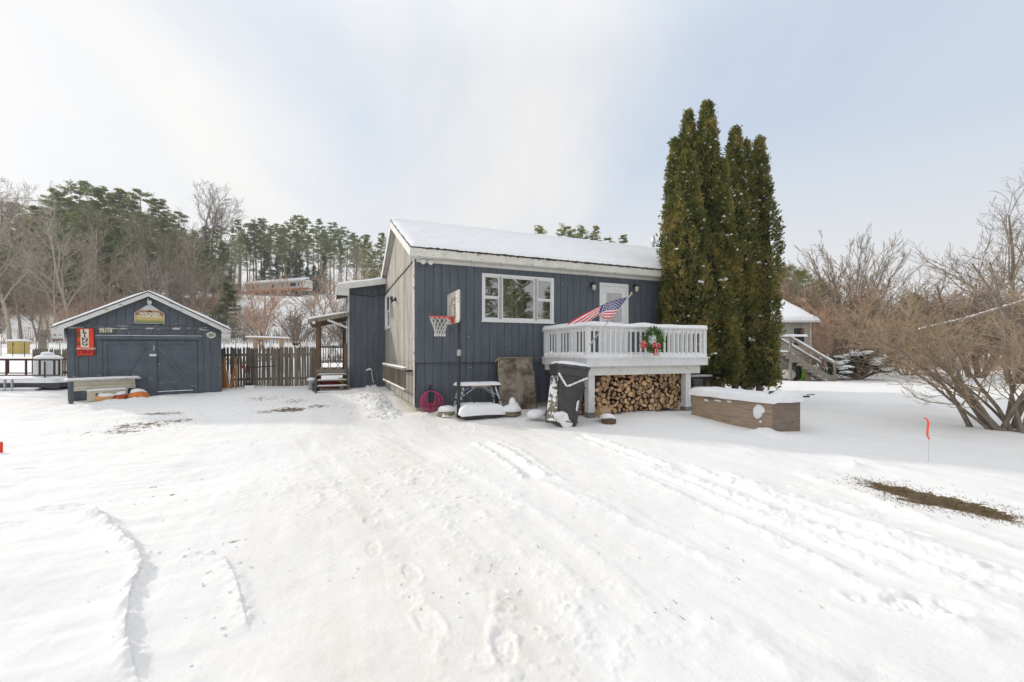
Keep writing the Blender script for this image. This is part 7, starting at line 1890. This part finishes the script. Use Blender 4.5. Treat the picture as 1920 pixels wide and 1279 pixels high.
for k, (px, py, w_, h_, mn, nm, lab, ct) in enumerate(((1479,712,.42,.40,'white_dirty','round_bundle','round pale bundle under the stair landing','bundle'),(1492,712,.32,1.0,'black','black_bag','black sack crusted with snow under the stairs','sack'),(1503,712,.26,.95,'lime','green_toy','lime green plastic toy under the stairs','toy'),(1509,712,.22,.90,'yel_plastic','yellow_toy','yellow plastic toy beside the green one under the stairs','toy'))):
    p = P(px, py, 24.6); mb = MB()
    if k == 0: mb.tube([(-.0,-.2,.3),(0,.3,.3)], .27, 16)
    elif k == 1: mb.blob((0,0,.5), .22, .2, .62, 3, n=14, amp=.3)
    elif k == 2: mb.prism([(-.12,0),(.14,0),(.10,.4),(.16,.62),(.0,.95),(-.12,.8),(-.04,.4)], -.12, .12)
    else: mb.prism([(-.1,.0),(.06,0),(.02,.3),(.16,.75),(.05,.88),(-.06,.6),(-.14,.8),(-.18,.5)], -.1, .1)
    o = mb.build(nm, M[mn], smooth=k < 2); o.location = (p.x, 24.6, 0); tag(o, lab, ct)

# ------------------------------------------------------------------ snowy evergreen bush right of the stairs
p = P(1610, 705, 24.5); sb = empty('evergreen_bush', (p.x, p.y, 0), 0, 'dark evergreen bush bowed down under heavy snow beside the stairs', 'bush')
lf = MB(); sn = MB(); rs = random.Random(66); st_ = MB()
for i in range(70):
    a = rs.uniform(0, 6.28); rr = rs.uniform(.3,1)*1.0; c = Vector((1.55*rr*math.cos(a), .9*rr*math.sin(a), 1.25*(1-rr**1.6)+.25+rs.uniform(0,.25))); d = Vector((math.cos(a), .6*math.sin(a), -.15)).normalized()
    for k in range(90):
        q = rs.random(); pp = c+d*(q-.4)*.7+rvec(rs)*.10; u = (d+rvec(rs)*.5).normalized()*.10; w = u.cross(rvec(rs)).normalized()*.03; lf.face([pp-w, pp+u, pp+w])
    if rs.random() < .75: sn.blob(tuple(c+Vector((0,-.02,.09))), rs.uniform(.18,.36), rs.uniform(.14,.25), rs.uniform(.05,.11), i, n=12, amp=.5)
    st_.tube([(0,0,0), tuple(c*.6), tuple(c+d*.2)], [.04,.025,.01], 4)
for i in range(6):
    c = Vector((rs.uniform(-.2,1.3), .2, 1.25+rs.uniform(-.1,.25)))
    for k in range(150): pp = c+rvec(rs)*Vector((.25,.15,.12)).length*.5; u = rvec(rs).normalized()*.12; w = u.cross(rvec(rs)).normalized()*.03; lf.face([pp-w, pp+u, pp+w])
lf.build('foliage', M['spruce'], sb); sn.build('snow_load', M['snow'], sb, smooth=True); st_.build('stems', M['bark_brown'], sb)

# ------------------------------------------------------------------ trees and shrubs on the right
def one(name, seed, h, S_, mat, px, d, pytop, label, cat='tree', sq=1.0, **kw):
    o = bare_tree(name, seed, h, S_, mat, label=label, cat=cat, **kw); x = (px-CX0)/FPX*d; g_ = gz(x, d); sc = (EYE-(pytop-HY)/FPX*d-g_)/h
    o.location = (x, d, g_-.1); o.scale = (sc*sq, sc*sq, sc); return o
FAN = dict(seg=(7,7,5,3), n=(5,7,6,0), start=(.12,.2,.15,0), wig=(.03,.05,.09,.12), up=(.01,.02,.05,.05), ang=((18,7),(17,7),(22,9)), lr=(.60,.50,.42), rr=(.55,.5,.5), rmin=.007)
def fan_tree():
    rs = random.Random(605); d0 = 31.0; x0 = (1598-CX0)/FPX*d0; g_ = gz(x0, d0); h = EYE-(430-HY)/FPX*d0-g_
    root = empty('bare_tree', (x0, d0, g_-.1), 0, 'wide domed bare tree rising above the brown thicket right of the arborvitae', 'tree'); t = MB(); c = MB()
    K = dict(seg=(1,6,4,3), n=(0,5,3,0), start=(0,.12,.1,0), wig=(0,.06,.09,.12), up=(0,.03,.05,.05), ang=((0,0),(19,7),(24,9)), lr=(1,.5,.45), rr=(1,.5,.5), rmin=.008)
    for i in range(40):
        az = i*2.399; th = R(4+52*((i+.5)/40)**.6+rs.uniform(-4,4)); L_ = h*(1.0-.16*(th/R(56))**2)*rs.uniform(.9,1.02)
        tip = Vector((math.sin(th)*math.cos(az)*L_*.82, math.sin(th)*math.sin(az)*L_*.45, max(math.cos(th)*L_, .3*h))); r = rs.uniform(.035,.065); pts = []; n = 9
        ctrl = Vector((tip.x*.35, tip.y*.35, tip.z*.62))
        for k in range(n+1):
            q = k/n; pts.append(Vector((0,0,0))*(1-q)**2+ctrl*(2*q*(1-q))+tip*q*q+rvec(rs)*.06*(k > 0))
        rad = [r*(1-.86*k/n) for k in range(n+1)]; t.tube(pts, rad, 5, cap=False)
        for b_ in range(10):
            q = .35+.62*(b_+rs.random())/10; k = min(int(q*n), n-1); dd = (pts[k+1]-pts[k]).normalized(); ax = dd.orthogonal().normalized(); ax.rotate(Matrix.Rotation(rs.uniform(0,6.28), 3, dd)); dd.rotate(Matrix.Rotation(R(rs.gauss(20,7)), 3, ax))
            grow(c, rs, pts[k].lerp(pts[k+1], q*n-k), dd, L_*rs.uniform(.12,.22)*(1.35-.75*q), max(rad[k]*.5,.010), 1, K)
    t.build('trunk', M['bark_grey'], root); c.build('crown', M['bark_grey'], root)
fan_tree()
THK = dict(seg=(6,5,4,3), n=(6,6,5,0), start=(.15,.1,.1,0), wig=(.06,.12,.16,.2), up=(.02,.03,.03,.03), ang=((26,10),(30,12),(34,14)), lr=(.6,.5,.45), rr=(.5,.55,.6), rmin=.0065)
one('bare_shrub', 611, 4.5, THK, M['twig_rust'], 1556, 26.4, 556, 'big brown thicket spreading over the neighbouring roof', 'shrub', r=.022, stems=10, spread=40, sq=1.3)
one('bare_shrub', 612, 4.5, THK, M['twig_tan'], 1592, 29.5, 520, 'tall tan thicket at the foot of the vase shaped tree', 'shrub', r=.05, stems=11, spread=30, sq=1.2)
one('bare_shrub', 613, 4.0, THK, M['twig_rust'], 1500, 33, 520, 'rusty thicket standing behind the neighbouring house', 'shrub', r=.05, stems=8, spread=28, sq=1.5)
one('bare_shrub', 614, 4.5, THK, M['bark_brown'], 1660, 36, 562, 'brown thicket right of the vase shaped tree', 'shrub', r=.05, stems=9, spread=34, sq=1.35)
one('bare_shrub', 615, 4.5, THK, M['twig_tan'], 1700, 30, 590, 'tan thicket between the evergreen bush and the big right hand shrub', 'shrub', r=.05, stems=9, spread=38, sq=1.4)
one('bare_shrub', 616, 2.4, SHRUB, M['bark_brown'], 1548, 25.2, 640, 'low dark briar beside the foot of the stairs', 'shrub', r=.02, stems=12, spread=40, sq=1.2, over=dict(rmin=.007))
BIG = dict(seg=(8,6,5,3), n=(9,7,6,0), start=(.2,.12,.12,0), wig=(.07,.12,.15,.18), up=(.03,.06,.05,.04), ang=((36,10),(34,12),(34,14)), lr=(.55,.52,.45), rr=(.55,.5,.5), rmin=.0065)
one('bare_tree', 621, 8.5, BIG, M['bark_grey'], 1905, 21, 408, 'large grey bare tree at the right edge behind the big shrub', r=.15, stems=4, spread=22, sq=1.0)
one('bare_tree', 622, 8.5, BIG, M['bark_grey'], 1965, 18, 380, 'tallest bare tree, half cut off by the right picture edge', r=.15, stems=3, spread=16)
one('bare_tree', 623, 7.0, BIG, M['bark_brown'], 1830, 27, 462, 'crooked dark bare tree left of the large grey one at right', r=.14, stems=3, spread=26, sq=1.1)
one('bare_tree', 624, 6.0, BIG, M['bark_grey'], 1780, 33, 515, 'low spreading bare tree at the end of the brown thicket', r=.12, stems=3, spread=28, sq=1.1)
# big multi-stemmed shrub in the foreground
FG = dict(seg=(9,7,5,3), n=(9,5,5,0), start=(.3,.15,.1,0), wig=(.07,.13,.18,.2), up=(-.012,.015,.03,.02), ang=((32,12),(34,13),(36,15)), lr=(.52,.5,.45), rr=(.5,.5,.55), rmin=.0035)
def big_shrub():
    rs = random.Random(640); d0 = 8.6; x0 = (1878-CX0)/FPX*d0
    root = empty('foreground_shrub', (x0, d0, gz(x0, d0)-.03), 0, 'large many stemmed bare shrub with tan twigs near the right edge', 'shrub')
    t = MB(); c = MB()
    for i in range(17):
        a = rs.uniform(0, 6.283); lean = rs.uniform(.12, .95) if i > 3 else .85
        if i < 4: a = math.pi+rs.uniform(-.5,.5)
        d = Vector((math.cos(a)*lean, math.sin(a)*lean*.8, 1)).normalized(); p = Vector((rs.gauss(0,.23), rs.gauss(0,.2), -.05)); L_ = rs.uniform(2.1,3.2); r = rs.uniform(.025,.055); n = 10
        pts = [p.copy()]; rad = [r*1.25]; dirs = []
        for k in range(n):
            d = (d+rvec(rs)*.06+Vector((math.cos(a),math.sin(a)*.8,0))*.035-Vector((0,0,.01))).normalized(); p = p+d*(L_/n); pts.append(p.copy()); rad.append(r*(1-.8*(k+1)/n)); dirs.append(d.copy())
        t.tube(pts, rad, 7, cap=False)
        for q_ in range(9):
            q = .22+.78*(q_+rs.random())/9; k = min(int(q*n), n-1); bd_ = dirs[k]; ax = bd_.orthogonal().normalized(); ax.rotate(Matrix.Rotation(rs.uniform(0,6.283), 3, bd_)); nd_ = bd_.copy(); nd_.rotate(Matrix.Rotation(R(rs.gauss(38,12)), 3, ax))
            grow(c, rs, pts[k].lerp(pts[k+1], q*n-k), nd_, L_*rs.uniform(.28,.48), max(rad[k]*.5,.006), 1, FG)
    t.build('stems', M['bark_grey'], root); c.build('twigs', M['twig_grey'], root)
big_shrub()
# leaning trunk with a line of snow
mb = MB(); A, B = P(1725, 618, 14.5), P(1935, 560, 12.5); g0 = P(1700,640,14.8)
mid_ = A.lerp(B, .5)+Vector((0,0,-.06)); lt = empty('fallen_tree', (B.x+.4, B.y, 0), 0, 'slanting bare limb with a line of snow lying along it at the right', 'fallen tree')
o_ = lt.location.copy(); mb.tube([A-o_, mid_-o_, B-o_, Vector((.3,0,0))], [.025,.045,.06,.09], 6); mb.build('limb', M['bark_grey'], lt)
mb = MB(); rs = random.Random(5)
for k in range(60):
    q = k/59
    if rs.random() < .2: continue
    pp = (A.lerp(mid_, q*2) if q < .5 else mid_.lerp(B, q*2-1))-o_; mb.blob((pp.x, pp.y, pp.z+.035), .05, .025, .022, k, n=7, amp=.4)
mb.build('snow_line', M['snow'], lt, smooth=True)
# far evergreens and wood at right
farp = Kind([(pine('pine_tree', 700+k, 14, .15, 3.4, ('pine','pine_core')[k], 'dark pine far behind the neighbouring house and thicket', 'far pines at right', 1.0, ('round','cone')[k], size=.6), 14) for k in range(2)])
for px, d, t_, k in ((1468,60,500,0),(1492,62,508,0),(1512,70,516,0),(1535,72,522,1),(1455,64,495,1),(1712,60,548,1),(1700,66,560,1),(1728,64,556,1),(1640,80,560,0),(1760,80,572,0),(1850,80,560,0),(1920,76,560,0),(1980,70,550,0)): farp.put(px, d, t_, k, squash=1.1)
farb = Kind([(bare_tree('bare_tree', 720+k, 8, BARE_T, M[('bark_brown','twig_rust','twig_tan')[k]], r=.12, stems=3, spread=22, label='brown leafless tree in the far belt of trees at right', group='far bare trees at right', over=dict(rmin=.02)), 8) for k in range(3)])
rs = random.Random(77)
for i in range(46):
    px = 1450+i*13+rs.uniform(-6,6); d = rs.uniform(42, 75); farb.put(px, d, rs.uniform(575, 615) if px < 1700 else rs.uniform(560,620), None, squash=1.35)
mb = MB()
for i in range(1500):
    px = rs.uniform(1560, 2050); d = rs.uniform(36, 60); x = (px-CX0)/FPX*d; g_ = gz(x, d); mb.tube([(x,d,g_-.1),(x+rs.uniform(-.5,.5),d,g_+rs.uniform(.4,1.5))], [.02,.009], 3, cap=False)
tag(mb.build('far_brush', M['twig_rust']), 'low rusty brush along the far edge of the right hand yard', 'brush', kind='stuff')
# little red bench by the field edge
p = P(1671, 690, 38); rb2 = empty('garden_bench', (p.x, p.y, gz(p.x,p.y)), 0, 'small reddish timber bench far off beyond the evergreen bush', 'bench')
mb = MB(); mb.box(-.5,.5,-.25,.25,.38,.46); mb.build('seat', M['cow_red'], rb2)
for s_ in (-1, 1): mb = MB(); mb.bar((s_*.52,0,-.1),(s_*.42,0,.95),.16,.12); mb.build('leg', M['grey_wood'], rb2)
mb = MB(); mb.box(-.45,.45,-.05,.05,.80,.92); mb.build('backrest', M['grey_wood'], rb2)
mb = MB(); mb.snow(1.1, .6, .1, lambda u, v, h: (-.55+u, -.3+v, .46+h), res=.1, r=.1, seed=190); mb.build('snow_cap', M['snow'], rb2, smooth=True)
# the wood across the road, mirrored in the window panes
for k, (x, y, s_) in enumerate(((24,-26,1.0),(31,-30,1.3),(37,-26,1.1),(43,-33,1.3),(50,-30,1.0),(57,-34,1.25),(64,-30,1.0),(35,-40,1.5),(47,-42,1.35),(58,-44,1.5),(71,-38,1.3),(28,-38,1.2),(53,-38,1.1))):
    c = copy_tree(broad.p[k % 3][0]); c.location = (x, y, -.2); c.scale = (s_*.5,)*3; c['label'] = 'pine across the road behind the viewer, seen only mirrored in the window'; c['group'] = 'pines across the road'

# ------------------------------------------------------------------ thin winter haze
mb = MB(); mb.box(-420, 420, -120, 420, -6, 75)
hz_ = mb.build('haze', None and M['snow'] or M['snow']); hm = bpy.data.materials.new('haze'); hm.use_nodes = True; hn = hm.node_tree; hn.nodes.clear()
ho_ = hn.nodes.new('ShaderNodeOutputMaterial'); hv = hn.nodes.new('ShaderNodeVolumePrincipled'); hv.inputs['Color'].default_value = (.93,.95,1,1); hv.inputs['Density'].default_value = .0006; hv.inputs['Anisotropy'].default_value = .2
hn.links.new(hv.outputs[0], ho_.inputs['Volume']); hz_.data.materials.clear(); hz_.data.materials.append(hm)
tag(hz_, 'thin pale winter haze lying over the yard and hillside', 'haze', kind='stuff')
